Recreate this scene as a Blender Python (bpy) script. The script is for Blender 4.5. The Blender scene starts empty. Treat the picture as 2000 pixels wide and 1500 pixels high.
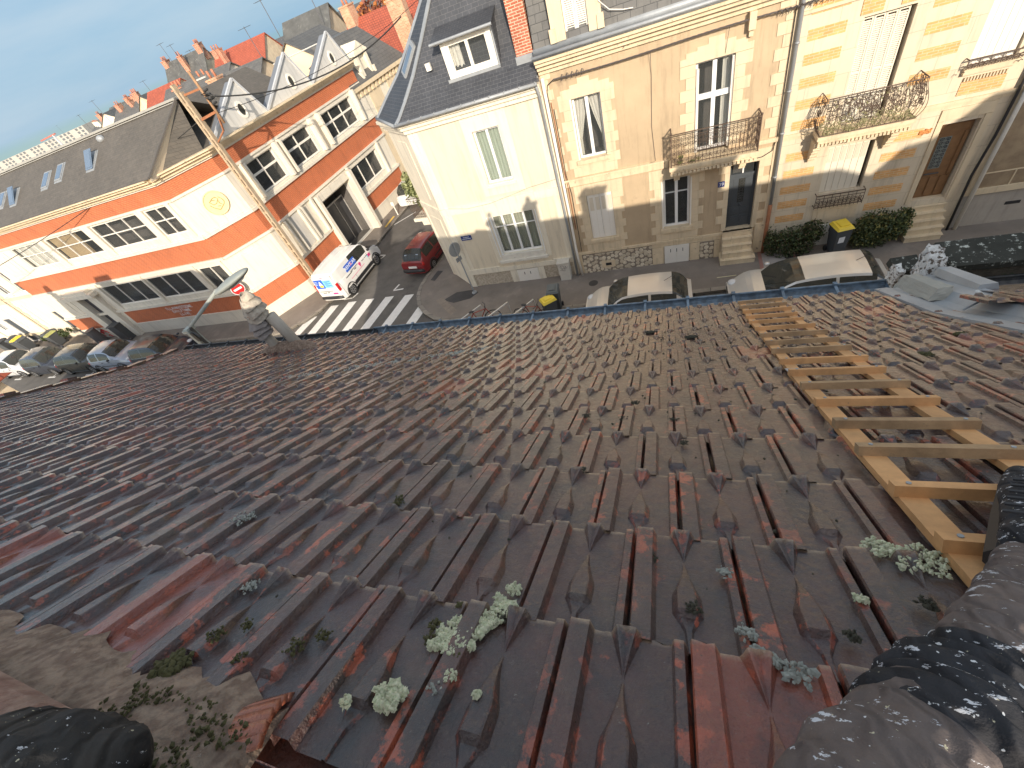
import bpy, math, random
import numpy as np
from mathutils import Matrix, Vector
random.seed(7); np.random.seed(7)
R = math.radians
scene = bpy.context.scene
col = scene.collection
# ---------------------------------------------------------------- camera
cam_d = bpy.data.cameras.new('camera'); cam = bpy.data.objects.new('camera', cam_d); col.objects.link(cam)
cam_d.sensor_width = 36.0; cam_d.lens = 14.468; cam_d.clip_start = 0.02; cam_d.clip_end = 3000
B = [[0.9344, -0.0275, -0.3552], [0.2082, -0.767, 0.6069], [-0.2891, -0.641, -0.711]]
H = 10.5
cam.matrix_world = Matrix(((B[0][0], -B[0][1], -B[0][2], 0), (B[1][0], -B[1][1], -B[1][2], 0), (B[2][0], -B[2][1], -B[2][2], H), (0, 0, 0, 1)))
scene.camera = cam
# ---------------------------------------------------------------- light
SUN = Vector((-0.42, 1.0, -0.47)).normalized()
el = math.asin(-SUN.z); az = math.atan2(-SUN.x, -SUN.y)
w = bpy.data.worlds.new('World'); scene.world = w; w.use_nodes = True
nt = w.node_tree; nt.nodes.clear()
wo = nt.nodes.new('ShaderNodeOutputWorld'); bg = nt.nodes.new('ShaderNodeBackground')
sky = nt.nodes.new('ShaderNodeTexSky'); sky.sky_type = 'NISHITA'; sky.sun_disc = False
sky.sun_elevation = el; sky.sun_rotation = az; sky.air_density = 1.0; sky.dust_density = 1.2; sky.ozone_density = 1.2
tc = nt.nodes.new('ShaderNodeTexCoord'); mp = nt.nodes.new('ShaderNodeMapping'); mp.inputs['Scale'].default_value = (1.2, 1.2, 7.0)
nz = nt.nodes.new('ShaderNodeTexNoise'); nz.inputs['Scale'].default_value = 1.6; nz.inputs['Detail'].default_value = 6; nz.inputs['Roughness'].default_value = .55
cr = nt.nodes.new('ShaderNodeValToRGB'); cr.color_ramp.elements[0].position = .36; cr.color_ramp.elements[1].position = .78
cr.color_ramp.elements[0].color = (.04, .04, .04, 1); cr.color_ramp.elements[1].color = (.42, .42, .42, 1)
mx = nt.nodes.new('ShaderNodeMix'); mx.data_type = 'RGBA'; mx.inputs[7].default_value = (3.3, 3.35, 3.3, 1)
nt.links.new(tc.outputs['Generated'], mp.inputs['Vector']); nt.links.new(mp.outputs[0], nz.inputs['Vector'])
nt.links.new(nz.outputs['Fac'], cr.inputs[0])
cl = nt.nodes.new('ShaderNodeMapRange'); cl.inputs[1].default_value = .40; cl.inputs[2].default_value = .8; cl.inputs[4].default_value = .62   # unseen white veil added overhead to brighten and neutralise the fill light
cm = nt.nodes.new('ShaderNodeMath'); cm.operation = 'ADD'; cm.use_clamp = True; nt.links.new(cl.outputs[0], cm.inputs[0]); nt.links.new(cr.outputs[0], cm.inputs[1]); nt.links.new(cm.outputs[0], mx.inputs[0])
sx = nt.nodes.new('ShaderNodeSeparateXYZ'); nt.links.new(tc.outputs['Generated'], sx.inputs[0])
mr = nt.nodes.new('ShaderNodeMapRange'); mr.interpolation_type = 'SMOOTHSTEP'; mr.inputs[1].default_value = .0; mr.inputs[2].default_value = .45; mr.inputs[4].default_value = .95; nt.links.new(sx.outputs['Y'], mr.inputs[0]); nt.links.new(sx.outputs['Z'], cl.inputs[0])
dk = nt.nodes.new('ShaderNodeMix'); dk.data_type = 'RGBA'; dk.blend_type = 'DARKEN'; dk.inputs[7].default_value = (1.05, 1.85, 2.6, 1)   # clear sky away from the sun stays blue
nt.links.new(mr.outputs[0], dk.inputs[0]); nt.links.new(sky.outputs[0], dk.inputs[6]); nt.links.new(dk.outputs[2], mx.inputs[6])
nt.links.new(mx.outputs[2], bg.inputs['Color']); bg.inputs['Strength'].default_value = 0.15
nt.links.new(bg.outputs[0], wo.inputs['Surface'])
sd = bpy.data.lights.new('sun', 'SUN'); sd.energy = 3.1; sd.angle = R(.5); sd.color = (1.0, .885, .735)
so = bpy.data.objects.new('sun', sd); col.objects.link(so); so.rotation_euler = SUN.to_track_quat('-Z', 'Y').to_euler(); so.location = (20, -30, 40)
vs = scene.view_settings; vs.view_transform = 'Standard'; vs.look = 'None'; vs.exposure = 0.84; vs.gamma = 1; vs.use_curve_mapping = False
# ---------------------------------------------------------------- materials
MATS = {}
STREAK = {'cream_render', 'white_stone', 'white_plaster', 'orange_brick', 'grey_gable_render', 'ochre_stucco', 'pale_limestone', 'jointed_limestone', 'grey_plaster', 'sand_plaster', 'pale_cream_render', 'pale_grey_render', 'weathered_stone', 'brown_grey_slate', 'dark_slate', 'grey_slate_large', 'grey_plinth', 'concrete_flue'}
def mat(name, c, rough=.75, var=.12, sc=1.5, metal=0.0, bump=.0, bs=60, brick=None, c2=None, blotch=None, spec=.5, coat=0, alpha=1, patch=None):
    """brick=(width,height,mortar,mortar colour,bump); blotch=(colour,threshold,scale) real stains"""
    if name in MATS: return MATS[name]
    m = bpy.data.materials.new(name); m.use_nodes = True; n = m.node_tree.nodes; l = m.node_tree.links
    p = n['Principled BSDF']; p.inputs['Roughness'].default_value = rough; p.inputs['Metallic'].default_value = metal
    p.inputs['Specular IOR Level'].default_value = spec; p.inputs['Coat Weight'].default_value = coat; p.inputs['Coat Roughness'].default_value = .08
    geo = n.new('ShaderNodeNewGeometry')
    a = n.new('ShaderNodeTexNoise'); a.inputs['Scale'].default_value = sc; a.inputs['Detail'].default_value = 8; a.inputs['Roughness'].default_value = .65
    l.new(geo.outputs['Position'], a.inputs['Vector'])
    r = n.new('ShaderNodeMapRange'); r.inputs[1].default_value = .3; r.inputs[2].default_value = .7; r.inputs[3].default_value = 1 - var; r.inputs[4].default_value = 1 + var
    l.new(a.outputs['Fac'], r.inputs[0])
    src = None; h = None
    if brick:
        uv = n.new('ShaderNodeTexCoord'); bt = n.new('ShaderNodeTexBrick'); bt.inputs['Scale'].default_value = 1
        bt.inputs['Brick Width'].default_value = brick[0]; bt.inputs['Row Height'].default_value = brick[1]; bt.inputs['Mortar Size'].default_value = brick[2]
        bt.inputs['Mortar Smooth'].default_value = .2; bt.inputs['Bias'].default_value = 0
        bt.inputs['Color1'].default_value = (*c, 1); bt.inputs['Color2'].default_value = (*(c2 or [x * .8 for x in c]), 1); bt.inputs['Mortar'].default_value = (*brick[3], 1)
        l.new(uv.outputs['UV'], bt.inputs['Vector']); src = bt.outputs['Color']
        h = (bt.outputs['Fac'], brick[4])
    else:
        rgb = n.new('ShaderNodeRGB'); rgb.outputs[0].default_value = (*c, 1); src = rgb.outputs[0]
        if c2:
            b2 = n.new('ShaderNodeTexNoise'); b2.inputs['Scale'].default_value = sc * 2.7; b2.inputs['Detail'].default_value = 5
            l.new(geo.outputs['Position'], b2.inputs['Vector'])
            q = n.new('ShaderNodeMapRange'); q.inputs[1].default_value = .42; q.inputs[2].default_value = .58; l.new(b2.outputs['Fac'], q.inputs[0])
            mm = n.new('ShaderNodeMix'); mm.data_type = 'RGBA'; l.new(q.outputs[0], mm.inputs[0]); l.new(src, mm.inputs[6]); mm.inputs[7].default_value = (*c2, 1); src = mm.outputs[2]
    if blotch:
        b2 = n.new('ShaderNodeTexNoise'); b2.inputs['Scale'].default_value = blotch[2]; b2.inputs['Detail'].default_value = 9; b2.inputs['Roughness'].default_value = .7
        l.new(geo.outputs['Position'], b2.inputs['Vector'])
        q = n.new('ShaderNodeMapRange'); q.inputs[1].default_value = blotch[1]; q.inputs[2].default_value = blotch[1] + .06; l.new(b2.outputs['Fac'], q.inputs[0])
        mm = n.new('ShaderNodeMix'); mm.data_type = 'RGBA'; l.new(q.outputs[0], mm.inputs[0]); l.new(src, mm.inputs[6]); mm.inputs[7].default_value = (*blotch[0], 1); src = mm.outputs[2]
    if name in STREAK:   # rain streaks and grime
        sm = n.new('ShaderNodeMapping'); sm.inputs['Scale'].default_value = (5, 5, .45); l.new(geo.outputs['Position'], sm.inputs[0])
        sn = n.new('ShaderNodeTexNoise'); sn.inputs['Scale'].default_value = 1.3; sn.inputs['Detail'].default_value = 8; sn.inputs['Roughness'].default_value = .7; l.new(sm.outputs[0], sn.inputs['Vector'])
        sr = n.new('ShaderNodeMapRange'); sr.inputs[1].default_value = .50; sr.inputs[2].default_value = .72; sr.inputs[3].default_value = 1; sr.inputs[4].default_value = .74; l.new(sn.outputs['Fac'], sr.inputs[0])
        sv = n.new('ShaderNodeVectorMath'); sv.operation = 'SCALE'; l.new(src, sv.inputs[0]); l.new(sr.outputs[0], sv.inputs['Scale']); src = sv.outputs[0]
    v = n.new('ShaderNodeVectorMath'); v.operation = 'SCALE'; l.new(src, v.inputs[0]); l.new(r.outputs[0], v.inputs['Scale']); l.new(v.outputs[0], p.inputs['Base Color'])
    if bump or h:
        bp = n.new('ShaderNodeBump'); bp.inputs['Distance'].default_value = .01
        if bump:
            f = n.new('ShaderNodeTexNoise'); f.inputs['Scale'].default_value = bs; f.inputs['Detail'].default_value = 4; l.new(geo.outputs['Position'], f.inputs['Vector'])
            bp.inputs['Strength'].default_value = bump; l.new(f.outputs['Fac'], bp.inputs['Height'])
        if h:
            b3 = n.new('ShaderNodeBump'); b3.invert = True; b3.inputs['Distance'].default_value = .01; b3.inputs['Strength'].default_value = h[1]; l.new(h[0], b3.inputs['Height'])
            if bump: l.new(bp.outputs[0], b3.inputs['Normal'])
            l.new(b3.outputs[0], p.inputs['Normal'])
        else: l.new(bp.outputs[0], p.inputs['Normal'])
    if alpha < 1: p.inputs['Alpha'].default_value = alpha
    MATS[name] = m; return m
asphalt = mat('asphalt', (.120, .110, .098), .85, .25, 1.1, bump=.5, bs=90, blotch=((.095, .088, .080), .56, .5))
asph2 = mat('asphalt_patch', (.06, .057, .055), .8, .2, 2, bump=.4, bs=90)
paveM = mat('pavement_asphalt', (.205, .175, .148), .85, .2, .8, bump=.4, bs=80, blotch=((.235, .20, .17), .55, .9))
kerbM = mat('kerb_granite', (.28, .25, .21), .8, .2, 3, bump=.3, brick=(1.0, .4, .012, (.08, .07, .06), .6))
markM = mat('road_paint', (.72, .70, .66), .6, .12, 4, blotch=((.35, .33, .31), .64, 6))
yelM = mat('yellow_paint', (.75, .5, .1), .6, .12, 4, blotch=((.3, .25, .15), .6, 6))
creamW = mat('cream_render', (.70, .61, .46), .85, .05, .5, bump=.15, bs=120)
whiteS = mat('white_stone', (.76, .69, .55), .8, .05, 1.2, bump=.1, bs=60)
base39 = mat('crumbling_stone', (.52, .45, .35), .9, .2, 4, bump=1.0, bs=22, c2=(.4, .34, .26))
stucco = mat('ochre_stucco', (.50, .38, .245), .9, .10, .9, bump=.45, bs=140, blotch=((.40, .30, .20), .61, .8))
stone = mat('pale_limestone', (.66, .54, .37), .85, .09, 1.3, bump=.15, bs=50, blotch=((.55, .45, .32), .63, 2.0))
cornM = mat('weathered_stone', (.68, .55, .37), .9, .14, 2, bump=.35, bs=30, blotch=((.30, .23, .17), .61, 5))
stone37 = mat('jointed_limestone', (.68, .58, .43), .85, .07, 1.3, bump=.12, bs=50, brick=(.95, .54, .006, (.5, .42, .3), .5), c2=(.64, .54, .40))
brickY = mat('ochre_brick', (.74, .42, .16), .85, .15, 3, brick=(.22, .066, .008, (.66, .5, .32), .5), c2=(.62, .33, .12))
brickO = mat('orange_brick', (.60, .185, .078), .8, .10, 1.0, brick=(.22, .07, .012, (.42, .12, .05), .6), c2=(.54, .18, .085))
brickR = mat('red_brick', (.42, .14, .085), .85, .2, 2, brick=(.22, .07, .01, (.6, .45, .32), .5), c2=(.38, .1, .05))
brickB = mat('mottled_brick', (.52, .20, .10), .85, .2, 2, brick=(.22, .07, .012, (.55, .4, .28), .5), c2=(.62, .36, .22))
whiteP = mat('white_plaster', (.70, .645, .54), .8, .05, .7, bump=.08, bs=40, blotch=((.66, .60, .50), .66, 1.5))
greyP = mat('grey_plaster', (.52, .50, .46), .85, .06, .7, bump=.08)
sandP = mat('sand_plaster', (.66, .54, .38), .9, .12, .8, bump=.2, c2=(.58, .46, .32))
mossyP = mat('weathered_gable', (.55, .46, .33), .9, .2, .6, bump=.2, c2=(.45, .36, .25))
slateD = mat('dark_slate', (.055, .058, .066), .5, .18, 1.2, brick=(.22, .115, .005, (.13, .13, .135), .5), c2=(.045, .048, .056), blotch=((.2, .2, .2), .73, 9))
slateG = mat('grey_slate_large', (.135, .130, .120), .6, .15, 1.2, brick=(.34, .20, .008, (.06, .06, .06), .6), c2=(.115, .112, .108))
slateB = mat('brown_grey_slate', (.125, .110, .092), .7, .14, .8, brick=(.25, .12, .006, (.08, .07, .06), .5), c2=(.105, .094, .08))
slateL = mat('lichen_slate', (.045, .045, .038), .95, .3, 3, bump=.6, bs=50, spec=.12, blotch=((.42, .43, .38), .57, 16))
redTile = mat('red_roof_tiles', (.42, .10, .055), .8, .15, 1.2, brick=(.24, .20, .02, (.2, .05, .03), .9), c2=(.34, .085, .05))
zinc = mat('zinc', (.33, .345, .355), .55, .15, 2.5, metal=.25, bump=.08, bs=12)
zincB = mat('blue_zinc', (.115, .145, .175), .45, .3, 6, metal=.12, c2=(.16, .215, .27), blotch=((.4, .5, .58), .70, 7))
zincD = mat('old_zinc', (.07, .072, .075), .5, .25, 6, metal=.4, c2=(.11, .11, .11))
iron = mat('wrought_iron', (.11, .075, .055), .7, .2, 8, metal=.2)
iron2 = mat('painted_iron', (.22, .20, .10), .7, .25, 8)
pvc = mat('white_pvc', (.80, .80, .78), .35, .02)
whPaint = mat('white_paint', (.78, .74, .66), .6, .04, 2)
shutM = mat('cream_shutter', (.72, .66, .54), .6, .04, 2)
shutG = mat('shutter_panel', (.64, .57, .45), .6, .04, 2)
doorG = mat('dark_grey_door', (.065, .075, .085), .5, .1, 4)
doorB = mat('brown_oak_door', (.24, .13, .06), .5, .15, 6)
darkM = mat('dark_interior', (.02, .02, .02), .9, .0)
roomM = mat('room_interior', (.12, .11, .10), .9, .3, 1.5)
curtM = mat('white_curtain', (.85, .84, .76), .9, .05, 3)
curtG = mat('green_curtain', (.55, .64, .52), .9, .05, 3)
curtY = mat('ochre_curtain', (.55, .42, .24), .9, .05, 3)
tyreM = mat('tyre_rubber', (.02, .02, .02), .8, .1)
rimM = mat('wheel_rim', (.42, .42, .42), .35, .05, metal=.7)
blackP = mat('black_plastic', (.025, .025, .027), .5, .1)
redL = mat('red_lens', (.5, .02, .02), .2, .1)
lampL = mat('clear_lens', (.6, .62, .64), .15, .05)
plateM = mat('number_plate', (.75, .75, .72), .4, .03)
binG = mat('grey_bin_plastic', (.07, .075, .08), .55, .1)
binY = mat('yellow_bin_lid', (.78, .58, .06), .5, .06)
poleM = mat('weathered_pole', (.46, .36, .24), .85, .15, 3, c2=(.38, .29, .2))
rustM = mat('rusty_iron', (.32, .13, .06), .85, .2, 5)
lampM = mat('lamp_grey', (.30, .32, .29), .55, .08, 4)
concM = mat('concrete_flue', (.42, .38, .32), .9, .15, 3, bump=.3, bs=40, blotch=((.2, .17, .14), .6, 6))
terra = mat('terracotta_pot', (.42, .17, .10), .85, .2, 4)
cowlM = mat('weathered_cowl', (.50, .44, .35), .9, .2, 6, blotch=((.34, .16, .09), .6, 14), c2=(.36, .31, .25), bump=.3, bs=30)
blueE = mat('blue_enamel', (.02, .04, .2), .3)
whE = mat('white_enamel', (.8, .8, .8), .4)
redE = mat('red_sign_paint', (.62, .02, .02), .35)
blk = mat('black_cable', (.02, .02, .02), .6)
medM = mat('ochre_medallion', (.80, .64, .34), .8, .06, 5)
medD = mat('medallion_groove', (.38, .28, .12), .8)
def glass(name, c=(.02, .022, .024), a=.5, rough=.04):
    m = bpy.data.materials.new(name); m.use_nodes = True; p = m.node_tree.nodes['Principled BSDF']
    p.inputs['Base Color'].default_value = (*c, 1); p.inputs['Roughness'].default_value = rough; p.inputs['Alpha'].default_value = a
    MATS[name] = m; return m
glassW = glass('window_glass', (.10, .11, .11), a=.20); glassC = glass('car_glass', (.05, .052, .045), .86, .06); glassS = glass('skylight_glass', (.14, .19, .26), .95, .1)
def paint(name, c, rough=.32, metal=.15): return mat(name, c, rough, .05, 1.5, metal=metal, coat=.6)
# ---------------------------------------------------------------- mesh helper
def frame(ax, ay, bx, by, z=0):
    dx, dy = bx - ax, by - ay; L = math.hypot(dx, dy); dx /= L; dy /= L
    return Matrix(((dx, -dy, 0, ax), (dy, dx, 0, ay), (0, 0, 1, z), (0, 0, 0, 1)))
def place(x, y, z=0, rz=0, rx=0, ry=0): return Matrix.Translation((x, y, z)) @ Matrix.Rotation(rz, 4, 'Z') @ Matrix.Rotation(rx, 4, 'X') @ Matrix.Rotation(ry, 4, 'Y')
WL = {}
def tag(o, label=None, cat=None, group=None, kind=None):
    for k, v in (('label', label), ('category', cat), ('group', group), ('kind', kind)):
        if v: o[k] = v
    return o
def thing(name, label, cat, loc, group=None):
    o = bpy.data.objects.new(name, None); col.objects.link(o); o.location = loc; o.empty_display_size = .3
    WL[o.name] = Vector(loc); tag(o, label, cat, group); return o
SPLIT = {'brick_panel', 'stone_surround', 'stone_band', 'folded_shutter', 'window_sill', 'shutter', 'cellar_hatch', 'stone_trim', 'quoins', 'rubble_base', 'wiper', 'verge_tiles', 'chimney_pots'}
class M:
    def __init__(s, T=None): s.v = []; s.f = []; s.m = []; s.T = T or Matrix(); s.mi = 0
    def add(s, vs, fs, mi=None):
        b = len(s.v); T = s.T
        s.v += [tuple(T @ Vector(p)) for p in vs]
        flip = T.determinant() < 0
        s.f += [tuple(b + i for i in (f[::-1] if flip else f)) for f in fs]; s.m += [s.mi if mi is None else mi] * len(fs)
        return s
    def quad(s, a, b, c, d, mi=None): return s.add([a, b, c, d], [(0, 1, 2, 3)], mi)
    def poly(s, pts, mi=None): return s.add(pts, [tuple(range(len(pts)))], mi)
    def box(s, x0, x1, y0, y1, z0, z1, mi=None):
        if x0 > x1: x0, x1 = x1, x0
        if y0 > y1: y0, y1 = y1, y0
        return s.add([(x0, y0, z0), (x1, y0, z0), (x1, y1, z0), (x0, y1, z0), (x0, y0, z1), (x1, y0, z1), (x1, y1, z1), (x0, y1, z1)],
                     [(0, 3, 2, 1), (4, 5, 6, 7), (0, 1, 5, 4), (1, 2, 6, 5), (2, 3, 7, 6), (3, 0, 4, 7)], mi)
    def hexa(s, p, mi=None): return s.add(p, [(0, 3, 2, 1), (4, 5, 6, 7), (0, 1, 5, 4), (1, 2, 6, 5), (2, 3, 7, 6), (3, 0, 4, 7)], mi)
    def prism(s, pts, vec, mi=None):
        n = len(pts); v = Vector(vec); q = [tuple(Vector(p) + v) for p in pts]
        return s.add(list(pts) + q, [tuple(range(n))[::-1], tuple(range(n, 2 * n))] + [(i, (i + 1) % n, n + (i + 1) % n, n + i) for i in range(n)], mi)
    def beam(s, a, b, w, h, mi=None, up=(0, 0, 1)):
        a = Vector(a); b = Vector(b); d = (b - a).normalized(); u = Vector(up); sd_ = d.cross(u)
        if sd_.length < 1e-4: sd_ = Vector((1, 0, 0))
        sd_.normalize(); u = sd_.cross(d).normalized(); x = sd_ * w / 2; y = u * h / 2
        return s.hexa([tuple(a - x - y), tuple(a + x - y), tuple(b + x - y), tuple(b - x - y), tuple(a - x + y), tuple(a + x + y), tuple(b + x + y), tuple(b - x + y)], mi)
    def tube(s, pts, r, n=5, mi=None, cap=True):
        pts = [Vector(p) for p in pts]; vs = []; N = len(pts)
        if N < 2: return s
        rr = r if hasattr(r, '__len__') else [r] * N
        ref = Vector((0, 0, 1)); prev = None
        for i, p in enumerate(pts):
            d = (pts[min(i + 1, N - 1)] - pts[max(i - 1, 0)])
            if d.length < 1e-9: d = Vector((0, 0, 1))
            d.normalize()
            if prev is None:
                a = d.cross(ref if abs(d.z) < .9 else Vector((1, 0, 0))).normalized()
            else:
                a = (prev - d * prev.dot(d))
                a = a.normalized() if a.length > 1e-6 else d.orthogonal().normalized()
            prev = a; b = d.cross(a)
            for k in range(n):
                t = 2 * math.pi * k / n; vs.append(tuple(p + (a * math.cos(t) + b * math.sin(t)) * rr[i]))
        fs = [(i * n + k, i * n + (k + 1) % n, (i + 1) * n + (k + 1) % n, (i + 1) * n + k) for i in range(N - 1) for k in range(n)]
        if cap: fs += [tuple(range(n))[::-1], tuple(range((N - 1) * n, N * n))]
        return s.add(vs, fs, mi)
    def cyl(s, a, b, r, n=16, mi=None, r2=None): return s.tube([a, b], [r, r if r2 is None else r2], n, mi)
    def ball(s, c, r, n=8, mi=None, jit=0):
        rx, ry, rz = r if hasattr(r, '__len__') else (r, r, r); vs = [(c[0], c[1], c[2] - rz)]; k = n // 2
        for i in range(1, k):
            ph = -math.pi / 2 + math.pi * i / k
            for j in range(n):
                t = 2 * math.pi * j / n; q = 1 + random.uniform(-jit, jit)
                vs.append((c[0] + rx * math.cos(ph) * math.cos(t) * q, c[1] + ry * math.cos(ph) * math.sin(t) * q, c[2] + rz * math.sin(ph) * q))
        vs.append((c[0], c[1], c[2] + rz)); e = len(vs) - 1
        fs = [(0, 1 + (j + 1) % n, 1 + j) for j in range(n)]
        for i in range(k - 2):
            for j in range(n): a = 1 + i * n; fs.append((a + j, a + (j + 1) % n, a + n + (j + 1) % n, a + n + j))
        a = 1 + (k - 2) * n; fs += [(a + j, a + (j + 1) % n, e) for j in range(n)]
        return s.add(vs, fs, mi)
    def build(s, name, mats, parent=None, smooth=False, label=None):
        if name in SPLIT and parent is not None:
            par = list(range(len(s.v)))
            def find(a):
                while par[a] != a: par[a] = par[par[a]]; a = par[a]
                return a
            for f in s.f:
                for q in f[1:]: par[find(q)] = find(f[0])
            V = np.array(s.v); roots = np.array([find(i) for i in range(len(V))]); ur = np.unique(roots)
            bb = [(V[roots == r].min(0) - .008, V[roots == r].max(0) + .008) for r in ur]; n = len(ur); cp = list(range(n))
            def fc(a):
                while cp[a] != a: a = cp[a]
                return a
            for i in range(n):
                for j in range(i + 1, n):
                    if (bb[i][0] < bb[j][1]).all() and (bb[j][0] < bb[i][1]).all(): cp[fc(i)] = fc(j)
            cl = {ur[i]: fc(i) for i in range(n)}
            if len(set(cl.values())) > 1:
                first = None
                for g in sorted(set(cl.values())):
                    sub = M(); mp_ = {}
                    for f, mi in zip(s.f, s.m):
                        if cl[roots[f[0]]] != g: continue
                        ff = []
                        for q in f:
                            if q not in mp_: mp_[q] = len(sub.v); sub.v.append(s.v[q])
                            ff.append(mp_[q])
                        sub.f.append(tuple(ff)); sub.m.append(mi)
                    o = sub.build('_' + name, mats, parent, smooth, label); WL.pop(o.name, None); loc = Vector(o.location); o.name = name; o.data.name = name
                    WL[o.name] = loc + (WL[parent.name]); first = first or o
                return first
        if not isinstance(mats, (list, tuple)): mats = [mats]
        V = np.array(s.v, float); c = (V.min(0) + V.max(0)) / 2; c[2] = V[:, 2].min(); V -= c
        me = bpy.data.meshes.new(name); me.from_pydata(V.tolist(), [], s.f)
        for m in mats: me.materials.append(m)
        me.polygons.foreach_set('material_index', s.m)
        if smooth: me.polygons.foreach_set('use_smooth', [True] * len(s.f))
        # metric UVs per face: u along the horizontal tangent, v up the face
        nl = len(me.loops); co = np.array(s.v, float)
        li = np.empty(nl, int); me.loops.foreach_get('vertex_index', li)
        nf = len(me.polygons); nn = np.empty(nf * 3); me.polygons.foreach_get('normal', nn); nn = nn.reshape(-1, 3)
        lt = np.empty(nf, int); me.polygons.foreach_get('loop_total', lt)
        n = np.repeat(nn, lt, 0); t = np.stack([-n[:, 1], n[:, 0], np.zeros(len(n))], 1); L = np.linalg.norm(t, axis=1)
        flat = L < .05; t[flat] = (1, 0, 0); L[flat] = 1; t /= L[:, None]; b = np.cross(n, t)
        P = co[li]; uv = np.stack([(P * t).sum(1), (P * b).sum(1)], 1)
        ul = me.uv_layers.new(name='UVMap'); ul.data.foreach_set('uv', uv.ravel())
        me.validate(); me.update()
        o = bpy.data.objects.new(name, me); col.objects.link(o)
        pw = Vector((0, 0, 0))
        if parent is not None: o.parent = parent; pw = WL[parent.name]
        o.location = Vector(c) - pw; WL[o.name] = Vector(c)
        if label: o['label'] = label
        return o
def single(mb, name, mats, label, cat, group=None, smooth=False):
    return tag(mb.build(name, mats, None, smooth), label, cat, group)
def struct(mb, name, mats, smooth=False): return tag(mb.build(name, mats, None, smooth), kind='structure')
FW = frame(0, 15, 1, 15)
def facade(mb, U, Z, holes, matf=0, depth=.22, back=.8, rev=0, dark=1, ub=(), zb=(), y=0.0, rooms=True):
    us = sorted(set([*U, *ub] + [h[0] for h in holes] + [h[1] for h in holes])); zs = sorted(set([*Z, *zb] + [h[2] for h in holes] + [h[3] for h in holes]))
    us = [u for u in us if U[0] <= u <= U[1]]; zs = [z for z in zs if Z[0] <= z <= Z[1]]
    for i in range(len(us) - 1):
        for j in range(len(zs) - 1):
            uc = (us[i] + us[i + 1]) / 2; zc = (zs[j] + zs[j + 1]) / 2
            if any(h[0] < uc < h[1] and h[2] < zc < h[3] for h in holes): continue
            mb.quad((us[i], y, zs[j]), (us[i + 1], y, zs[j]), (us[i + 1], y, zs[j + 1]), (us[i], y, zs[j + 1]), matf(uc, zc) if callable(matf) else matf)
    for h in holes:
        a, b, c, d = h[:4]; e = y + depth; k = y + back
        mb.quad((a, y, c), (a, e, c), (a, e, d), (a, y, d), rev); mb.quad((b, y, c), (b, y, d), (b, e, d), (b, e, c), rev)
        mb.quad((a, y, d), (a, e, d), (b, e, d), (b, y, d), rev); mb.quad((a, y, c), (b, y, c), (b, e, c), (a, e, c), rev)
        if rooms:
            mb.quad((a, e, c), (a, k, c), (a, k, d), (a, e, d), dark); mb.quad((b, e, c), (b, e, d), (b, k, d), (b, k, c), dark)
            mb.quad((a, e, d), (a, k, d), (b, k, d), (b, e, d), dark); mb.quad((a, e, c), (b, e, c), (b, k, c), (a, k, c), dark)
            mb.quad((a, k, c), (b, k, c), (b, k, d), (a, k, d), dark)
def curtain(T, u0, u1, z0, z1, y, parent, m=None, gather=None, n=None):
    mb = M(T); n = n or max(8, int((u1 - u0) * 40)); pts = []
    for i in range(n + 1):
        t = i / n; u = u0 + (u1 - u0) * t; dy = .018 * math.sin(t * n * 1.3) + .008 * math.sin(t * n * .5)
        lo = u
        if gather == 'L': lo = u0 + (u - u0) * .25
        if gather == 'R': lo = u1 - (u1 - u) * .25
        zm = z0 + (z1 - z0) * .3
        pts.append([(u, y + dy, z1), (u * .6 + lo * .4, y + dy, (z1 + zm) / 2 + .05), (lo, y + dy, zm), (lo, y + dy, z0)])
    for i in range(n):
        for j in range(3): mb.quad(pts[i][j + 1], pts[i + 1][j + 1], pts[i + 1][j], pts[i][j])
    return mb.build('curtain', m or curtM, parent, True)
def window(T, u0, u1, z0, z1, parent, cols=(0.5,), rows=(), y=.12, fr=.06, m=None, curt=None, mull=.07, sill=None, gm=None, name='window', rowmull=None):
    mb = M(T); m = m or pvc; d0 = y; d1 = y + .06
    mb.box(u0, u0 + fr, d0, d1, z0, z1); mb.box(u1 - fr, u1, d0, d1, z0, z1)
    mb.box(u0 + fr, u1 - fr, d0, d1, z0, z0 + fr); mb.box(u0 + fr, u1 - fr, d0, d1, z1 - fr, z1)
    for c in cols:
        u = u0 + (u1 - u0) * c; mb.box(u - mull / 2, u + mull / 2, d0 - .008, d1 - .003, z0 + fr, z1 - fr)
    for r in rows:
        z = z0 + (z1 - z0) * r; k = (rowmull or mull) / 2; mb.box(u0 + fr, u1 - fr, d0 - .004, d1 - .005, z - k, z + k)
    if sill: mb.box(u0 - .08, u1 + .08, -.09, y, z0 - sill, z0 - .003)
    o = mb.build(name, m, parent)
    g = M(T); g.box(u0 + fr - .005, u1 - fr + .005, y + .025, y + .033, z0 + fr - .005, z1 - fr + .005); g.build('pane', gm or glassW, o)
    if curt:
        for c in curt: curtain(T, u0 + (u1 - u0) * c[0], u0 + (u1 - u0) * c[1], z0 + .03, z1 - .03, y + .16, o, c[2] if len(c) > 2 else None, c[3] if len(c) > 3 else None)
    return o
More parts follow.
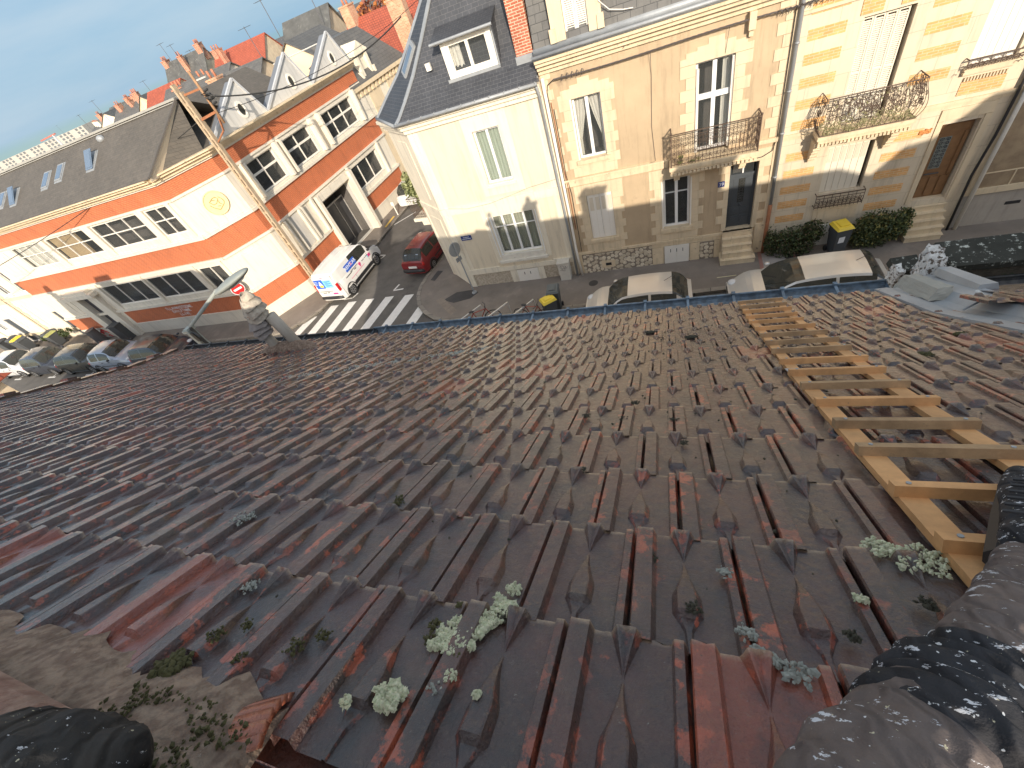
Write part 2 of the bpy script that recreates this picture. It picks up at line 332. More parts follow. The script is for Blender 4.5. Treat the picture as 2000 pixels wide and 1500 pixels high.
def surround(mb, u0, u1, z0, z1, zb=None, w1=.34, w2=.50, bh=.27, top=.45, y=-.02, mi=0, arch=True):
    zb = z0 if zb is None else zb; z = zb; k = 0
    while z < z1 - .02:
        z2 = min(z + bh, z1); w = w2 if k % 2 else w1
        mb.box(u0 - w, u0, y, .01, z + .003, z2 - .003, mi); mb.box(u1, u1 + w, y, .01, z + .003, z2 - .003, mi); z = z2; k += 1
    uc = (u0 + u1) / 2; W = (u1 - u0) / 2
    steps = [(W + w2, .16), (W + w1, .28), (W * .75 + .1, .36), (W * .4, top)] if arch else [(W + w2, top)]
    prev = z1
    for hw, t in steps:
        mb.box(uc - hw, uc + hw, y, .01, prev, z1 + t, mi); prev = z1 + t
def scroll(mb, c, r, a0, turns, T=None, rad=.006, f=1, pl='xz', y=0, n=None, mi=None):
    n = n or int(8 * turns) + 3; pts = []
    for i in range(n + 1):
        t = i / n; a = a0 + f * turns * 2 * math.pi * t; q = r * (1 - .8 * t)
        pts.append((c[0] + q * math.cos(a), y, c[1] + q * math.sin(a)) if pl == 'xz' else (y, c[0] + q * math.cos(a), c[1] + q * math.sin(a)))
    mb.tube(pts, rad, 4, mi, cap=False)
def ironpanel(mb, u0, u1, z0, z1, y=0, rad=.007, pl='xz', dense=1, bulge=None):
    P = (lambda u, z: (u, y, z)) if pl == 'xz' else (lambda u, z: (y, u, z))
    h = z1 - z0; mb.beam(P(u0, z1), P(u1, z1), .035, .022); mb.beam(P(u0, z0 + .05), P(u1, z0 + .05), .02, .016); mb.beam(P(u0, z1 - .1), P(u1, z1 - .1), .016, .012)
    n = max(1, round((u1 - u0) / .2)); s = (u1 - u0) / n
    for i in range(n + 1): mb.tube([P(u0 + i * s, z0), P(u0 + i * s, z1)], rad, 4)
    for i in range(n):
        c = u0 + (i + .5) * s
        mb.tube([P(c, z0), P(c, z1 - .1)], rad * .8, 4)
        for sg in (-1, 1):
            for (zz, rr, a0, tt, f) in ((.18, .30, 0, 1.25, 1), (.42, .36, math.pi / 2, 1.3, -1), (.66, .32, -math.pi / 2, 1.25, 1), (.83, .2, 0, 1.1, -1))[:4 if dense else 2]:
                scroll(mb, (c + sg * s * .24, z0 + h * zz), s * rr * 1.0, a0 if sg > 0 else math.pi - a0, tt, rad=rad * .8, f=f * sg, pl=pl, y=y)
        for k in range(3 if dense else 1): mb.tube([P(c - s * .3, z0 + h * (.1 + .27 * k)), P(c, z0 + h * (.27 + .27 * k)), P(c + s * .3, z0 + h * (.1 + .27 * k))], rad * .7, 4)
def text_mesh(s, size, T, name, m, parent, depth=.004, align='CENTER'):
    cu = bpy.data.curves.new('t', 'FONT'); cu.body = s; cu.size = size; cu.extrude = depth; cu.align_x = align; cu.align_y = 'CENTER'
    o = bpy.data.objects.new('t', cu); col.objects.link(o); dg = bpy.context.evaluated_depsgraph_get()
    me = bpy.data.meshes.new_from_object(o.evaluated_get(dg)); bpy.data.objects.remove(o); 
    mb = M(T); mb.add([(v.co.x, -v.co.z, v.co.y) for v in me.vertices], [tuple(p.vertices) for p in me.polygons])
    if not mb.v: return None
    return mb.build(name, m, parent)
# roof profile of our building (x along street, s down the slope, h off the surface)
P1, P2, SB = R(34), R(28), 4.344
O_Y, O_Z = -math.sin(P1) * .73, H - math.cos(P1) * .73
def prof(s, h=0):
    a = min(s, SB); y = O_Y + math.cos(P1) * a; z = O_Z - math.sin(P1) * a; p = P1
    if s > SB: y += math.cos(P2) * (s - SB); z -= math.sin(P2) * (s - SB); p = P2
    if s > SB - .3: 
        k = min(1, (s - SB + .3) / .6); p = P1 + (P2 - P1) * k
    return y + math.sin(p) * h, z + math.cos(p) * h
def rs(x, s, h=0): y, z = prof(s, h); return (x, y, z)
def verge_x(s): return -6.95 - .427 * s
# ================================================================ SETTING
mb = M(); mb.quad((-1500, -600, 0), (600, -600, 0), (600, 1500, 0), (-1500, 1500, 0)); struct(mb, 'road', asphalt)
def slab(name, pts, z, m, k=.12, kw=.16):
    mb = M(); n = len(pts); top = [(x, y, z) for x, y in pts]; mb.poly(top, 0)
    for i in range(n):
        a, b = pts[i], pts[(i + 1) % n]; mb.quad((a[0], a[1], -.05), (b[0], b[1], -.05), (b[0], b[1], z), (a[0], a[1], z), 1)
    return struct(mb, name, [m, kerbM])
def kerb(name, pts, wd=.2, z=.135):
    mb = M(); L = []; Rr = []
    for i, p in enumerate(pts):
        a = Vector(pts[max(i - 1, 0)]); b = Vector(pts[min(i + 1, len(pts) - 1)]); d = (b - a).normalized(); n = Vector((-d.y, d.x))
        L.append(Vector(p)); Rr.append(Vector(p) + n * wd)
    for i in range(len(pts) - 1):
        a, b, c, d = L[i], L[i + 1], Rr[i + 1], Rr[i]
        mb.quad((a.x, a.y, z), (b.x, b.y, z), (c.x, c.y, z), (d.x, d.y, z)); mb.quad((a.x, a.y, -.02), (b.x, b.y, -.02), (b.x, b.y, z), (a.x, a.y, z))
        mb.quad((c.x, c.y, -.02), (d.x, d.y, -.02), (d.x, d.y, z), (c.x, c.y, z))
    return struct(mb, name, kerbM)
arc = [(-9.2, 12.62), (-9.9, 12.85), (-10.6, 13.35), (-11.2, 14.0), (-11.6, 14.8), (-11.75, 15.6), (-11.7, 16.5), (-11.5, 17.4)]
rk = [(60, 13.6), (12, 13.1), (2, 12.95), (-5, 12.66)] + arc + [(-10.2, 27), (-6.5, 55)]
slab('pavement', rk + [(60, 55)], .12, paveM); kerb('kerb', [(x, y) for x, y in rk][::-1])
lk = [(-90, 14.0), (-60, 13.1), (-40, 12.8), (-24, 12.75), (-20.5, 12.8), (-19.3, 13.0), (-18.3, 13.7), (-17.6, 14.6), (-17.3, 15.6), (-17.2, 17), (-16.85, 24), (-16.4, 28), (-12.5, 58)]
slab('pavement', lk + [(-90, 58)], .12, paveM); kerb('kerb', lk)
slab('pavement', [(-60, 4.9), (60, 5.3), (60, 2), (-60, 2)], .12, paveM)
def stripe(mb, pts, z=.005): mb.poly([(x, y, z) for x, y in pts])
mb = M()
for (xb, xt, yt) in ((-18.34, -18.02, 14.2), (-17.24, -17.0, 15.0), (-16.08, -15.86, 15.15), (-14.97, -14.72, 15.2), (-13.83, -13.46, 15.2), (-12.63, -12.22, 15.15), (-11.22, -10.98, 14.15)):
    stripe(mb, [(xb - .27, 12.55), (xb + .27, 12.55), (xt + .27, yt), (xt - .27, yt)])
struct(mb, 'crosswalk_markings', markM)
mb = M()
for (a, b, c) in (((-16.6, 15.45), (-16.05, 15.5), (-15.9, 15.9)), ((-13.45, 15.7), (-12.85, 15.74), None), ((-13.45, 15.7), (-13.3, 16.2), None), ((-15.97, 19.15), (-15.8, 19.5), (-16.3, 19.6)),
                  ((-16.9, 23.3), (-15.7, 24.6), None), ((-16.3, 17), (-16.1, 19), None), ((-14.2, 10.4), (-14.2, 9.8), None)):
    for p, q in ((a, b), (b, c)):
        if q:
            d = (Vector(q) - Vector(p)); n = Vector((-d.y, d.x)).normalized() * .05
            stripe(mb, [(p[0] - n.x, p[1] - n.y), (q[0] - n.x, q[1] - n.y), (q[0] + n.x, q[1] + n.y), (p[0] + n.x, p[1] + n.y)])
for x in (-43.9, -39.4, -34.9, -30.6, -26.5):
    stripe(mb, [(x, 10.7), (x + .9, 10.7), (x + .9, 10.82), (x, 10.82)]); stripe(mb, [(x + .45, 10.83), (x + .55, 10.83), (x + .85, 11.6), (x + .75, 11.6)])
struct(mb, 'parking_markings', markM)
mb = M(); mb.poly([(-17.42, 22.9, .141), (-17.25, 22.9, .141), (-17.2, 24.3, .141), (-17.37, 24.3, .141)]); struct(mb, 'kerb_marking', yelM)
mb = M(); mb.poly([(1.76, 13.66, .125), (2.4, 13.69, .125), (2.4, 13.72, .125), (1.76, 13.70, .125)]); struct(mb, 'pavement_marking', mat('pale_yellow_paint', (.6, .55, .35)))
mb = M(); mb.poly([(-9.85, 14.2, .125), (-9.2, 13.9, .125), (-8.4, 14.1, .125), (-8.1, 14.5, .125), (-8.5, 14.75, .125), (-9.3, 14.7, .125)])
mb.poly([(-11.25, 16.0, .125), (-10.95, 15.9, .125), (-10.75, 16.7, .125), (-11.1, 16.8, .125)]); struct(mb, 'asphalt_patch', asph2)
mb = M()
c0, c1, c2_, c3 = Vector((-9.86, 14.7)), Vector((-8.65, 13.43)), Vector((-9.02, 12.97)), Vector((-10.3, 14.26)); c0, c1 = Vector((-10.0, 14.45)), Vector((-8.85, 13.35))
for i in range(3):
    for j in range(2):
        f = lambda u, v: (c0.lerp(c1, u)).lerp(c3.lerp(c2_, u), v)
        e = .012; q = [f(i / 3 + e, j / 2 + e), f((i + 1) / 3 - e, j / 2 + e), f((i + 1) / 3 - e, (j + 1) / 2 - e), f(i / 3 + e, (j + 1) / 2 - e)]
        mb.poly([(p.x, p.y, .128) for p in q])
struct(mb, 'utility_covers', mat('cover_concrete', (.24, .20, .16), .85, .2, 3, bump=.3))
mb = M(); mb.cyl((-2.78, 14.2, .12), (-2.78, 14.2, .127), .19, 20); mb.cyl((4.2, 14.45, .12), (4.2, 14.45, .128), .2, 20); struct(mb, 'manhole', mat('cast_iron_cover', (.06, .055, .05), .6, .2, 20, bump=.5, bs=60))
mb = M(); mb.poly([(3.3, 14.95, .126), (3.25, 13.95, .126), (4.2, 13.95, .126), (4.3, 14.95, .126)]); struct(mb, 'pavement_slab', mat('pale_concrete', (.36, .32, .29), .85, .2, 2, blotch=((.25, .22, .2), .55, 3)))
mb = M(); mb.poly([(3.22, 14.95, .128), (3.15, 13.3, .128), (3.27, 13.3, .128), (3.33, 14.95, .128)]); mb.poly([(4.3, 14.95, .13), (4.2, 13.4, .13), (4.27, 13.4, .13), (4.37, 14.95, .13)]); struct(mb, 'drain_channel', mat('pink_channel', (.30, .16, .13)))
# ================================================================ OUR TILED ROOF HOUSE
house = thing('tiled_roof_house', 'dark terracotta tiled roof slope in the foreground with a zinc gutter and lichen', 'house', (-3, 2, 0))
W, G, S0 = .2275, .3345, .665
tileM = bpy.data.materials.new('weathered_clay_tile'); tileM.use_nodes = True
def tile_nodes(m, dark, red, orange, tan, sat=1):
    n = m.node_tree.nodes; l = m.node_tree.links; p = n['Principled BSDF']
    geo = n.new('ShaderNodeNewGeometry')
    def noise(sc, det=8, rough=.65, vec=None):
        x = n.new('ShaderNodeTexNoise'); x.inputs['Scale'].default_value = sc; x.inputs['Detail'].default_value = det; x.inputs['Roughness'].default_value = rough
        l.new(vec or geo.outputs['Position'], x.inputs['Vector']); return x.outputs['Fac']
    def ramp(s, a, b, lo=0, hi=1):
        x = n.new('ShaderNodeMapRange'); x.inputs[1].default_value = a; x.inputs[2].default_value = b; x.inputs[3].default_value = lo; x.inputs[4].default_value = hi; l.new(s, x.inputs[0]); return x.outputs[0]
    def mix(f, a, b):
        x = n.new('ShaderNodeMix'); x.data_type = 'RGBA'; l.new(f, x.inputs[0])
        for i, v in ((6, a), (7, b)):
            if isinstance(v, tuple): x.inputs[i].default_value = (*v, 1)
            else: l.new(v, x.inputs[i])
        return x.outputs[2]
    def mul(a, b):
        x = n.new('ShaderNodeMath'); x.operation = 'MULTIPLY'; l.new(a, x.inputs[0])
        if isinstance(b, (int, float)): x.inputs[1].default_value = b
        else: l.new(b, x.inputs[1])
        return x.outputs[0]
    def add(a, b):
        x = n.new('ShaderNodeMath'); x.operation = 'ADD'; x.use_clamp = True; l.new(a, x.inputs[0]); l.new(b, x.inputs[1]); return x.outputs[0]
    def attr(k):
        x = n.new('ShaderNodeAttribute'); x.attribute_name = k; return x.outputs['Fac']
    rnd, edge, rib = attr('rnd'), attr('edge'), attr('rib')
    base = mix(ramp(noise(5), .38, .64), dark, red)
    base = mix(mul(ramp(rnd, .55, 1.0), .35), base, red)
    wear = ramp(add(mul(noise(17, 9, .7), 1.0), mul(rib, .17)), .64, .70)
    base = mix(mul(wear, ramp(noise(2.2), .42, .58, .12, .95)), base, orange)
    hot = ramp(rnd, .965, .97); base = mix(mul(hot, .5), base, orange)
    base = mix(mul(ramp(noise(3.1), .50, .66), .30), base, tan)
    grit = ramp(noise(90, 6, .8), .54, .66); base = mix(mul(grit, .34), base, tan)
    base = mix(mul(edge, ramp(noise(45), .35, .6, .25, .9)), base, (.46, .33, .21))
    spk = ramp(noise(150, 3), .68, .74); base = mix(mul(spk, ramp(noise(6), .45, .6, 0, .8)), base, (.26, .25, .22))
    lich = ramp(noise(38, 6, .75), .665, .70); base = mix(mul(lich, ramp(noise(1.9, 3), .50, .62)), base, (.30, .29, .24))
    drk = ramp(noise(60, 4), .66, .72); base = mix(mul(drk, .7), base, (.010, .009, .009)); dk2 = ramp(noise(7, 5, .6), .50, .62); base = mix(mul(dk2, .55), base, (.012, .009, .012))
    l.new(base, p.inputs['Base Color'])
    l.new(ramp(noise(24, 9, .75), .32, .68, .28, .72), p.inputs['Roughness']); p.inputs['Specular IOR Level'].default_value = .7; p.inputs['Coat Weight'].default_value = 1.0; p.inputs['Coat IOR'].default_value = 1.5
    l.new(ramp(noise(13, 8, .7), .35, .68, .05, .26), p.inputs['Coat Roughness'])
    bc = n.new('ShaderNodeBump'); bc.inputs['Strength'].default_value = .6; bc.inputs['Distance'].default_value = .006; l.new(noise(55, 6, .6), bc.inputs['Height']); l.new(bc.outputs[0], p.inputs['Coat Normal'])
    b1 = n.new('ShaderNodeBump'); b1.inputs['Strength'].default_value = .9; b1.inputs['Distance'].default_value = .006; l.new(noise(190, 5, .6), b1.inputs['Height'])
    b2 = n.new('ShaderNodeBump'); b2.inputs['Strength'].default_value = .8; b2.inputs['Distance'].default_value = .014; l.new(noise(38, 6, .6), b2.inputs['Height']); l.new(b1.outputs[0], b2.inputs['Normal'])
    l.new(b2.outputs[0], p.inputs['Normal'])
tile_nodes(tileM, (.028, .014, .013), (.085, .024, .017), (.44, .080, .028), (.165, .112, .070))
GXa = [0, .012, .06, .12, .182, .192, .222, .27, .32]; GXb = [.68, .73, .80, .866, .880, .888, .904, .935, .962, .974, .99]
WK = [-1.35, -1.0, -.9, -.62, -.5, -.2, 0, .2, .5, .62, .9, 1.0, 1.35]
GX = np.array(GXa + [.5 + .13 * k for k in WK] + GXb)
GS = np.array([0, .05, .10, .15, .20, .235, .25, .265, .30, .35, .40, .44, .48, .52, .57, .62, .67, .71, .732, .75, .80, .86, .92, .96, .985, 1.0])
def pw(x, xp, fp): return np.interp(x, xp, fp)
def tile_grid():
    V_ = np.repeat(GS[:, None], len(GX), 1); U_ = np.repeat(GX[None], len(GS), 0); H_ = np.zeros_like(U_); R_ = np.zeros_like(U_)
    for i, vv in enumerate(GS):
        v = 1 - vv
        if v < .28: hw = max(.138 * (1 - v / .268), .012); hh = .024 * max(0, 1 - v / .268) ** .8; rid = .010 * (1 - v / .268) if v < .268 else 0
        else: hw = max(pw(v, [.29, .40, .52, .58, .735, .765, .85, 1.0], [.006, .036, .095, .135, .135, .105, .040, .020]), .012); hh = pw(v, [.29, .38, .47, .56, .735, .765, .85, 1.0], [0, .008, .016, .018, .020, .007, .008, .005]); rid = 0
        for k, wk in enumerate(WK):
            j = len(GXa) + k; U_[i, j] = .5 + hw * wk; q = abs(wk)
            prof = 0 if q >= 1 else min(1, (1 - q) / .42)
            if v < .28: prof = 0 if q >= 1 else min(1, (1 - q) / .40) - .35 * max(0, 1 - q / .5) * (v > 0)
            H_[i, j] = hh * prof; R_[i, j] = .75 if 0 < prof < .95 else .3 * (prof > 0)
    far = (np.arange(len(GX)) < len(GXa)) | (np.arange(len(GX)) >= len(GXa) + len(WK))
    band = pw(U_, [0, .012, .185, .222], [.016, .021, .021, 0]); rib = pw(U_, [.868, .888, .962, .985, .99], [0, .013, .013, .004, -.006])
    H_[:, far] = np.maximum(band, rib)[:, far]
    rib_wear = pw(U_, [0, .02, .17, .185, .205, .222, .25, .86, .88, .905, .96, .99], [1.0, .8, .25, .55, .9, .7, 0, 0, .8, .9, .8, 1.0]); R_[:, far] = rib_wear[:, far]  # orange wear weight across the tile, strongest at rib edges and joints
    return U_, V_, H_, R_
def tile_field(rows, xmin, xmax, name, parent, mtl, hoff=0, skip=None, jit=1, coarse=False):
    gx = GX; U_, V_, hh, rb = tile_grid()
    nr, nc = V_.shape; allv = []; allf = []; rn = []; ed = []; ribs = []; base = 0
    idx = np.arange(nr * nc).reshape(nr, nc); q = np.stack([idx[:-1, :-1], idx[1:, :-1], idx[1:, 1:], idx[:-1, 1:]], -1).reshape(-1, 4)
    lip = np.arange(nc) + nr * nc; ql = np.stack([idx[-1, :-1], lip[:-1], lip[1:], idx[-1, 1:]], -1)
    sd0 = np.arange(nr) + nr * nc + nc; qs = np.stack([idx[:-1, 0], sd0[:-1], sd0[1:], idx[1:, 0]], -1)
    sd1 = sd0 + nr; qt = np.stack([idx[:-1, -1], idx[1:, -1], sd1[1:], sd1[:-1]], -1)
    Q = np.concatenate([q, ql, qs, qt]); nv = nr * nc + nc + 2 * nr
    for k in rows:
        off = .024 if k % 2 == 0 else -.0897
        s1 = S0 + k * G; s0 = s1 - G
        i0 = math.floor((xmin(s0) - off) / W) - 1; i1 = math.ceil((xmax(s0) - off) / W) + 1
        for i in range(i0, i1):
            x0 = off + i * W
            if x0 + W * .5 < xmin((s0 + s1) / 2) or x0 + W * .5 > xmax((s0 + s1) / 2): continue
            if skip and skip(x0, k): continue
            r = random.random(); dx = random.uniform(-.0025, .0025) * jit; dh = random.uniform(-.002, .002) * jit; tw = random.uniform(-.006, .006) * jit; ds = random.uniform(-.004, .004) * jit
            xx = x0 + U_ * (W - .002) + dx + tw * (V_ - .5) * .5; ss = s0 + V_ * (G + .006) + ds; h = hoff + hh + .003 + dh + V_ * .017 + tw * (U_ - .5) * .3
            chip = np.zeros(nc)
            if random.random() < .5: c = random.uniform(0, 1); chip = .006 * np.exp(-((gx - c) / .05) ** 2)
            ss[-1] -= chip + np.abs(np.random.randn(nc)) * .0012; 
            X = np.concatenate([xx.ravel(), xx[-1], xx[:, 0], xx[:, -1]]); S = np.concatenate([ss.ravel(), ss[-1] - .004, ss[:, 0], ss[:, -1]])
            Hh = np.concatenate([h.ravel(), h[-1] - .022, h[:, 0] - .02, h[:, -1] - .016])
            a = np.minimum(S, SB); kk = np.clip((S - SB + .3) / .6, 0, 1); kk = np.where(S > SB - .3, kk, 0); p = P1 + (P2 - P1) * kk
            Y = O_Y + math.cos(P1) * a + math.cos(P2) * np.maximum(S - SB, 0) + np.sin(p) * Hh; Z = O_Z - math.sin(P1) * a - math.sin(P2) * np.maximum(S - SB, 0) + np.cos(p) * Hh
            allv.append(np.stack([X, Y, Z], 1)); allf.append(Q + base); base += nv
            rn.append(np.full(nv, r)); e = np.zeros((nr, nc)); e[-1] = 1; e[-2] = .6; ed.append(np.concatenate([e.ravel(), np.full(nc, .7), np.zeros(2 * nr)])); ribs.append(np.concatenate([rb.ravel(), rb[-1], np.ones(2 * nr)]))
    V = np.concatenate(allv); F = np.concatenate(allf); c = V.mean(0); me = bpy.data.meshes.new(name)
    me.vertices.add(len(V)); me.vertices.foreach_set('co', (V - c).ravel()); me.loops.add(len(F) * 4); me.loops.foreach_set('vertex_index', F.ravel().astype(np.int32))
    me.polygons.add(len(F)); me.polygons.foreach_set('loop_start', np.arange(0, len(F) * 4, 4)); me.polygons.foreach_set('loop_total', np.full(len(F), 4))
    me.update(calc_edges=True); me.materials.append(mtl)
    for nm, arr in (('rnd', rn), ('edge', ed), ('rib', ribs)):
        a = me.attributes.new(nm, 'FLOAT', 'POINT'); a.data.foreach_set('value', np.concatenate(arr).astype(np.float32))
    try: me.set_sharp_from_angle(angle=R(16)); 
    except Exception: pass
    me.polygons.foreach_set('use_smooth', np.ones(len(F), bool))
    o = bpy.data.objects.new(name, me); col.objects.link(o)
    if parent: o.parent = parent; o.location = Vector(c) - WL[parent.name]
    else: o.location = c
    WL[o.name] = Vector(c); return o
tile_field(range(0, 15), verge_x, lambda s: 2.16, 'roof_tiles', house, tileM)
# replacement orange tile near the gutter
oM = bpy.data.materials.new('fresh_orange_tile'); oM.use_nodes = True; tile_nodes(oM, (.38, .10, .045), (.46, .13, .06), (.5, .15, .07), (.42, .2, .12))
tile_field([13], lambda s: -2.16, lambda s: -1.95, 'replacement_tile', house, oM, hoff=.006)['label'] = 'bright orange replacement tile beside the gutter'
# underlay (battens hidden), walls, back slope, verge, ridge
mb = M()
sl = [.3, 1.5, 3, SB, 5.34]
for a, b in zip(sl[:-1], sl[1:]): mb.quad(rs(verge_x(a), a, -.03), rs(verge_x(b), b, -.03), rs(2.3, b, -.03), rs(2.3, a, -.03))
ry, rz = prof(.3, .0)
mb.quad((verge_x(.3), ry, rz - .03), (2.3, ry, rz - .03), (2.3, -6.2, 6.3), (-7.1, -6.2, 6.3))
mb.build('roof_underlay', tileM, house)
mb = M(); ex = verge_x(5.2)
mb.poly([(ex, 3.95, 0), (2.3, 3.95, 0), (2.3, 3.95, 6.95), (ex, 3.95, 6.95)])
a0 = verge_x(.3); mb.poly([(ex, 3.95, 0), (ex, 3.95, 6.93), (a0 + .12, ry, rz - .06), (a0 + .12, ry, 0)]); mb.poly([(a0 + .12, ry, 0), (a0 + .12, ry, rz - .06), (-7.0, -6, 6.3), (-7.0, -6, 0)])
mb.poly([(-7, -6, 0), (-7, -6, 6.3), (2.3, -6, 6.3), (2.3, -6, 0)]); mb.build('wall', sandP, house)
mb = M(); mb.mi = 0
for i in range(13):   # verge tiles with overlapping ends
    s = .35 + i * .385; x = verge_x(s); s2 = s + .42; x2 = verge_x(s2)
    d = Vector((x2 - x, 0, 0)); t = .035
    p = [rs(x - .11, s, -.08), rs(x + .10, s, -.08), rs(x2 + .10, s2, -.08), rs(x2 - .11, s2, -.08), rs(x - .11, s, .035), rs(x + .10, s, .05), rs(x2 + .10, s2, .075), rs(x2 - .11, s2, .065)]
    mb.hexa(p); 
    if i % 2: mb.hexa([rs(x2 - .24, s2 - .10, .02), rs(x2 + .05, s2 - .13, .02), rs(x2 + .05, s2 - .02, .02), rs(x2 - .24, s2 + .01, .02), rs(x2 - .24, s2 - .10, .07), rs(x2 + .05, s2 - .13, .095), rs(x2 + .05, s2 - .02, .095), rs(x2 - .24, s2 + .01, .07)])
mb.build('verge_tiles', tileM, house)
# ridge: mortar bed and half-round ridge tiles
mb = M(); n = 300; 
for i in range(n):
    x0 = -7.0 + i * .03; x1 = x0 + .03; f = lambda x: (.335 if x < -.66 else .20) + .018 * math.sin(x * 13) + .012 * math.sin(x * 37) + .008 * math.sin(x * 91)
    g = lambda x: .03 + .008 * math.sin(x * 29) + .004 * math.sin(x * 83)
    mb.quad(rs(x0, f(x0) + .05, .018), rs(x1, f(x1) + .05, .018), rs(x1, f(x1), .036), rs(x0, f(x0), .036)); mb.quad(rs(x0, f(x0), .036), rs(x1, f(x1), .036), rs(x1, .20, g(x1) + .03), rs(x0, .20, g(x0) + .03)); mb.quad(rs(x0, .20, g(x0) + .03), rs(x1, .20, g(x1) + .03), rs(x1, .0, .05), rs(x0, .0, .05))
mortar = mat('ridge_mortar', (.17, .115, .085), .9, .3, 14, bump=1.0, bs=70, c2=(.26, .19, .14), blotch=((.42, .38, .32), .66, 40)); mb.build('ridge_mortar', mortar, house, True)
k = 0; x = -7.0
while x < 2.2:
    if not (-.98 < x + .2 < -.62) and not (-.60 < x < 1.3): 
        mb = M(); N = 12; L = .42; ry2, rz2 = prof(.17, .03)
        for j in range(N):
            a, b = math.pi * j / N, math.pi * (j + 1) / N
            ra, rb = .125, .115
            for (r1, fl) in ((0, 0), (-.014, 1)):
                P = lambda xx, an, rr: (xx, ry2 - .03 + (rr + r1) * math.cos(an), rz2 + (rr + r1) * .95 * math.sin(an))
                mb.quad(P(x, a, ra), P(x + L, a, rb), P(x + L, b, rb), P(x, b, ra))
            e = lambda an, rr: (x + L, ry2 - .03 + rr * math.cos(an), rz2 + rr * .95 * math.sin(an))
            mb.quad(e(a, rb), e(a, rb - .014), e(b, rb - .014), e(b, rb))
        mb.build('ridge_tile', mat('bleached_ridge_tile', (.30, .20, .155), .9, .3, 9, bump=.8, bs=60, c2=(.22, .13, .10)), house, True)
    x += .40
# broken ridge tile shard lying on the mortar
mb = M(place(-.80, -.185, 9.705, R(24), R(-30))); N = 6
for j in range(N):
    a, b = R(20) + R(110) * j / N, R(20) + R(110) * (j + 1) / N
    mb.hexa([(0, .06 * math.cos(a), .04 * math.sin(a)), (.16, .055 * math.cos(a), .036 * math.sin(a)), (.16, .055 * math.cos(b), .036 * math.sin(b)), (0, .06 * math.cos(b), .04 * math.sin(b)),
             (0, .075 * math.cos(a), .055 * math.sin(a)), (.16, .07 * math.cos(a), .05 * math.sin(a)), (.16, .07 * math.cos(b), .05 * math.sin(b)), (0, .075 * math.cos(b), .055 * math.sin(b))])
mb.build('ridge_tile', oM, house, True, label='broken orange ridge tile fragment')
# gutters
def gutter(x0, x1, m, name, lab, dz=0, r=.105, br=.5):
    mb = M(); yc, zc = 4.235, 6.93 + dz; N = 9; pts = []
    for j in range(N + 1): a = math.pi + math.pi * j / N; pts.append((yc + r * math.cos(a), zc + r * math.sin(a)))
    for t in (0, -.006):
        for j in range(N):
            (ya, za), (yb, zb_) = pts[j], pts[j + 1]; mb.quad((x0, ya, za + t), (x1, ya, za + t), (x1, yb, zb_ + t), (x0, yb, zb_ + t))
    mb.tube([(x0, yc + r + .006, zc + .004), (x1, yc + r + .006, zc + .004)], .014, 8)
    mb.quad((x0, 3.95, zc + .05), (x1, 3.95, zc + .05), (x1, yc - r, zc - .01), (x0, yc - r, zc - .01))
    for xx in (x0, x1): mb.poly([(xx, y, z) for y, z in pts])
    g = mb.build(name, m, house, True, label=lab)
    x = x0 + .25
    while x < x1: 
        b = M(); b.box(x - .014, x + .014, yc - r - .02, yc + r + .022, zc + .002, zc + .009); b.box(x - .02, x + .02, yc + r - .012, yc + r + .03, zc + .003, zc + .030); b.build('bracket', m, g); x += br
gutter(-9.25, -4.45, zincD, 'gutter', 'old dark grey zinc gutter length', dz=-.02); gutter(-4.5, 2.2, zincB, 'gutter', 'newer blue grey zinc gutter length')
# zinc valley sheet and party upstand to the right
mb = M()
prev = None
for s in [.0, .6, 1.2, 2.0, 3.0, 3.8, SB, 4.9, 5.42]:
    row = [rs(2.035, s, .008), rs(2.04, s, .030), rs(2.14, s, .034), rs(2.20, s, .020), rs(2.27, s, .035), rs(2.33, s, .10), rs(2.47, s, .13)]
    if prev:
        for i in range(6): mb.quad(prev[i], row[i], row[i + 1], prev[i + 1], 0)
    prev = row
mb.build('zinc_valley', zinc, house, True)
mb = M()
for s in (1.1, 2.15, 3.25, 4.3): mb.box(2.27, 2.35, 0, 0, 0, 0) if 0 else mb.beam(rs(2.20, s, .036), rs(2.36, s + .01, .137), .012, .006)
mb.build('zinc_seam', zinc, house)
# twin concrete flue with weathered louvre caps
fl = M(); fl.tube([(-5.72, 3.60, 7.0), (-5.72, 3.60, 7.5), (-5.74, 3.62, 7.72)], [.08, .07, .075], 12); fl.tube([(-5.42, 3.70, 6.95), (-5.42, 3.70, 7.5), (-5.44, 3.70, 7.88)], [.09, .08, .085], 12)
flo = fl.build('flue_pipe', concM, house, True, label='pair of grey concrete flue pipes standing near the gutter')
mb = M(); mb.tube([(-6.05, 3.50, 7.30), (-5.80, 3.55, 7.30), (-5.45, 3.62, 7.27), (-5.15, 3.62, 7.24), (-4.95, 3.60, 7.22)], [.03, .13, .15, .12, .02], 10); mb.build('mortar_collar', mortar, flo, True)
def shell(mb, c, r0, r1, h, n=18, seed=0):
    vs = []
    for (rr, z) in ((r0, 0), (r0 * .96 + r1 * .04, h * .15), (r1, h), (r1 * .9, h), (r0 * .92, .012)):
        for j in range(n):
            t = 2 * math.pi * j / n; e = rr * (1 + .10 * math.sin(t * 3 + seed) + .05 * math.sin(t * 7 + seed * 2)); vs.append((c[0] + e * math.cos(t), c[1] + e * math.sin(t), c[2] + z + .012 * math.sin(t * 2.3 + seed)))
    fs = [(k * n + j, k * n + (j + 1) % n, (k + 1) * n + (j + 1) % n, (k + 1) * n + j) for k in range(4) for j in range(n)]
    mb.add(vs, fs)
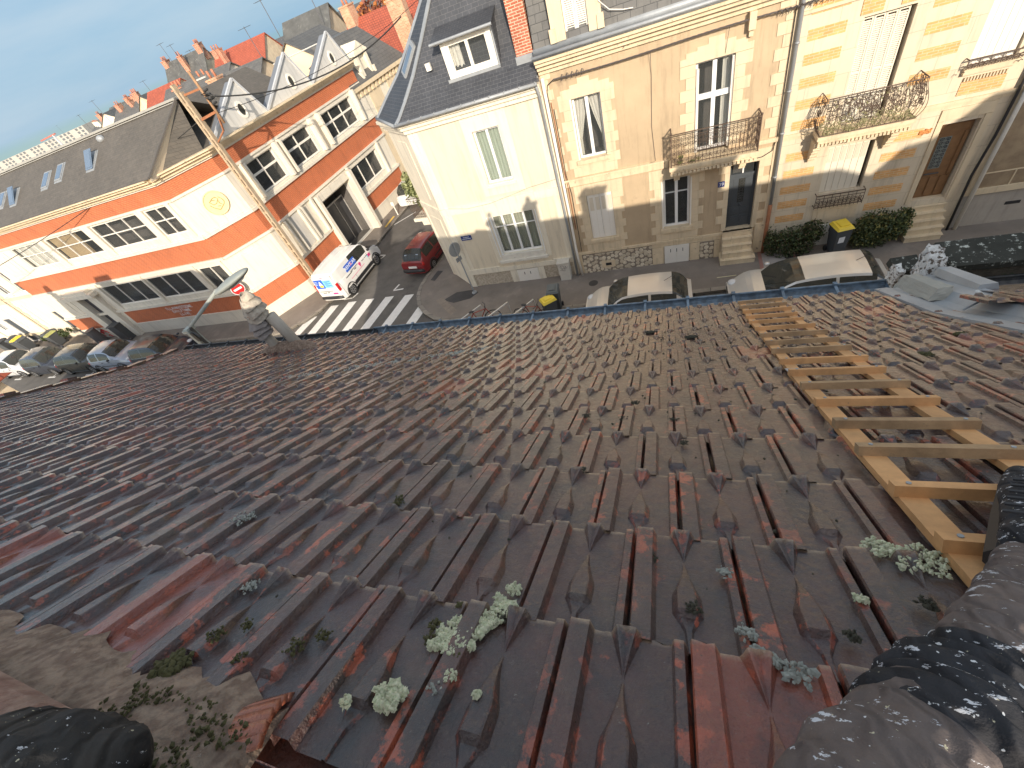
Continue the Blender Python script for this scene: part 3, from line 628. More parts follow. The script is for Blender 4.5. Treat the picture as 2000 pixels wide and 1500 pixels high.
for i, (r0, r1) in enumerate(((.13, .08), (.15, .09), (.16, .10))):
    mb = M(); shell(mb, (-5.70 + .02 * i, 3.60 + .01 * i, 7.62 + .085 * i), r0, r1, .11, seed=i); mb.build('flue_cowl', mat('grey_cowl', (.30, .27, .25), .9, .2, 6, bump=.3), flo, True)
for i, (r0, r1) in enumerate(((.16, .10), (.175, .11), (.15, .085), (.10, .06))):
    mb = M(); shell(mb, (-5.60 + .03 * i, 3.64 + .012 * i, 7.90 + .105 * i), r0, r1, .13 if i < 3 else .10, seed=i + 4); mb.build('flue_cowl', cowlM, flo, True)
# chimneys on the gable end and ridge that throw the shadows seen opposite
def chimney_stack(parent, x0, x1, y0, y1, z0, z1, m=brickR, pots=2, name='chimney', ph=.35, pm=None):
    mb = M(); mb.box(x0, x1, y0, y1, z0, z1); mb.box(x0 - .05, x1 + .05, y0 - .05, y1 + .05, z1, z1 + .1, 0)
    c = mb.build(name, m, parent); n = pots; p = M()
    lx = (x1 - x0) >= (y1 - y0)
    for i in range(n):
        t = (i + .5) / n; x = x0 + (x1 - x0) * (t if lx else .5); y = y0 + (y1 - y0) * (.5 if lx else t); p.cyl((x, y, z1 + .1), (x, y, z1 + .1 + ph), .11, 8, 0, .085)
    if n: p.build('chimney_pots', pm or terra, c, True)
    return c
chimney_stack(house, -7.5, -6.95, -1.3, -.7, 8.0, 11.4)
# moss and lichen growing on the tiles
lichM = mat('pale_green_lichen', (.40, .43, .28), .95, .3, 60, c2=(.50, .49, .35)); lichG = mat('grey_lichen', (.27, .28, .25), .95, .25, 60); mossM = mat('olive_moss', (.065, .060, .022), .95, .35, 80); mossD = mat('dark_moss', (.045, .042, .028), .95, .3, 80)
def clump(name, pts, m, size=.006, flat=.6, par=house):
    mb = M()
    for (x, s, h) in pts:
        p = rs(x, s, h); q = size * random.uniform(.6, 1.5); mb.ball(p, (q * random.uniform(.7, 1.5), q * random.uniform(.7, 1.5), q * flat), 5, jit=.4)
    return mb.build(name, m, par)
def blob(cx, cs, rx, rsx, n, rot=0):
    out = []
    for _ in range(n):
        a = random.uniform(0, 6.283); q = math.sqrt(random.random()) * (1 + .22 * math.sin(a * 5 + cx * 40)); u, v = q * rx * math.cos(a), q * rsx * math.sin(a)
        out.append((cx + u * math.cos(rot) - v * math.sin(rot), cs + u * math.sin(rot) + v * math.cos(rot), .024 + random.uniform(0, .012)))
    return out
def up(x, s, r): return [(a, b, h) for a, b, h in blob(x, s, r, r, int(90000 * r * r + 30))]
clump('lichen_patch', blob(-.428, .570, .042, .030, 900) + blob(-.388, .622, .024, .048, 760, -.7) + blob(-.352, .680, .026, .018, 240) + blob(-.438, .615, .014, .012, 90), lichM, .0038, .9)
clump('lichen_patch', blob(-.487, .440, .027, .025, 620), lichM, .0036, .9)
for (x, s, r) in ((-.352, .735, .016), (-.375, .70, .01), (-.395, .50, .012), (-.345, .66, .008), (-.56, .41, .008), (.503, 1.0, .05), (.44, 1.03, .03), (.346, .85, .010), (.30, .64, .012), (.42, .66, .012), (-.33, .48, .006)): clump('lichen_patch', up(x, s, r), lichM, .0034, .8)
for (x, s, r) in ((.11, .88, .014), (.125, .72, .016), (.137, .68, .010), (.19, .65, .022), (.16, .665, .010), (-1.42, .86, .04), (-.41, .47, .012), (-1.05, .60, .02)): clump('lichen_patch', up(x, s, r), lichG, .0032, .6)
for (x, s, r, m) in ((-.487, .60, .013, mossM), (-.478, .565, .012, mossM), (-.455, .66, .010, mossM), (-.40, .54, .007, mossM), (-.882, 1.035, .022, mossM), (-.90, 1.06, .014, mossM), (.035, .76, .014, mossD), (-.045, .90, .012, mossD), (-.30, 1.34, .014, mossD), (-.345, .65, .012, mossD), (-.38, 1.9, .02, mossD), (-.16, 2.1, .022, mossD), (-.20, 1.86, .02, mossD), (.02, 1.85, .02, mossD), (.05, 1.6, .015, mossD),
                     (-.98, .46, .02, mossM), (-.93, .5, .014, mossM), (-.86, .43, .014, mossM), (-.76, .48, .02, mossM), (-.72, .52, .016, mossM), (-1.0, .38, .03, mossM), (.30, .75, .012, mossD), (.45, .86, .014, mossD), (.60, .95, .02, mossD), (.20, 3.9, .05, mossD), (-.15, 4.3, .05, mossD), (1.35, 2.9, .03, mossM), (1.75, 3.4, .03, mossM)):
    clump('moss_tuft', [(a, b, h) for a, b, h in up(x, s, r)], m, .0027 if r < .03 else .006, .8)
pts = []
for i in range(2600): 
    x = random.uniform(-1.02, -.66); s = .33 - random.random() ** .7 * .2 + .012 * math.sin(x * 13)
    if math.sin(x * 31) + math.sin(s * 67 + x * 9) > -.1: pts.append((x, s, .03 + random.uniform(0, .02) + (.335 - s) * .1))
clump('moss_tuft', pts, mossM, .0032, .9)
pts = []
for i in range(900):
    t = random.random(); x = -3.9 + t * 2.2 + random.gauss(0, .05); s = 2.9 + t * 1.2 + random.gauss(0, .06); pts.append((x, s, .022))
tag(clump('lichen_patch', pts, lichG, .009, .3))
# loose bits, debris on tiles
mb = M()
for _ in range(420):
    x = random.uniform(-3, 1.9); s = random.uniform(.4, 4.5); p = rs(x, s, .022); q = random.uniform(.0015, .004) * (1 + s * .5); mb.ball(p, (q, q, q * .7), 5, jit=.4)
tag(mb.build('loose_grit', mossD, house), kind='stuff')
# ================================================================ ROOF LADDER
wood = mat('pale_ladder_wood', (.56, .30, .125), .65, .3, 6, bump=.15, bs=80, blotch=((.16, .12, .08), .66, 60)); wood2 = mat('weathered_ladder_rung', (.36, .23, .12), .7, .35, 8, bump=.2, bs=80, blotch=((.12, .10, .07), .64, 50))
lad = thing('roof_ladder', 'wooden roof ladder lying on the tiles from the gutter to the person', 'ladder', (.8, 2, 8))
LX = lambda s: np.interp(s, [.5, 1.02, 2.72, 3.9, 5.2], [.52, .542, .612, .692, .742]); RX = lambda s: np.interp(s, [.5, 1.02, 1.5, 2.5, 3.6, 5.2], [.935, .945, .955, 1.0, 1.09, 1.155])
def railing_board(f, dx, ss, w=.062, t=.022):
    for a, b in zip(ss[:-1], ss[1:]):
        xa, xb = f(a) + dx, f(b) + dx
        mb.hexa([rs(xa - w / 2, a, .026), rs(xa + w / 2, a, .026), rs(xb + w / 2, b, .026), rs(xb - w / 2, b, .026), rs(xa - w / 2, a, .026 + t), rs(xa + w / 2, a, .026 + t), rs(xb + w / 2, b, .026 + t), rs(xb - w / 2, b, .026 + t)])
for f, dx in ((LX, .038), (RX, -.042)):
    mb = M(); railing_board(f, dx, [.62, 1.2, 1.9, 2.56]); mb.build('rail', wood, lad)
    mb = M(); railing_board(f, dx + .006, [2.57, 3.2, 3.9, 4.5, 5.2], .056); mb.build('rail', wood, lad)
    mb = M(); a = f(2.55) + dx; mb.hexa([rs(a - .035, 2.47, .049), rs(a + .035, 2.47, .049), rs(a + .035, 2.6, .049), rs(a - .035, 2.6, .049), rs(a - .035, 2.47, .052), rs(a + .035, 2.47, .052), rs(a + .035, 2.6, .052), rs(a - .035, 2.6, .052)]); mb.build('joint_plate', zinc, lad)
for s in (.80, 1.02, 1.25, 1.5, 1.73, 1.98, 2.22, 2.47, 2.72, 3.01, 3.28, 3.58, 3.9, 4.26, 4.5, 4.73, 4.94, 5.17):
    a, b = LX(s) - .004, RX(s) + .004; sl_ = random.uniform(-.006, .006); mb = M(); g = .0165 if s < 2.6 else .013
    if s < .9: b = a + .3; 
    mb.hexa([rs(a, s - g, .0475), rs(b, s - g + sl_, .0475), rs(b, s + g + sl_, .0475), rs(a, s + g, .0475), rs(a, s - g, .080), rs(b, s - g + sl_, .080), rs(b, s + g + sl_, .080), rs(a, s + g, .080)])
    o = mb.build('rung', wood2 if random.random() < .6 else wood, lad)
    mb = M()
    for x in (a + .035, b - .035): p = rs(x, s, .081); mb.cyl(p, (p[0], p[1] + .001, p[2] + .002), .006, 8)
    mb.build('screw', zinc, o)
# ================================================================ PERSON
def skin(name, nodes, edges, mats, root=0, sub=2):
    me = bpy.data.meshes.new(name); me.from_pydata([n[:3] for n in nodes], edges, []); o = bpy.data.objects.new(name, me); col.objects.link(o)
    md = o.modifiers.new('skin', 'SKIN'); md.use_smooth_shade = True
    for i, n in enumerate(nodes):
        sv = me.skin_vertices[0].data[i]; sv.radius = (n[3], n[4] if len(n) > 4 else n[3]); sv.use_root = (i == root)
    s2 = o.modifiers.new('sub', 'SUBSURF'); s2.levels = sub; s2.render_levels = sub
    dg = bpy.context.evaluated_depsgraph_get(); m2 = bpy.data.meshes.new_from_object(o.evaluated_get(dg)); o.modifiers.clear(); o.data = m2; m2.name = name
    m2.materials.clear()
    for m in mats: m2.materials.append(m)
    for p in m2.polygons: p.use_smooth = True
    return o
def splat(name, base, dirt, seed=0, amt=.60, fine=.66):
    m = bpy.data.materials.new(name); m.use_nodes = True; n = m.node_tree.nodes; l = m.node_tree.links; p = n['Principled BSDF']; geo = n.new('ShaderNodeNewGeometry')
    def N(sc, det=6, r=.6):
        x = n.new('ShaderNodeTexNoise'); x.inputs['Scale'].default_value = sc; x.inputs['Detail'].default_value = det; x.inputs['Roughness'].default_value = r; l.new(geo.outputs['Position'], x.inputs['Vector']); return x.outputs['Fac']
    def Rm(s, a, b):
        x = n.new('ShaderNodeMapRange'); x.inputs[1].default_value = a; x.inputs[2].default_value = b; l.new(s, x.inputs[0]); return x.outputs[0]
    def mix(f, a, b):
        x = n.new('ShaderNodeMix'); x.data_type = 'RGBA'; l.new(f, x.inputs[0])
        for i, v in ((6, a), (7, b)):
            if isinstance(v, tuple): x.inputs[i].default_value = (*v, 1)
            else: l.new(v, x.inputs[i])
        return x.outputs[2]
    c = mix(Rm(N(14), .35, .65), base, dirt)
    mpn = n.new('ShaderNodeMapping'); mpn.inputs['Rotation'].default_value = (.4, .7, .7); mpn.inputs['Scale'].default_value = (1, 2.6, 1); l.new(geo.outputs['Position'], mpn.inputs[0])
    st = n.new('ShaderNodeTexNoise'); st.inputs['Scale'].default_value = 30; st.inputs['Detail'].default_value = 6; st.inputs['Roughness'].default_value = .7; l.new(mpn.outputs[0], st.inputs['Vector'])
    c = mix(Rm(st.outputs['Fac'], amt, amt + .015), c, (.60, .61, .64)); c = mix(Rm(N(85, 3), fine, fine + .02), c, (.66, .67, .68)); c = mix(Rm(N(120, 3), .70, .72), c, (.5, .46, .32))
    l.new(c, p.inputs['Base Color']); p.inputs['Roughness'].default_value = .85
    w_ = n.new('ShaderNodeTexWave'); w_.inputs['Scale'].default_value = 900; 
    b = n.new('ShaderNodeBump'); b.inputs['Strength'].default_value = .5; b.inputs['Distance'].default_value = .0016; l.new(N(420, 2), b.inputs['Height'])
    b2 = n.new('ShaderNodeBump'); b2.inputs['Strength'].default_value = .8; b2.inputs['Distance'].default_value = .012
    wv = n.new('ShaderNodeTexWave'); wv.inputs['Scale'].default_value = 9; wv.inputs['Distortion'].default_value = 9; wv.inputs['Detail'].default_value = 3; l.new(geo.outputs['Position'], wv.inputs['Vector'])
    l.new(wv.outputs['Fac'], b2.inputs['Height']); l.new(b.outputs[0], b2.inputs['Normal']); l.new(b2.outputs[0], p.inputs['Normal']); return m
trouser = splat('paint_spattered_trousers', (.16, .125, .11), (.10, .08, .075), amt=.61, fine=.685); padM = splat('black_paint_spattered_cloth', (.014, .014, .016), (.03, .03, .035), amt=.60, fine=.66); skinM = mat('skin', (.5, .3, .22), .6); sleeveM = splat('dark_glove_cloth', (.016, .015, .015), (.04, .036, .032), amt=.64, fine=.71)
per = thing('person', 'roofer sitting on the ridge in paint spattered grey work trousers and black knee pads', 'person', (0, -.4, 9.6))
nodes = [(.06, -.56, 9.86, .13, .15), (.03, -.60, 10.05, .125, .15), (0, -.62, 10.25, .12, .155), (0, -.60, 10.42, .09, .16), (0, -.58, 10.56, .05), (.01, -.55, 10.70, .085, .09), (.01, -.54, 10.80, .07),
         (.16, -.42, 9.93, .095), (.125, -.2, 9.935, .090), (.130, -.03, 9.930, .084), (.245, .062, 9.85, .064), (.35, .15, 9.765, .058), (.44, .235, 9.68, .052), (.53, .325, 9.58, .049), (.60, .41, 9.50, .040),
         (-.10, -.50, 9.90, .095), (-.42, -.38, 9.93, .09), (-.78, -.26, 9.93, .085), (-.97, -.30, 9.80, .06), (-1.1, -.55, 9.62, .05), (-1.2, -.72, 9.5, .04),
         (.20, -.60, 10.42, .06), (.27, -.52, 10.22, .046), (.2, -.30, 10.28, .035), (.12, -.16, 10.36, .028),
         (-.20, -.60, 10.42, .06), (-.26, -.5, 10.22, .046), (-.18, -.30, 10.28, .035), (-.12, -.16, 10.36, .028)]
edges = [(0, 1), (1, 2), (2, 3), (3, 4), (4, 5), (5, 6), (0, 7), (7, 8), (8, 9), (9, 10), (10, 11), (11, 12), (12, 13), (13, 14), (0, 15), (15, 16), (16, 17), (17, 18), (18, 19), (19, 20), (3, 21), (21, 22), (22, 23), (23, 24), (3, 25), (25, 26), (26, 27), (27, 28)]
body = skin('body', nodes, edges, [trouser], sub=3); body.parent = per; body.location = -Vector(per.location); WL['body'] = Vector((0, 0, 0))
from mathutils import noise as mn
def folds(o, amp, sc, ax=None):
    me = o.data; ns = [v.normal.copy() for v in me.vertices]
    for v, nn_ in zip(me.vertices, ns):
        p = v.co; q = mn.noise(p * sc) + .5 * mn.noise(p * sc * 2.3 + Vector((3, 1, 2)))
        k = (1 - abs(2 * ((p.dot(ax) * 11 + q * .8) % 1) - 1)) ** .7 if ax is not None else 0
        v.co = p + nn_ * amp * (q * .7 + k * .9 - .3)
def sk(name, nodes, m, parent=per, amp=.006, sc=14, ax=None, sub=3):
    o = skin(name, nodes, [(i, i + 1) for i in range(len(nodes) - 1)], [m], sub=sub); folds(o, amp, sc, ax); o.parent = parent; o.location = -WL[parent.name]; return o
# rumpled black knee pad cloth folded round the knee and upper shin
sk('knee_pad', [(.222, .034, 9.875, .072), (.242, .050, 9.860, .080), (.262, .066, 9.845, .069), (.283, .084, 9.828, .078), (.304, .102, 9.810, .067), (.325, .120, 9.794, .073), (.345, .140, 9.776, .060)], padM, amp=.016, sc=11, ax=Vector((1.9, 1.6, -1.6)))
sk('glove', [(-.97, -.30, 9.93, .085), (-.90, -.25, 9.945, .092), (-.84, -.215, 9.935, .088), (-.77, -.19, 9.90, .066), (-.73, -.18, 9.86, .04)], sleeveM, amp=.020, sc=10, ax=Vector((1.2, .9, .4)))
shoe = sk('shoe', [(.60, .41, 9.51, .046), (.64, .45, 9.465, .052, .045), (.685, .525, 9.42, .048, .042), (.74, .61, 9.365, .050, .040), (.785, .68, 9.315, .040, .032)], padM)
folds(body, .010, 9, Vector((.9, .8, -.8)))
mb = M()
for i in range(6):
    t = i / 5; c = Vector((.625, .475, 9.515)).lerp(Vector((.73, .60, 9.415)), t); mb.tube([tuple(c + Vector((-.035, .012, .0))), tuple(c + Vector((0, 0, .016))), tuple(c + Vector((.03, -.018, 0)))], .004, 6)
mb.build('lace', blackP, per)
mb = M(); P0 = [Vector(p) for p in ((.60, .42, 9.44), (.685, .53, 9.375), (.79, .685, 9.285))]; mb.tube([tuple(p + Vector((0, 0, -.012))) for p in P0], [.028, .036, .028], 8); mb.build('shoe_sole', blackP, per)
mb = M(); mb.ball((.150, .005, 10.005), (.030, .016, .014), 10); mb.build('trouser_patch', mat('olive_lining', (.10, .10, .03), .9, .2, 40), per, True)
# ================================================================ NEIGHBOUR ROOF (right)
nb = thing('neighbour_house', 'neighbouring roof at the right edge with orange brown tiles and lichen dotted slate coping', 'house', (4.5, 2, 0))
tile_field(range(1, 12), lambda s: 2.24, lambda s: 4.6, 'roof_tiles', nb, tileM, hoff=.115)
mb = M(); mb.quad(rs(2.42, .2, .12), rs(2.42, 4.8, .10), rs(11.6, 4.8, .10), rs(11.6, .2, .12)); mb.quad(rs(2.42, .2, .0), rs(11.6, .2, 0), (11.6, -7, 6.2), (2.42, -7, 6.2)); mb.build('roof', tileM, nb)
mb = M(); mb.box(2.42, 11.6, -6.9, 3.8, 0, 6.1); mb.box(2.42, 11.6, 3.8, 4.55, 0, 6.62); mb.build('wall', sandP, nb)
mb = M(); T0 = 6.95
mb.hexa([(2.78, 4.43, T0 - .06), (11.6, 4.40, T0 - .05), (11.6, 4.86, T0 - .05), (2.70, 4.83, T0 - .05), (2.78, 4.43, T0 + .01), (11.6, 4.40, T0 + .02), (11.6, 4.86, T0 + .05), (2.74, 4.83, T0 + .04)])
mb.hexa([(2.36, 4.56, 6.80), (2.58, 4.56, 6.80), (2.58, 4.80, 6.80), (2.36, 4.80, 6.80), (2.36, 4.56, 6.86), (2.60, 4.56, 6.86), (2.62, 4.82, 6.87), (2.38, 4.80, 6.87)]); mb.build('slate_coping', slateL, nb)
mb = M(); mb.box(2.80, 11.6, 4.45, 4.80, 6.5, T0 - .061); mb.build('parapet', mat('mossy_masonry', (.09, .075, .055), .95, .4, 8, bump=1, bs=40, blotch=((.05, .06, .03), .55, 10)), nb)
mb = M(); 
for j in range(8):
    a, b = math.pi + math.pi * j / 8, math.pi + math.pi * (j + 1) / 8; P = lambda x, t: (x, 4.33 + .09 * math.cos(t), 6.76 + .09 * math.sin(t)); mb.quad(P(2.75, a), P(11.6, a), P(11.6, b), P(2.75, b))
mb.tube([(2.75, 4.43, 6.77), (11.6, 4.43, 6.77)], .016, 8); mb.tube([(2.75, 4.235, 6.77), (11.6, 4.235, 6.77)], .016, 8); mb.build('gutter', zincD, nb, True)
# carved stone end block under flaking white paint
flak = mat('flaking_white_paint', (.62, .61, .58), .8, .1, 6, bump=.8, bs=40, blotch=((.10, .075, .055), .50, 22)); conB = mat('grey_render_block', (.33, .32, .28), .85, .12, 5, bump=.3, bs=40)
mb = M()
def rough_hexa(p, n=4, amp=.02):
    base = [Vector(q) for q in p]
    f = lambda u, v, w_: ((base[0].lerp(base[1], u)).lerp(base[3].lerp(base[2], u), v)).lerp((base[4].lerp(base[5], u)).lerp(base[7].lerp(base[6], u), v), w_)
    for ax in range(3):
        for side in (0, 1):
            g = [[None] * (n + 1) for _ in range(n + 1)]
            for i in range(n + 1):
                for j in range(n + 1):
                    a = [0, 0, 0]; a[ax] = side; a[(ax + 1) % 3] = i / n; a[(ax + 2) % 3] = j / n; v = f(*a); s = math.sin(v.x * 61 + v.z * 37) * math.sin(v.y * 53 + v.z * 71); g[i][j] = tuple(v + Vector((s, math.sin(v.z * 67 + v.x * 23), s)) * amp)
            for i in range(n):
                for j in range(n): mb.quad(g[i][j], g[i + 1][j], g[i + 1][j + 1], g[i][j + 1])
rough_hexa([(2.40, 4.10, 6.86), (2.62, 4.10, 6.84), (2.66, 4.40, 6.84), (2.42, 4.42, 6.86), (2.44, 4.28, 7.24), (2.56, 4.22, 7.20), (2.58, 4.40, 7.24), (2.46, 4.44, 7.27)], 7, .016)
rough_hexa([(2.33, 4.44, 6.72), (2.42, 4.44, 6.72), (2.42, 4.66, 6.72), (2.33, 4.66, 6.72), (2.34, 4.46, 6.93), (2.40, 4.46, 6.93), (2.40, 4.62, 6.93), (2.34, 4.62, 6.93)], 4, .012)
mb.build('corbel_stone', flak, nb, True)
mb = M(); rough_hexa([rs(2.17, 4.72, .03), rs(2.33, 4.70, .03), rs(2.38, 5.50, .0), rs(2.22, 5.50, .0), rs(2.23, 4.74, .13), rs(2.33, 4.74, .14), rs(2.38, 5.46, .14), rs(2.28, 5.46, .14)], 6, .006)
mb.build('stone_block', conB, nb)
mb = M(); rough_hexa([rs(2.36, 4.30, .04), rs(2.50, 4.30, .05), rs(2.52, 4.62, .05), rs(2.37, 4.60, .04), rs(2.38, 4.33, .10), rs(2.48, 4.33, .11), rs(2.49, 4.58, .12), rs(2.40, 4.58, .12)], 5, .012); mb.build('mortar_patch', mat('white_mortar', (.62, .64, .62), .8, .1, 8), nb, True)
mb = M(); mb.hexa([rs(2.42, 4.62, .10), rs(2.56, 4.60, .10), rs(2.58, 5.3, .14), rs(2.44, 5.3, .14), rs(2.44, 4.62, .16), rs(2.54, 4.60, .17), rs(2.56, 5.3, .21), rs(2.46, 5.3, .21)]); mb.build('zinc_flashing', zinc, nb)
# casters beside it: neighbour gable further right
nb2 = thing('gabled_house', 'tall house beyond the right edge on our side of the street', 'house', (16, 0, 0))
mb = M(); mb.prism([(12.35, -.3, 0), (12.4, -.3, 8), (22, -.3, 8), (22, -.3, 0)], (0, -6.5, 0)); mb.box(12.6, 22, -.28, 4.0, 0, 6.6); mb.build('wall', sandP, nb2)
mb = M(); mb.prism([(12.4, -.15, 8.01), (12.65, -.15, 9.5), (13.0, -.15, 10.2), (13.6, -.15, 10.3), (14.5, -.15, 11.2), (22, -.15, 11.6), (22, -.15, 8.01)][::-1], (0, -6.7, 0)); mb.build('roof', slateG, nb2)
nb3 = thing('corner_house', 'house on our side beyond the left side street, outside the frame', 'house', (-28, 0, 0))
mb = M(); mb.box(-30.6, -17.2, -6, 4.0, 0, 6.6); mb.build('wall', sandP, nb3)
mb = M(); mb.prism([(-30.8, -6.2, 6.6), (-30.8, 4.3, 6.6), (-30.8, -.8, 10.9)], (13.8, 0, 0)); mb.build('roof', redTile, nb3); chimney_stack(nb3, -25.2, -23.9, -1.2, -.5, 10, 11.3, pots=0); chimney_stack(nb3, -30.7, -30.3, -1.2, -.5, 10, 11.4, pots=0)
chimney_stack(house, 1.75, 2.15, -1.3, -.9, 8.6, 10.95, pots=1, ph=.3)
chimney_stack(nb, 3.75, 4.5, -.8, -.3, 9, 10.75, pots=2, ph=.15); chimney_stack(nb, 6.7, 8.3, -.9, -.3, 9, 10.9, pots=0)
# ================================================================ WHITE CORNER HOUSE
wh = thing('corner_house', 'cream white rendered corner house with dark slate mansard roof', 'house', (-6, 18, 0))
mb = M(FW)
H1 = [(-6.10, -5.12, 4.55, 6.37), (-6.52, -4.72, 1.56, 3.30), (-6.15, -5.17, 0.0, .72)]
facade(mb, (-8.5, -3.45), (0, 7.05), H1[:2], matf=lambda u, z: 2 if z < .76 else (0 if (-8.1 < u < -3.8) else 1), rev=1, dark=3, ub=(-8.1, -3.8), zb=(.76,))
mb.T = frame(-10, 16.36, -8.5, 15); facade(mb, (0, 2.03), (0, 7.05), [], matf=lambda u, z: 2 if z < .7 else 1)
SW = frame(-8.7, 26.2, -10, 16.36); mb.T = SW; facade(mb, (0, 9.93), (0, 7.05), [(7.6, 8.6, 3.3, 5.6), (4.5, 5.5, 3.3, 5.6), (4.5, 5.5, .9, 2.6), (1.5, 2.5, 3.3, 5.6)], matf=1, rev=1, dark=3)
mb.T = Matrix(); mb.quad((-3.45, 15, 0), (-3.45, 24, 0), (-3.45, 24, 7), (-3.45, 15, 7), 1)
mb.build('wall', [creamW, whiteS, base39, roomM], wh)
mb = M(FW)   # flat raised frames, plinth, bands, corner pilasters
for u0, u1, z0, z1 in ((-6.42, -6.10, 4.12, 6.86), (-5.12, -4.76, 4.12, 6.86), (-6.85, -6.52, 1.20, 3.66), (-4.72, -4.40, 1.20, 3.66)): mb.box(u0, u1, -.02, .01, z0, z1)
mb.box(-6.10, -5.12, -.021, .01, 6.37, 6.86); mb.box(-6.10, -5.12, -.021, .01, 4.12, 4.44); mb.box(-6.52, -4.72, -.021, .01, 3.30, 3.66)
mb.box(-8.5, -3.45, -.05, .01, 3.72, 3.96); mb.box(-8.5, -3.45, -.03, .01, 3.66, 3.719); mb.box(-8.5, -6.86, -.05, .01, .76, 1.02); mb.box(-6.86, -4.39, -.051, .01, .76, .95); mb.box(-4.39, -3.45, -.05, .01, .76, 1.02)
mb.box(-8.5, -8.28, -.035, .01, .0, 3.66); mb.box(-8.5, -8.28, -.025, .01, 3.97, 6.95); mb.box(-3.62, -3.45, -.035, .01, .0, 3.66)
mb.box(-6.45, -6.15, -.03, .01, 0, .74); mb.box(-5.17, -4.9, -.03, .01, 0, .74)
mb.T = frame(-10, 16.36, -8.5, 15); mb.box(0, 2.03, -.05, .01, 3.72, 3.96); mb.box(0, .2, -.03, .01, 0, 3.7); mb.box(1.83, 2.03, -.03, .01, 0, 3.7); mb.box(.55, 1.5, -.02, .01, 4.3, 6.5); mb.box(.55, 1.5, -.02, .01, 1.2, 3.4)
mb.build('stone_trim', whiteS, wh)
mb = M(FW)
for z0, z1, o in ((6.86, 7.0, -.10), (7.001, 7.12, -.18), (7.121, 7.22, -.26)): mb.box(-8.5 + o * .4, -3.45, o, .01, z0, z1)
mb.T = frame(-10, 16.36, -8.5, 15)
for z0, z1, o in ((6.862, 7.002, -.10), (7.003, 7.118, -.18), (7.123, 7.218, -.26)): mb.box(0 + o * .4, 2.03 - o * .35, o, .01, z0, z1)
mb.T = SW
for z0, z1, o in ((6.864, 7.004, -.10), (7.005, 7.116, -.18), (7.125, 7.216, -.26)): mb.box(0, 9.93 - o * .35, o, .01, z0, z1)
mb.build('cornice', whiteS, wh)
# gutter line and mansard
def hull(zs): pass
Ev = [(-3.45, 14.62), (-8.60, 14.62), (-10.25, 16.45), (-9.0, 26.2)]
prof_m = [(7.28, 0), (7.42, .16), (7.75, .48), (8.3, .80), (9.0, 1.08), (9.9, 1.36), (11.2, 1.72)]
fr = [[(-3.45, 14.62 + d, z) for z, d in prof_m], [(x, 14.62 + d, z) for (z, d), x in zip(prof_m, (-8.56, -8.40, -8.12, -7.63, -7.08, -6.39, -5.4))], [(x, 16.5, z) for (z, d), x in zip(prof_m, (-10.22, -10.02, -9.55, -8.72, -7.88, -6.87, -5.42))], [(-9.0 + d, 26.2, z) for z, d in prof_m]]
mb = M()
for k in range(3):
    for i in range(len(prof_m) - 1): mb.quad(fr[k + 1][i], fr[k][i], fr[k][i + 1], fr[k + 1][i + 1])
mb.poly([f[-1] for f in fr][::-1]); rf = mb.build('roof', slateD, wh)
mb = M()
for k in (1, 2):
    for i in range(len(prof_m) - 1): mb.beam(fr[k][i], fr[k][i + 1], .15, .03, up=(-.5, -.7, .3))
mb.build('zinc_hip', zinc, rf)
mb = M(); q0, q1 = Vector(fr[1][3]).lerp(Vector(fr[2][3]), .5), Vector(fr[1][4]).lerp(Vector(fr[2][4]), .5); nn0 = Vector((-.75, -.6, .35)); mb.beam(tuple(q0 + nn0 * .03), tuple(q1 + nn0 * .03), .42, .10, 0, up=tuple(nn0)); mb.beam(tuple(q0.lerp(q1, .1) + nn0 * .085), tuple(q0.lerp(q1, .9) + nn0 * .085), .26, .02, 1, up=tuple(nn0)); mb.build('skylight', [zinc, glassS], rf)
mb = M(); mb.box(-7.02, -6.86, 15.26, 15.36, 8.30, 8.50); mb.build('vent_grille', whPaint, rf)
mb = M(); e = Ev
for a, b in zip(e[:-1], e[1:]): mb.tube([(a[0], a[1] - .03, 7.27), (b[0], b[1] - .03, 7.27)], .055, 8)
for i in range(11): x = -8.5 + i * .5; mb.box(x - .012, x + .012, 14.52, 14.70, 7.30, 7.335)
mb.build('gutter', zinc, wh, True)
# dormer with wide window
dm = M(); dy = 15.15
dm.box(-6.28, -6.10, dy, dy + 1.2, 7.86, 8.86, 1); dm.box(-4.76, -4.58, dy, dy + 1.2, 7.86, 8.86, 1); dm.box(-6.10, -4.76, dy, dy + .16, 7.86, 8.02, 1); dm.box(-6.10, -4.76, dy + .001, dy + .16, 8.80, 8.86, 1); dm.box(-6.1, -4.85, dy + .7, dy + .75, 8.02, 8.80, 3)
dm.hexa([(-6.48, dy - .22, 8.90), (-4.46, dy - .22, 8.90), (-4.46, dy + 1.3, 9.35), (-6.48, dy + 1.3, 9.35), (-6.48, dy - .22, 8.95), (-4.46, dy - .22, 8.95), (-4.46, dy + 1.3, 9.41), (-6.48, dy + 1.3, 9.41)], 0)
dm.box(-6.42, -4.52, dy - .16, dy, 8.86, 8.90, 1); dm.hexa([(-4.579, dy + .05, 7.8), (-4.52, dy + .05, 7.8), (-4.52, dy + 1.2, 7.8), (-4.579, dy + 1.2, 7.8), (-4.579, dy + .05, 8.89), (-4.52, dy + .05, 8.89), (-4.52, dy + 1.2, 9.3), (-4.579, dy + 1.2, 9.3)], 0)
dm.tube([(-6.5, dy - .24, 8.92), (-4.45, dy - .24, 8.92)], .04, 8, 2); dm.tube([(-4.5, dy - .22, 8.9), (-4.56, dy - .05, 8.75), (-4.57, dy - .05, 7.9)], .028, 8, 2); dm.box(-6.36, -4.56, dy - .03, dy, 7.84, 7.93, 2)
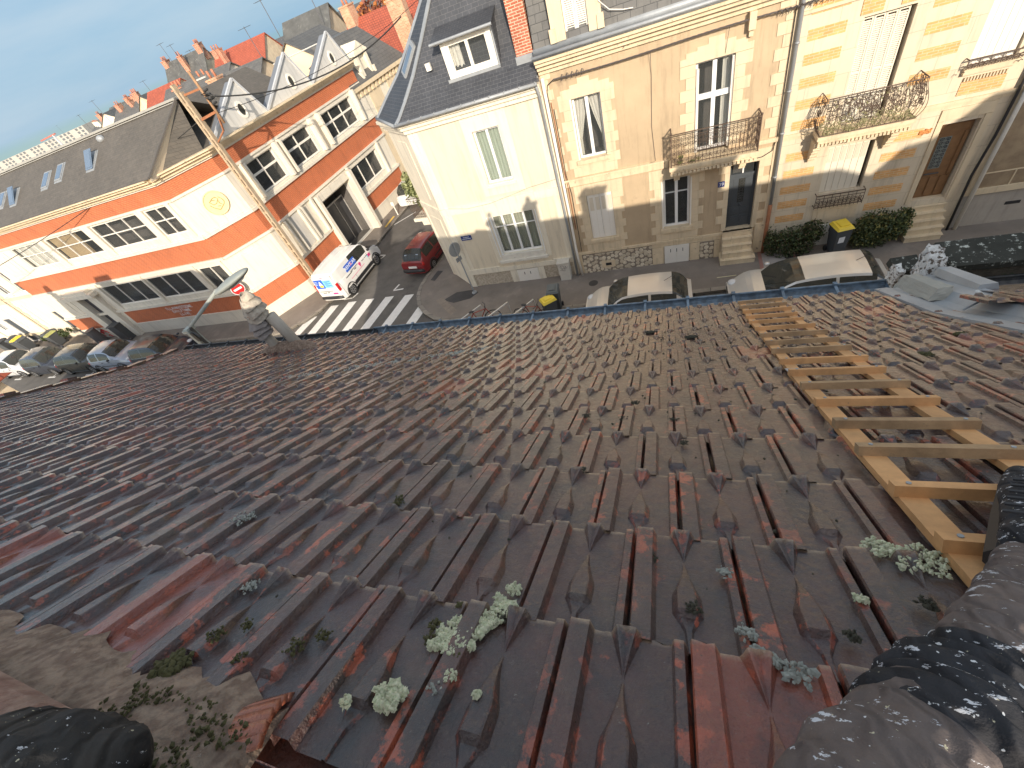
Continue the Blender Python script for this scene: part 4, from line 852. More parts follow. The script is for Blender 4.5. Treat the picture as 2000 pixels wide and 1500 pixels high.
do = dm.build('dormer', [slateD, whPaint, zinc, roomM], wh)
window(frame(0, dy, 1, dy), -6.10, -4.76, 8.02, 8.80, do, y=.03, m=whPaint, mull=.10, fr=.07, curt=[(0.02, .28)])
window(FW, -6.10, -5.12, 4.55, 6.37, wh, y=.10, fr=.07, mull=.09, curt=[(.03, .49, curtG), (.51, .97, curtG)])
window(FW, -6.52, -4.72, 1.56, 3.30, wh, cols=(.25, .5, .75), rows=(.70,), rowmull=.03, y=.10, fr=.07, mull=.09, curt=[(.02, .98, mat('linen_curtain', (.50, .52, .40), .9))])
mb = M(FW)
mb.box(-6.22, -5.02, -.09, .1, 4.42, 4.50); mb.box(-6.12, -5.10, -.05, .09, 4.501, 4.548); mb.box(-6.72, -4.56, -.12, .1, 1.18, 1.30); mb.box(-6.60, -4.64, -.07, .09, 1.301, 1.555); mb.build('window_sill', mat('flaking_sill', (.70, .66, .57), .8, .1, 5, blotch=((.42, .38, .30), .60, 10)), wh)
mb = M(FW); mb.box(-6.55, -6.49, -.05, .02, 1.56, 3.30); mb.tube([(-6.63, -.08, 1.5), (-6.66, -.03, 3.3)], .02, 6); mb.tube([(-4.63, -.08, 1.5), (-4.63, -.03, 3.3)], .02, 6); mb.build('folded_shutter', pvc, wh)
mb = M(FW); mb.box(-6.14, -5.67, -.035, .0, .0, .71); mb.box(-5.665, -5.18, -.035, .0, .0, .71); 
for z in (.35, .42): mb.box(-5.83, -5.80, -.038, -.034, .45, .58, 1); mb.box(-5.56, -5.53, -.038, -.034, .45, .58, 1); break
mb.build('cellar_hatch', [whPaint, blackP], wh)
mb = M(FW); mb.box(-4.20, -3.74, -.38, -.03, .42, .95); mb.box(-4.23, -3.71, -.42, -.03, .95, 1.0); mb.box(-4.19, -3.75, -.36, -.03, .11, .415); mb.box(-4.28, -3.68, -.48, -.03, .0, .11)
gb = single(mb, 'gas_meter_box', mat('beige_box', (.62, .58, .50), .7, .08, 4), 'beige utility meter box with black graffiti at the foot of the white house', 'meter box'); 
mb = M(FW)
for k, ptsx in enumerate(([(-4.12, .80), (-4.05, .86), (-4.08, .72), (-4.0, .66)], [(-4.0, .86), (-3.93, .78), (-4.02, .74), (-3.9, .70)], [(-3.92, .66), (-3.88, .84), (-3.84, .70), (-3.8, .80)], [(-4.14, .64), (-3.9, .60)])):
    mb.tube([(x, -.386, z) for x, z in ptsx], .007, 4)
gg = mb.build('graffiti', blackP, gb)
# blue street plate
mb = M(FW); mb.box(-8.10, -7.62, -.035, -.022, 2.50, 2.70); sp = single(mb, 'street_plate', blueE, 'dark blue street name plate on the white house wall', 'street sign')
mb = M(FW)
for r_, (a, b) in enumerate(((-8.0, -7.72), (-8.05, -7.66))):
    x = a
    while x < b: q = random.uniform(.02, .05); mb.box(x, x + q, -.038, -.0352, 2.62 - r_ * .07, 2.655 - r_ * .07); x += q + .015
mb.build('lettering', whE, sp)
# downpipes between the houses
mb = M(FW); mb.tube([(-3.50, -.35, 7.2), (-3.52, -.14, 6.9), (-3.50, -.12, 3.6), (-3.50, -.12, .1)], .045, 10); single(mb, 'downpipe', zinc, 'grey zinc downpipe on the right corner of the white house', 'pipe', smooth=True)
mb = M(FW); mb.tube([(-3.34, -.10, 7.3), (-3.34, -.10, 2.9), (-3.36, -.10, 1.2), (-3.30, -.12, .1)], .05, 10); single(mb, 'downpipe', whPaint, 'white painted downpipe on the left corner of number 39', 'pipe', smooth=True)
mb = M(FW); mb.tube([(-3.22, -.05, 6.6), (-3.24, -.05, 4.6), (-3.2, -.05, 3.8), (-3.22, -.05, 2.2)], .018, 6); mb.tube([(-3.17, -.05, 6.4), (-3.19, -.05, 4.3), (-3.12, -.05, 3.6), (-3.16, -.05, 1.2)], .012, 6, 1); single(mb, 'wall_cable', [rustM, blk], 'orange and black cables running down the left edge of number 39', 'cable')
mb = M(FW); mb.tube([(-8.1, -.06, 3.98), (-7.3, -.06, 3.83), (-6.3, -.06, 3.86), (-5.3, -.07, 4.03), (-4.6, -.06, 4.16), (-3.6, -.06, 4.25)], .009, 5); single(mb, 'wall_cable', mat('grey_cable', (.3, .28, .24)), 'thin grey cable sagging along the white house band', 'cable')
# side balcony with a bushy plant
sb = M(SW); sb.box(8.2, 9.9, -.85, .0, 3.0, 3.14); sb.box(8.3, 8.5, -.6, 0, 2.7, 2.999); sb.box(9.5, 9.7, -.6, 0, 2.7, 2.999); bo = sb.build('balcony', whiteS, wh)
mb = M(SW); ironpanel(mb, 8.25, 9.85, 3.15, 4.05, y=-.80, dense=0); ironpanel(mb, -.80, 0, 3.15, 4.05, y=9.85, pl='yz', dense=0); mb.build('railing', iron, bo)
def foliage(name, T, boxes, n, size, mats, label=None, cat='plant', parent=None, holes=.15, group=None, elong=1.6):
    mb = M(T)
    for (cx, cy, cz, rx, ry, rz, k) in boxes:
        seeds = [(random.uniform(-1, 1), random.uniform(-1, 1), random.uniform(-1, 1)) for _ in range(max(6, k // 60))]
        for i in range(k):
            s = random.choice(seeds); u = [s[j] * .8 + random.gauss(0, .22) for j in range(3)]; L = math.sqrt(sum(q * q for q in u))
            if L > 1.08: continue
            p = Vector((cx + u[0] * rx, cy + u[1] * ry, cz + u[2] * rz)); a = Vector((random.gauss(0, 1), random.gauss(0, 1), random.gauss(0, .8) + .5)).normalized(); b = a.orthogonal().normalized(); c = a.cross(b)
            t = random.uniform(0, 6.28); b, c = b * math.cos(t) + c * math.sin(t), c * math.cos(t) - b * math.sin(t); q = size * random.uniform(.6, 1.4)
            mb.add([tuple(p - b * q * elong * .5), tuple(p + c * q * .4), tuple(p + b * q * elong * .5), tuple(p - c * q * .4)], [(0, 1, 2, 3)], random.choices(range(len(mats)), [3, 2, 1][:len(mats)])[0])
    if parent is not None: return mb.build(name, mats, parent)
    return single(mb, name, mats, label, cat, group)
def leaf(name, c):
    m = mat(name, c, .6, .3, 9); return m
lfD, lfM, lfL = leaf('dark_leaf', (.035, .055, .018)), leaf('mid_leaf', (.075, .095, .028)), leaf('yellow_leaf', (.22, .20, .06))
plant = foliage('balcony_shrub', SW, [(9.3, -.5, 4.35, .55, .40, .75, 1300), (9.0, -.45, 3.8, .7, .4, .5, 500)], 0, .10, [leaf('olive_leaf', (.20, .22, .09)), leaf('pale_olive_leaf', (.34, .36, .18)), lfM], 'olive green bushy shrub growing on the corner house side balcony')
mb = M(SW); mb.cyl((9.2, -.5, 3.15), (9.2, -.5, 3.45), .14, 12, 0, .19); tag(mb.build('plant_pot', terra, plant))
mb = M(SW); 
for i in range(7): mb.tube([(9.2, -.5, 3.4), (9.2 + random.uniform(-.3, .3), -.5 + random.uniform(-.2, .2), 4.3 + random.uniform(-.2, .3))], .012, 4)
mb.build('stem', mat('bark', (.12, .09, .06)), plant)
# ================================================================ HOUSE 39
h39 = thing('stucco_house', 'ochre stucco terraced house numbered 39 with pale stone window surrounds', 'house', (0, 18, 0))
HL = [(-2.60, -1.71, 4.70, 6.53), (.97, 1.97, 4.05, 6.56), (-2.63, -1.72, 1.65, 3.42), (0.0, .88, 1.63, 3.46), (2.08, 2.90, 1.18, 3.50), (-.02, .90, .08, .88)]
mb = M(FW)
facade(mb, (-3.45, 3.42), (0, 7.5), HL[:5], matf=lambda u, z: 2 if z < 1.05 else (1 if u > 2.95 and 0 else 0), rev=1, dark=3, zb=(1.05,), depth=.26)
mb.build('wall', [stucco, stone, mat('crazy_stone_base', (.62, .53, .40), .9, .2, 3), roomM], h39)
# polygonal rubble base
mb = M(FW); mb.mi = 0
x = -3.3
def polystones(u0, u1, z0, z1, n, dens=.17):
    pts_ = []
    uu = u0 + .08; row = 0
    while uu < u1:
        zz = z0 + (.08 if row % 2 else .02)
        while zz < z1:
            pts_.append((uu + random.uniform(-.04, .04), zz + random.uniform(-.04, .04))); zz += dens
        uu += dens * .95; row += 1
    for p in pts_:
        k = random.choice((5, 6, 6, 7)); a0 = random.random() * 6; r = dens * .52
        poly = []
        for j in range(k):
            a = a0 + j * 2 * math.pi / k; q = r * random.uniform(.86, 1.06); poly.append((min(max(p[0] + q * math.cos(a), u0), u1), -.022, min(max(p[1] + q * math.sin(a), z0), z1)))
        f = [(x_ * .86 + p[0] * .14, -.034 - random.random() * .01, z_ * .86 + p[1] * .14) for x_, _, z_ in poly]; b0 = poly
        mb.add(b0 + f, [tuple(range(k, 2 * k))] + [(j, (j + 1) % k, k + (j + 1) % k, k + j) for j in range(k)], random.choice((0, 1)))
polystones(-3.2, -.45, .03, .98, 0); polystones(1.25, 1.75, .03, .80, 0); polystones(2.98, 3.3, .05, .8, 0)
mb.quad((-3.2, -.015, 0), (-.45, -.015, 0), (-.45, -.015, 1.0), (-3.2, -.015, 1.0), 2); mb.quad((1.25, -.015, 0), (1.75, -.015, 0), (1.75, -.015, .85), (1.25, -.015, .85), 2)
mb.build('rubble_base', [mat('rubble_pale', (.68, .59, .45), .9, .15, 5, bump=.4), mat('rubble_tan', (.58, .49, .36), .9, .15, 5, bump=.4), mat('dark_mortar', (.27, .22, .17), .9)], h39)
mb = M(FW)
mb.box(-.45, -.04, -.03, .01, .0, .86); mb.box(.92, 1.25, -.03, .01, 0, .86); mb.box(1.75, 1.93, -.03, .01, 0, .86); mb.box(-.45, 1.93, -.031, .01, .89, 1.02); mb.box(-3.35, -3.2, -.03, .01, 0, 1.02)
mb.box(-3.35, 2.0, -.06, .01, 1.03, 1.13); mb.box(-2.45, -1.90, -.045, .01, .28, .60); mb.box(3.02, 3.42, -.05, .01, 0, 1.3)
mb.box(-3.35, .2, -.05, .01, 3.86, 4.06); mb.box(-3.35, .2, -.08, .01, 4.061, 4.12); mb.box(2.8, 3.42, -.08, .01, 4.0, 4.12)
mb.build('stone_band', cornM, h39); mb = M(FW); mb.box(-2.28, -2.05, -.05, -.044, .38, .50); mb.build('vent_grille', blackP, h39)
mb = M(FW)
surround(mb, -2.60, -1.71, 4.70, 6.53, 4.15, w1=.30, w2=.42, bh=.30, top=.50); surround(mb, .97, 1.97, 4.15, 6.56, w1=.26, w2=.42, bh=.30, top=.50, arch=True)
surround(mb, -2.63, -1.72, 1.65, 3.42, 1.14, w1=.28, w2=.40, bh=.29, top=.40, arch=False); surround(mb, 0, .88, 1.63, 3.46, 1.14, w1=.28, w2=.44, bh=.29, top=.36, arch=False)
surround(mb, 2.08, 2.90, 1.18, 3.50, w1=.15, w2=.34, bh=.30, top=.36, arch=False)
mb.box(-2.60, -1.71, -.021, .01, 4.15, 4.55); mb.box(-2.63, -1.72, -.021, .01, 1.14, 1.48); mb.box(0, .88, -.021, .01, 1.14, 1.46)
z = 4.14; k = 0
while z < 7.3: mb.box(3.42 - (.52 if k % 2 else .36), 3.42, -.022, .01, z, z + .27); mb.box(-3.4, -3.4 + (.3 if k % 2 else .2), -.022, .01, z, z + .27); z += .28; k += 1
mb.box(3.24, 3.42, -.045, .01, 1.31, 7.3)
mb.build('stone_surround', stone, h39)
mb = M(FW)
for z0, z1, o in ((7.38, 7.50, -.08), (7.501, 7.62, -.18), (7.621, 7.72, -.30), (7.721, 7.80, -.38)): mb.box(-3.42, 3.44, o, .3, z0, z1)
for x in (2.28,): mb.box(x - .08, x + .08, -.2, .01, 7.0, 7.379); mb.box(x - .05, x + .05, -.12, .01, 6.85, 6.999)
mb.build('cornice', cornM, h39)
mb = M(FW); mb.box(-3.45, 3.44, -.42, .2, 7.81, 7.86); mb.tube([(-3.45, -.42, 7.88), (3.44, -.42, 7.88)], .05, 8); mb.box(-3.45, 3.44, -.1, .25, 7.861, 8.02); mb.build('gutter', zinc, h39, True)
mb = M(FW); mb.hexa([(-3.42, -.05, 8.02), (3.44, -.05, 8.02), (3.44, 6, 8.02), (-3.42, 6, 8.02), (-3.42, .55, 11.2), (3.44, .55, 11.2), (3.44, 6, 11.2), (-3.42, 6, 11.2)]); mb.build('roof', slateG, h39)
mb = M(FW); mb.box(-2.82, -2.44, -.12, 1.2, 8.03, 10.2); mb.box(-1.78, -1.42, -.12, 1.2, 8.03, 10.2); mb.box(-2.9, -1.34, -.16, 1, 9.9, 10.3); mb.box(-2.44, -1.78, .1, .3, 8.03, 9.9, 1)
mb.box(-2.88, -2.70, -.17, -.1, 8.03, 8.35); mb.box(-1.54, -1.36, -.17, -.1, 8.03, 8.35); do = mb.build('dormer', [stone, roomM], h39)
def louvre(mb, u0, u1, z0, z1, y, fr=.05, mid=None):
    mb.box(u0, u0 + fr, y, y + .04, z0, z1); mb.box(u1 - fr, u1, y, y + .04, z0, z1); mb.box(u0 + fr, u1 - fr, y, y + .04, z0, z0 + fr); mb.box(u0 + fr, u1 - fr, y, y + .04, z1 - fr, z1)
    if mid: mb.box(u0 + fr, u1 - fr, y, y + .04, mid - fr / 2, mid + fr / 2)
    z = z0 + fr + .01
    while z < z1 - fr - .03: mb.hexa([(u0 + fr, y + .004, z), (u1 - fr, y + .004, z), (u1 - fr, y + .03, z + .022), (u0 + fr, y + .03, z + .022), (u0 + fr, y + .004, z + .008), (u1 - fr, y + .004, z + .008), (u1 - fr, y + .03, z + .03), (u0 + fr, y + .03, z + .03)]); z += .045
mb = M(FW); louvre(mb, -2.43, -2.115, 8.08, 9.85, -.02); louvre(mb, -2.105, -1.79, 8.08, 9.85, -.02); mb.build('shutter', whPaint, do)
mb = M(FW); mb.tube([(-1.5, -.15, 9.5), (-1.45, -.15, 8.6), (-1.2, -.12, 8.35), (-.85, -.1, 8.25), (-.6, -.1, 8.22)], .012, 5); mb.build('loose_cable', whPaint, h39)
chimney_stack(wh, -4.02, -3.50, 15.15, 15.75, 7.75, 13.5, m=brickR, pots=0); mb = M(); mb.box(-4.05, -3.47, 15.1, 15.78, 7.3, 7.95); mb.build('zinc_flashing', zinc, wh)
window(FW, -2.60, -1.71, 4.70, 6.53, h39, y=.12, fr=.06, mull=.10, curt=[(.02, .5, curtM, 'L'), (.5, .98, curtM, 'R')])
w2 = window(FW, .97, 1.97, 4.15, 6.56, h39, y=.14, fr=.07, mull=.11, rows=(.62,), rowmull=.15, curt=[(.72, .98, curtM)])
window(FW, 0.0, .88, 1.63, 3.46, h39, y=.12, fr=.08, mull=.10, rows=(.70,), rowmull=.03)
mb = M(FW); mb.box(-2.72, -1.60, -.10, .12, 4.56, 4.69); mb.box(-2.72, -1.60, -.08, .12, 1.50, 1.64); mb.box(-.10, .98, -.10, .12, 1.48, 1.62); mb.build('window_sill', cornM, h39)
mb = M(FW); mb.box(-2.66, -2.60, -.03, .02, 4.70, 6.53); mb.box(.99, 1.06, -.02, .1, 4.15, 6.4); louvre(mb, 1.90, 1.965, 4.15, 6.5, .02, .02); mb.box(-.05, 0, -.04, .02, 1.65, 3.4); mb.box(.885, .93, -.04, .02, 1.65, 3.4); mb.build('folded_shutter', whPaint, h39)
mb = M(FW); mb.box(-2.62, -2.18, .02, .05, 1.66, 3.41); mb.box(-2.17, -1.73, .02, .05, 1.66, 3.41)
for i in range(4):
    u = -2.58 + i * .22; 
    mb.box(u + .03, u + .17, .012, .0199, 2.8, 3.3, 1)
    mb.box(u, u + .006, .017, .0199, 1.68, 3.4, 1)
mb.build('shutter', [whPaint, shutG], h39)
mb = M(FW); mb.box(.00, .44, -.045, -.01, .10, .87); mb.box(.445, .88, -.045, -.01, .10, .87); 
for u in (.22, .44, .66): mb.box(u - .012, u + .012, -.048, -.044, .60, .74, 1)
mb.build('cellar_hatch', [whPaint, blackP], h39)
# door 39
mb = M(FW); y = .20
mb.box(2.14, 2.84, y, y + .06, 1.20, 3.02); mb.box(2.08, 2.14, y - .02, y + .07, 1.18, 3.5); mb.box(2.84, 2.90, y - .02, y + .07, 1.18, 3.5); mb.box(2.14, 2.84, y - .03, y + .07, 3.02, 3.10); mb.box(2.14, 2.84, y, y + .05, 3.44, 3.5)
for (a, b) in ((2.18, 2.47), (2.52, 2.80)):
    mb.box(a, b, y - .02, y, 1.30, 1.62); mb.box(a + .06, b - .06, y - .035, y - .019, 1.38, 1.54); mb.box(a, b, y - .015, y, 1.68, 1.95); mb.cyl(((a + b) / 2, y - .03, 1.81), ((a + b) / 2, y - .014, 1.81), .06, 12)
mb.box(2.24, 2.38, y - .012, y, 2.05, 2.95); mb.box(2.60, 2.74, y - .012, y, 2.05, 2.95)
do = mb.build('door', doorG, h39)
mb = M(FW); mb.box(2.40, 2.58, y - .01, y + .001, 2.1, 2.92, 1)
for z in np.arange(2.14, 2.9, .09): scroll(mb, (2.45, z), .04, 0, 1.2, rad=.006, y=y - .02, mi=0); scroll(mb, (2.53, z), .04, 3.14, 1.2, rad=.006, f=-1, y=y - .02, mi=0)
mb.ball((2.48, y - .05, 2.02), .03, 8, 0); mb.build('door_grille', [mat('dark_iron', (.05, .05, .055), .5), glassC], do)
mb = M(FW); mb.box(2.14, 2.84, y + .02, y + .03, 3.10, 3.44); mb.build('fanlight', glassW, do); mb = M(FW); mb.box(2.47, 2.51, y - .01, y + .05, 3.10, 3.44); mb.build('mullion', pvc, do)
mb = M(FW)
for i in range(5): z = .12 + .21 * (i + 1); mb.box(2.0 if i else 1.93, 2.93 if i else 3.05, -.62 + .13 * i, .24 if i == 4 else .2, z - .21, z - (.03 if i < 4 else 0)); mb.box(1.99 if i else 1.92, 2.94 if i else 3.06, -.64 + .13 * i, -.4 + .13 * i, z - .03, z)
mb.build('steps', cornM, h39)
mb = M(FW); mb.box(1.74, 1.94, -.04, -.023, 2.86, 3.04, 0); npl = single(mb, 'house_number_plate', blueE, 'small dark blue enamel plate numbered 39 beside the grey door', 'number plate'); text_mesh('39', .16, FW @ Matrix.Translation((1.84, -.046, 2.95)), 'lettering', whE, npl)
# balcony 39
mb = M(FW); mb.box(.22, 2.74, -.60, .0, 3.94, 4.05); mb.box(.26, 2.70, -.55, 0, 3.86, 3.939)
for i in range(22): u = .25 + i * .113; mb.box(u, u + .08, -.59, -.51, 3.80 - random.random() * .03, 3.859)
bo = mb.build('balcony', cornM, h39); mb = M(FW)
for u in (.45, 2.38):
    for k in range(3): mb.box(u - .09, u + .09, -.42 + .12 * k, 0, 3.80 - .12 * (k + 1), 3.80 - .12 * k - .002)
mb.build('corbel', cornM, bo)
mb = M(FW); ironpanel(mb, .28, 2.70, 4.07, 5.02, y=-.55, rad=.0085); ironpanel(mb, -.55, 0, 4.07, 5.02, y=.28, pl='yz', rad=.0085); ironpanel(mb, -.55, 0, 4.07, 5.02, y=2.70, pl='yz', rad=.0085)
for u in (.28, 2.70): mb.ball((u, -.55, 5.06), .035, 8); mb.cyl((u, -.55, 4.05), (u, -.55, 5.05), .018, 8)
mb.build('railing', iron, bo)
foliage('balcony_plant', FW, [(.55, -.42, 4.2, .14, .1, .16, 120), (.95, -.42, 4.12, .2, .1, .08, 60)], 0, .05, [lfM, lfL], 'small green pot plant behind the railing of the number 39 balcony')
# ================================================================ HOUSE 37
h37 = thing('banded_house', 'pale stone terraced house with bands of ochre brick panels and big iron balcony', 'house', (6, 18, 0))
mb = M(FW); HL = [(4.80, 5.84, 4.05, 6.54), (4.74, 5.86, 2.02, 3.47), (7.34, 8.25, 4.85, 7.2), (7.34, 8.16, 1.25, 3.5)]
facade(mb, (3.42, 8.62), (0, 7.9), HL, rev=0, dark=1, depth=.25); mb.build('wall', [stone37, roomM], h37)
mb = M(FW)
zt = [6.60, 6.06, 5.51, 4.97, 4.43, 3.52, 2.99, 2.46, 1.95, 1.43, 7.15]
for z in zt: mb.box(3.62, 4.45, -.006, .01, z - .25, z)
for z in zt[:4] + [7.15]: mb.box(6.17, 7.0, -.006, .01, z - .25, z)
for z in (3.52, 2.99, 2.46, 1.95, 1.43, .95): mb.box(6.12, 6.95, -.006, .01, z - .25, z)
mb.box(7.36, 8.24, -.02, .01, 4.20, 4.52); mb.box(8.42, 8.6, -.006, .01, 6.3, 6.6); mb.box(4.7, 5.15, -.02, .01, 6.6, 6.9); mb.box(5.5, 5.95, -.02, .01, 6.6, 6.9)
mb.build('brick_panel', brickY, h37)
mb = M(FW); mb.box(3.42, 8.62, -.06, .01, 4.02, 4.10); mb.box(3.42, 8.62, -.03, .01, 3.94, 4.019); mb.box(3.42, 8.62, -.05, .01, 6.95, 7.02); mb.box(3.42, 8.62, -.1, .01, 7.4, 7.55); mb.box(3.42, 8.62, -.22, .01, 7.551, 7.7)
mb.box(7.28, 8.32, -.10, .01, 4.70, 4.84)
for i in range(14): mb.box(7.38 + i * .062, 7.41 + i * .062, -.05, -.0201, 4.53, 4.62)
mb.box(7.2, 7.33, -.03, .01, 1.2, 3.6); mb.box(8.2, 8.34, -.03, .01, 1.2, 3.6); mb.box(7.2, 8.34, -.04, .01, 3.61, 3.9); mb.box(4.72, 5.92, -.03, .01, 1.02, 1.50); mb.box(4.85, 5.8, -.045, -.029, 1.10, 1.42)
mb.build('stone_band', stone, h37)
mb = M(FW); mb.hexa([(3.44, -.05, 7.9), (8.6, -.05, 7.9), (8.6, 6, 7.9), (3.44, 6, 7.9), (3.44, .55, 11.2), (8.6, .55, 11.2), (8.6, 6, 11.2), (3.44, 6, 11.2)]); mb.build('roof', slateG, h37)
mb = M(FW)
for i in range(4): louvre(mb, 4.81 + i * .24, 5.04 + i * .24, 4.1, 6.50, .10, .035, 5.3)
mb.build('shutter', shutM, h37)
mb = M(FW)
for i in range(6): u = 4.75 + i * .17; mb.box(u, u + .16, .08, .11, 2.03, 3.46); mb.box(u + .03, u + .13, .072, .0799, 2.98, 3.40, 1)
mb.build('shutter', [shutM, shutG], h37)
mb = M(FW); mb.box(7.36, 7.78, .06, .09, 4.88, 7.1); mb.box(7.79, 8.21, .06, .09, 4.88, 7.1)
for u in (7.50, 7.64, 7.93, 8.07): mb.box(u, u + .006, .055, .0599, 4.9, 7.1, 1)
mb.build('shutter', [whPaint, shutG], h37)
mb = M(FW); y = .20; mb.box(7.36, 8.14, y, y + .06, 1.26, 3.49); mb.box(7.44, 7.60, y - .03, y, 1.32, 1.9); mb.box(7.9, 8.06, y - .03, y, 1.32, 1.9); mb.box(7.66, 7.84, y - .03, y, 1.32, 1.9); mb.box(7.44, 8.06, y - .03, y, 3.2, 3.4); mb.box(7.38, 7.47, y - .04, y, 1.95, 3.15); mb.box(8.02, 8.11, y - .04, y, 1.95, 3.15)
do = mb.build('door', doorB, h37); mb = M(FW); mb.box(7.50, 7.78, y - .012, y - .001, 2.15, 3.05, 1)
for z in np.arange(2.22, 3.0, .11): scroll(mb, (7.57, z), .055, 0, 1.2, rad=.007, y=y - .025); scroll(mb, (7.71, z), .055, 3.14, 1.2, rad=.007, f=-1, y=y - .025)
mb.tube([(7.46, y - .05, 2.02), (7.8, y - .05, 2.02)], .02, 6); mb.build('door_grille', [mat('dark_iron', (.05, .05, .055), .5), mat('frosted_glass', (.20, .22, .20), .3)], do)
mb = M(FW)
for i in range(6): z = .12 + .19 * (i + 1); mb.box(7.34, 8.26, -.55 + .13 * i, .26, z - .19, z - .03); mb.box(7.32, 8.28, -.58 + .13 * i, -.3 + .13 * i, z - .03, z)
mb.build('steps', stone, h37)
mb = M(FW)
for i in range(6): mb.tube([(6.86 + i * .04, -.03, 3.38 + .05 * math.sin(i * 2)), (6.92 + i * .04, -.03, 3.46 - .04 * math.sin(i * 2))], .02, 5)
mb.box(6.86, 7.12, -.03, -.01, 3.36, 3.46); mb.build('house_plaque', mat('orange_ceramic', (.6, .25, .08)), h37)
# bombé balcony of 37
mb = M(FW); mb.box(4.20, 6.42, -.60, 0, 3.98, 4.08); mb.box(4.25, 6.36, -.55, 0, 3.88, 3.979)
for i in range(24): u = 4.24 + i * .09; mb.box(u, u + .06, -.58, -.5, 3.82 - random.random() * .03, 3.879)
bo = mb.build('balcony', cornM, h37)
for u in (4.28, 6.12):
    mb = M(FW)
    for k in range(5):
        d = [.46, .40, .30, .22, .12][k]; mb.box(u - .08, u + .08, -d, 0, 3.86 - .13 * (k + 1), 3.86 - .13 * k - .002); mb.tube([(u - .085, -d, 3.86 - .13 * k - .06), (u + .085, -d, 3.86 - .13 * k - .06)], .035, 6)
    mb.build('corbel', stone, bo)
mb = M(FW)
def bulge(z): t = (z - 4.09) / .95; return .14 * math.sin(math.pi * min(1, t * 1.15)) * (1 - t * .55) 
def bp(u, z): 
    o = bulge(z); ue = 4.25 if u < 5.3 else 6.38; k = max(0, 1 - abs(u - ue) / .3) ** 2
    return (u + (-1 if u < 5.3 else 1) * o * k, -.56 - o, z)
for z in (4.10, 5.03): mb.tube([bp(4.25 + i * .1065, z) for i in range(21)], .016, 6)
for i in range(17):
    u = 4.25 + i * .133; mb.tube([bp(u, 4.09 + j * .0945) for j in range(11)], .0085, 4)
random.seed(11)
for i in range(150):
    u = random.uniform(4.3, 6.3); z = 4.13 + .85 * random.random(); r = random.uniform(.05, .12); a0 = random.uniform(0, 6.28); f = random.choice((-1, 1)); pp = []
    for j in range(11): t = j / 10; a = a0 + f * 1.4 * math.pi * t * 1.3; q = r * (1 - .7 * t); zz = min(max(z + q * math.sin(a), 4.1), 5.02); pp.append(bp(min(max(u + q * math.cos(a), 4.25), 6.38), zz))
    mb.tube(pp, .009 if z > 4.45 else .014, 4, 1 if z < 4.5 else 0, cap=False)
for i in range(70):   # cast leaves
    u = random.uniform(4.4, 6.2); z = random.uniform(4.12, 4.62) if i < 50 else random.uniform(4.6, 4.95); p = Vector(bp(u, z)); a = random.uniform(0, 6.28); L = random.uniform(.04, .08); d = Vector((math.cos(a), -.2, math.sin(a))) * L; n2 = Vector((-math.sin(a), 0, math.cos(a))) * L * .35
    mb.add([tuple(p), tuple(p + d * .5 + n2), tuple(p + d), tuple(p + d * .5 - n2)], [(0, 1, 2, 3)], 1)
for sx in (4.25, 6.38):
    for z in (4.10, 5.03): mb.tube([bp(sx, z), (sx, 0, z)], .014, 6)
    for k in range(4): y_ = -.1 - k * .13; o = lambda z: (sx + (-1 if sx < 5 else 1) * bulge(z), y_, z); mb.tube([o(4.09 + j * .0945) for j in range(11)], .008, 4)
    for k in range(16):
        yc = random.uniform(-.5, -.08); zc = random.uniform(4.2, 4.95); r = random.uniform(.05, .1); pp = []
        for j in range(9): t = j / 8; a = t * 7; q = r * (1 - .7 * t); pp.append((sx + (-1 if sx < 5 else 1) * bulge(zc), yc + q * math.cos(a), min(zc + q * math.sin(a), 5.02)))
        mb.tube(pp, .008, 4, cap=False)
mb.build('railing', [iron, iron2], bo)
mb = M(FW); ironpanel(mb, 4.66, 5.94, 1.60, 2.05, y=-.20, dense=0, rad=.009)
for u in (4.66, 5.94): mb.beam((u, -.2, 2.05), (u, 0, 2.05), .02, .02); mb.beam((u, -.2, 1.65), (u, 0, 1.65), .02, .02)
for i in range(8): scroll(mb, (4.75 + i * .155, 1.83), .075, i * 1.3, 1.3, rad=.008, y=-.2)
mb.build('window_guard', iron, h37)
mb = M(FW); ironpanel(mb, 7.26, 8.34, 4.86, 5.06, y=-.16, dense=0, rad=.008)
for u in (7.26, 8.34): mb.beam((u, -.16, 5.06), (u, 0, 5.06), .02, .02); mb.tube([(u, -.16, 4.8), (u - .06, -.2, 4.84), (u - .09, -.18, 4.78)], .01, 4)
mb.build('window_guard', iron, h37)
# downpipe 39/37
mb = M(FW); mb.tube([(3.38, -.30, 7.8), (3.37, -.12, 7.5), (3.38, -.12, 2.0)], .052, 10, 0); mb.tube([(3.38, -.12, 2.0), (3.38, -.12, .12)], .06, 10, 1)
for z in (2.9, 4.2, 5.3, 6.4): mb.cyl((3.38, -.12, z), (3.38, -.12, z + .05), .064, 10, 0)
single(mb, 'downpipe', [zinc, rustM], 'zinc downpipe with rusty red lower length between numbers 39 and 37', 'pipe', smooth=True)
mb = M(FW); mb.tube([(3.25, -.06, 7.2), (3.27, -.06, 4.1), (3.2, -.06, 3.75), (2.95, -.06, 3.62), (2.4, -.06, 3.58)], .012, 5); single(mb, 'wall_cable', blk, 'thin black cable bending over the door of number 39', 'cable')
mb = M(FW); mb.tube([(8.60, -.10, 7.4), (8.62, -.10, 5.5), (8.60, -.10, 3.0), (8.52, -.10, 1.9), (8.58, -.10, .12)], .035, 8); single(mb, 'downpipe', blackP, 'black cable duct between the banded house and brown house', 'pipe', smooth=True)
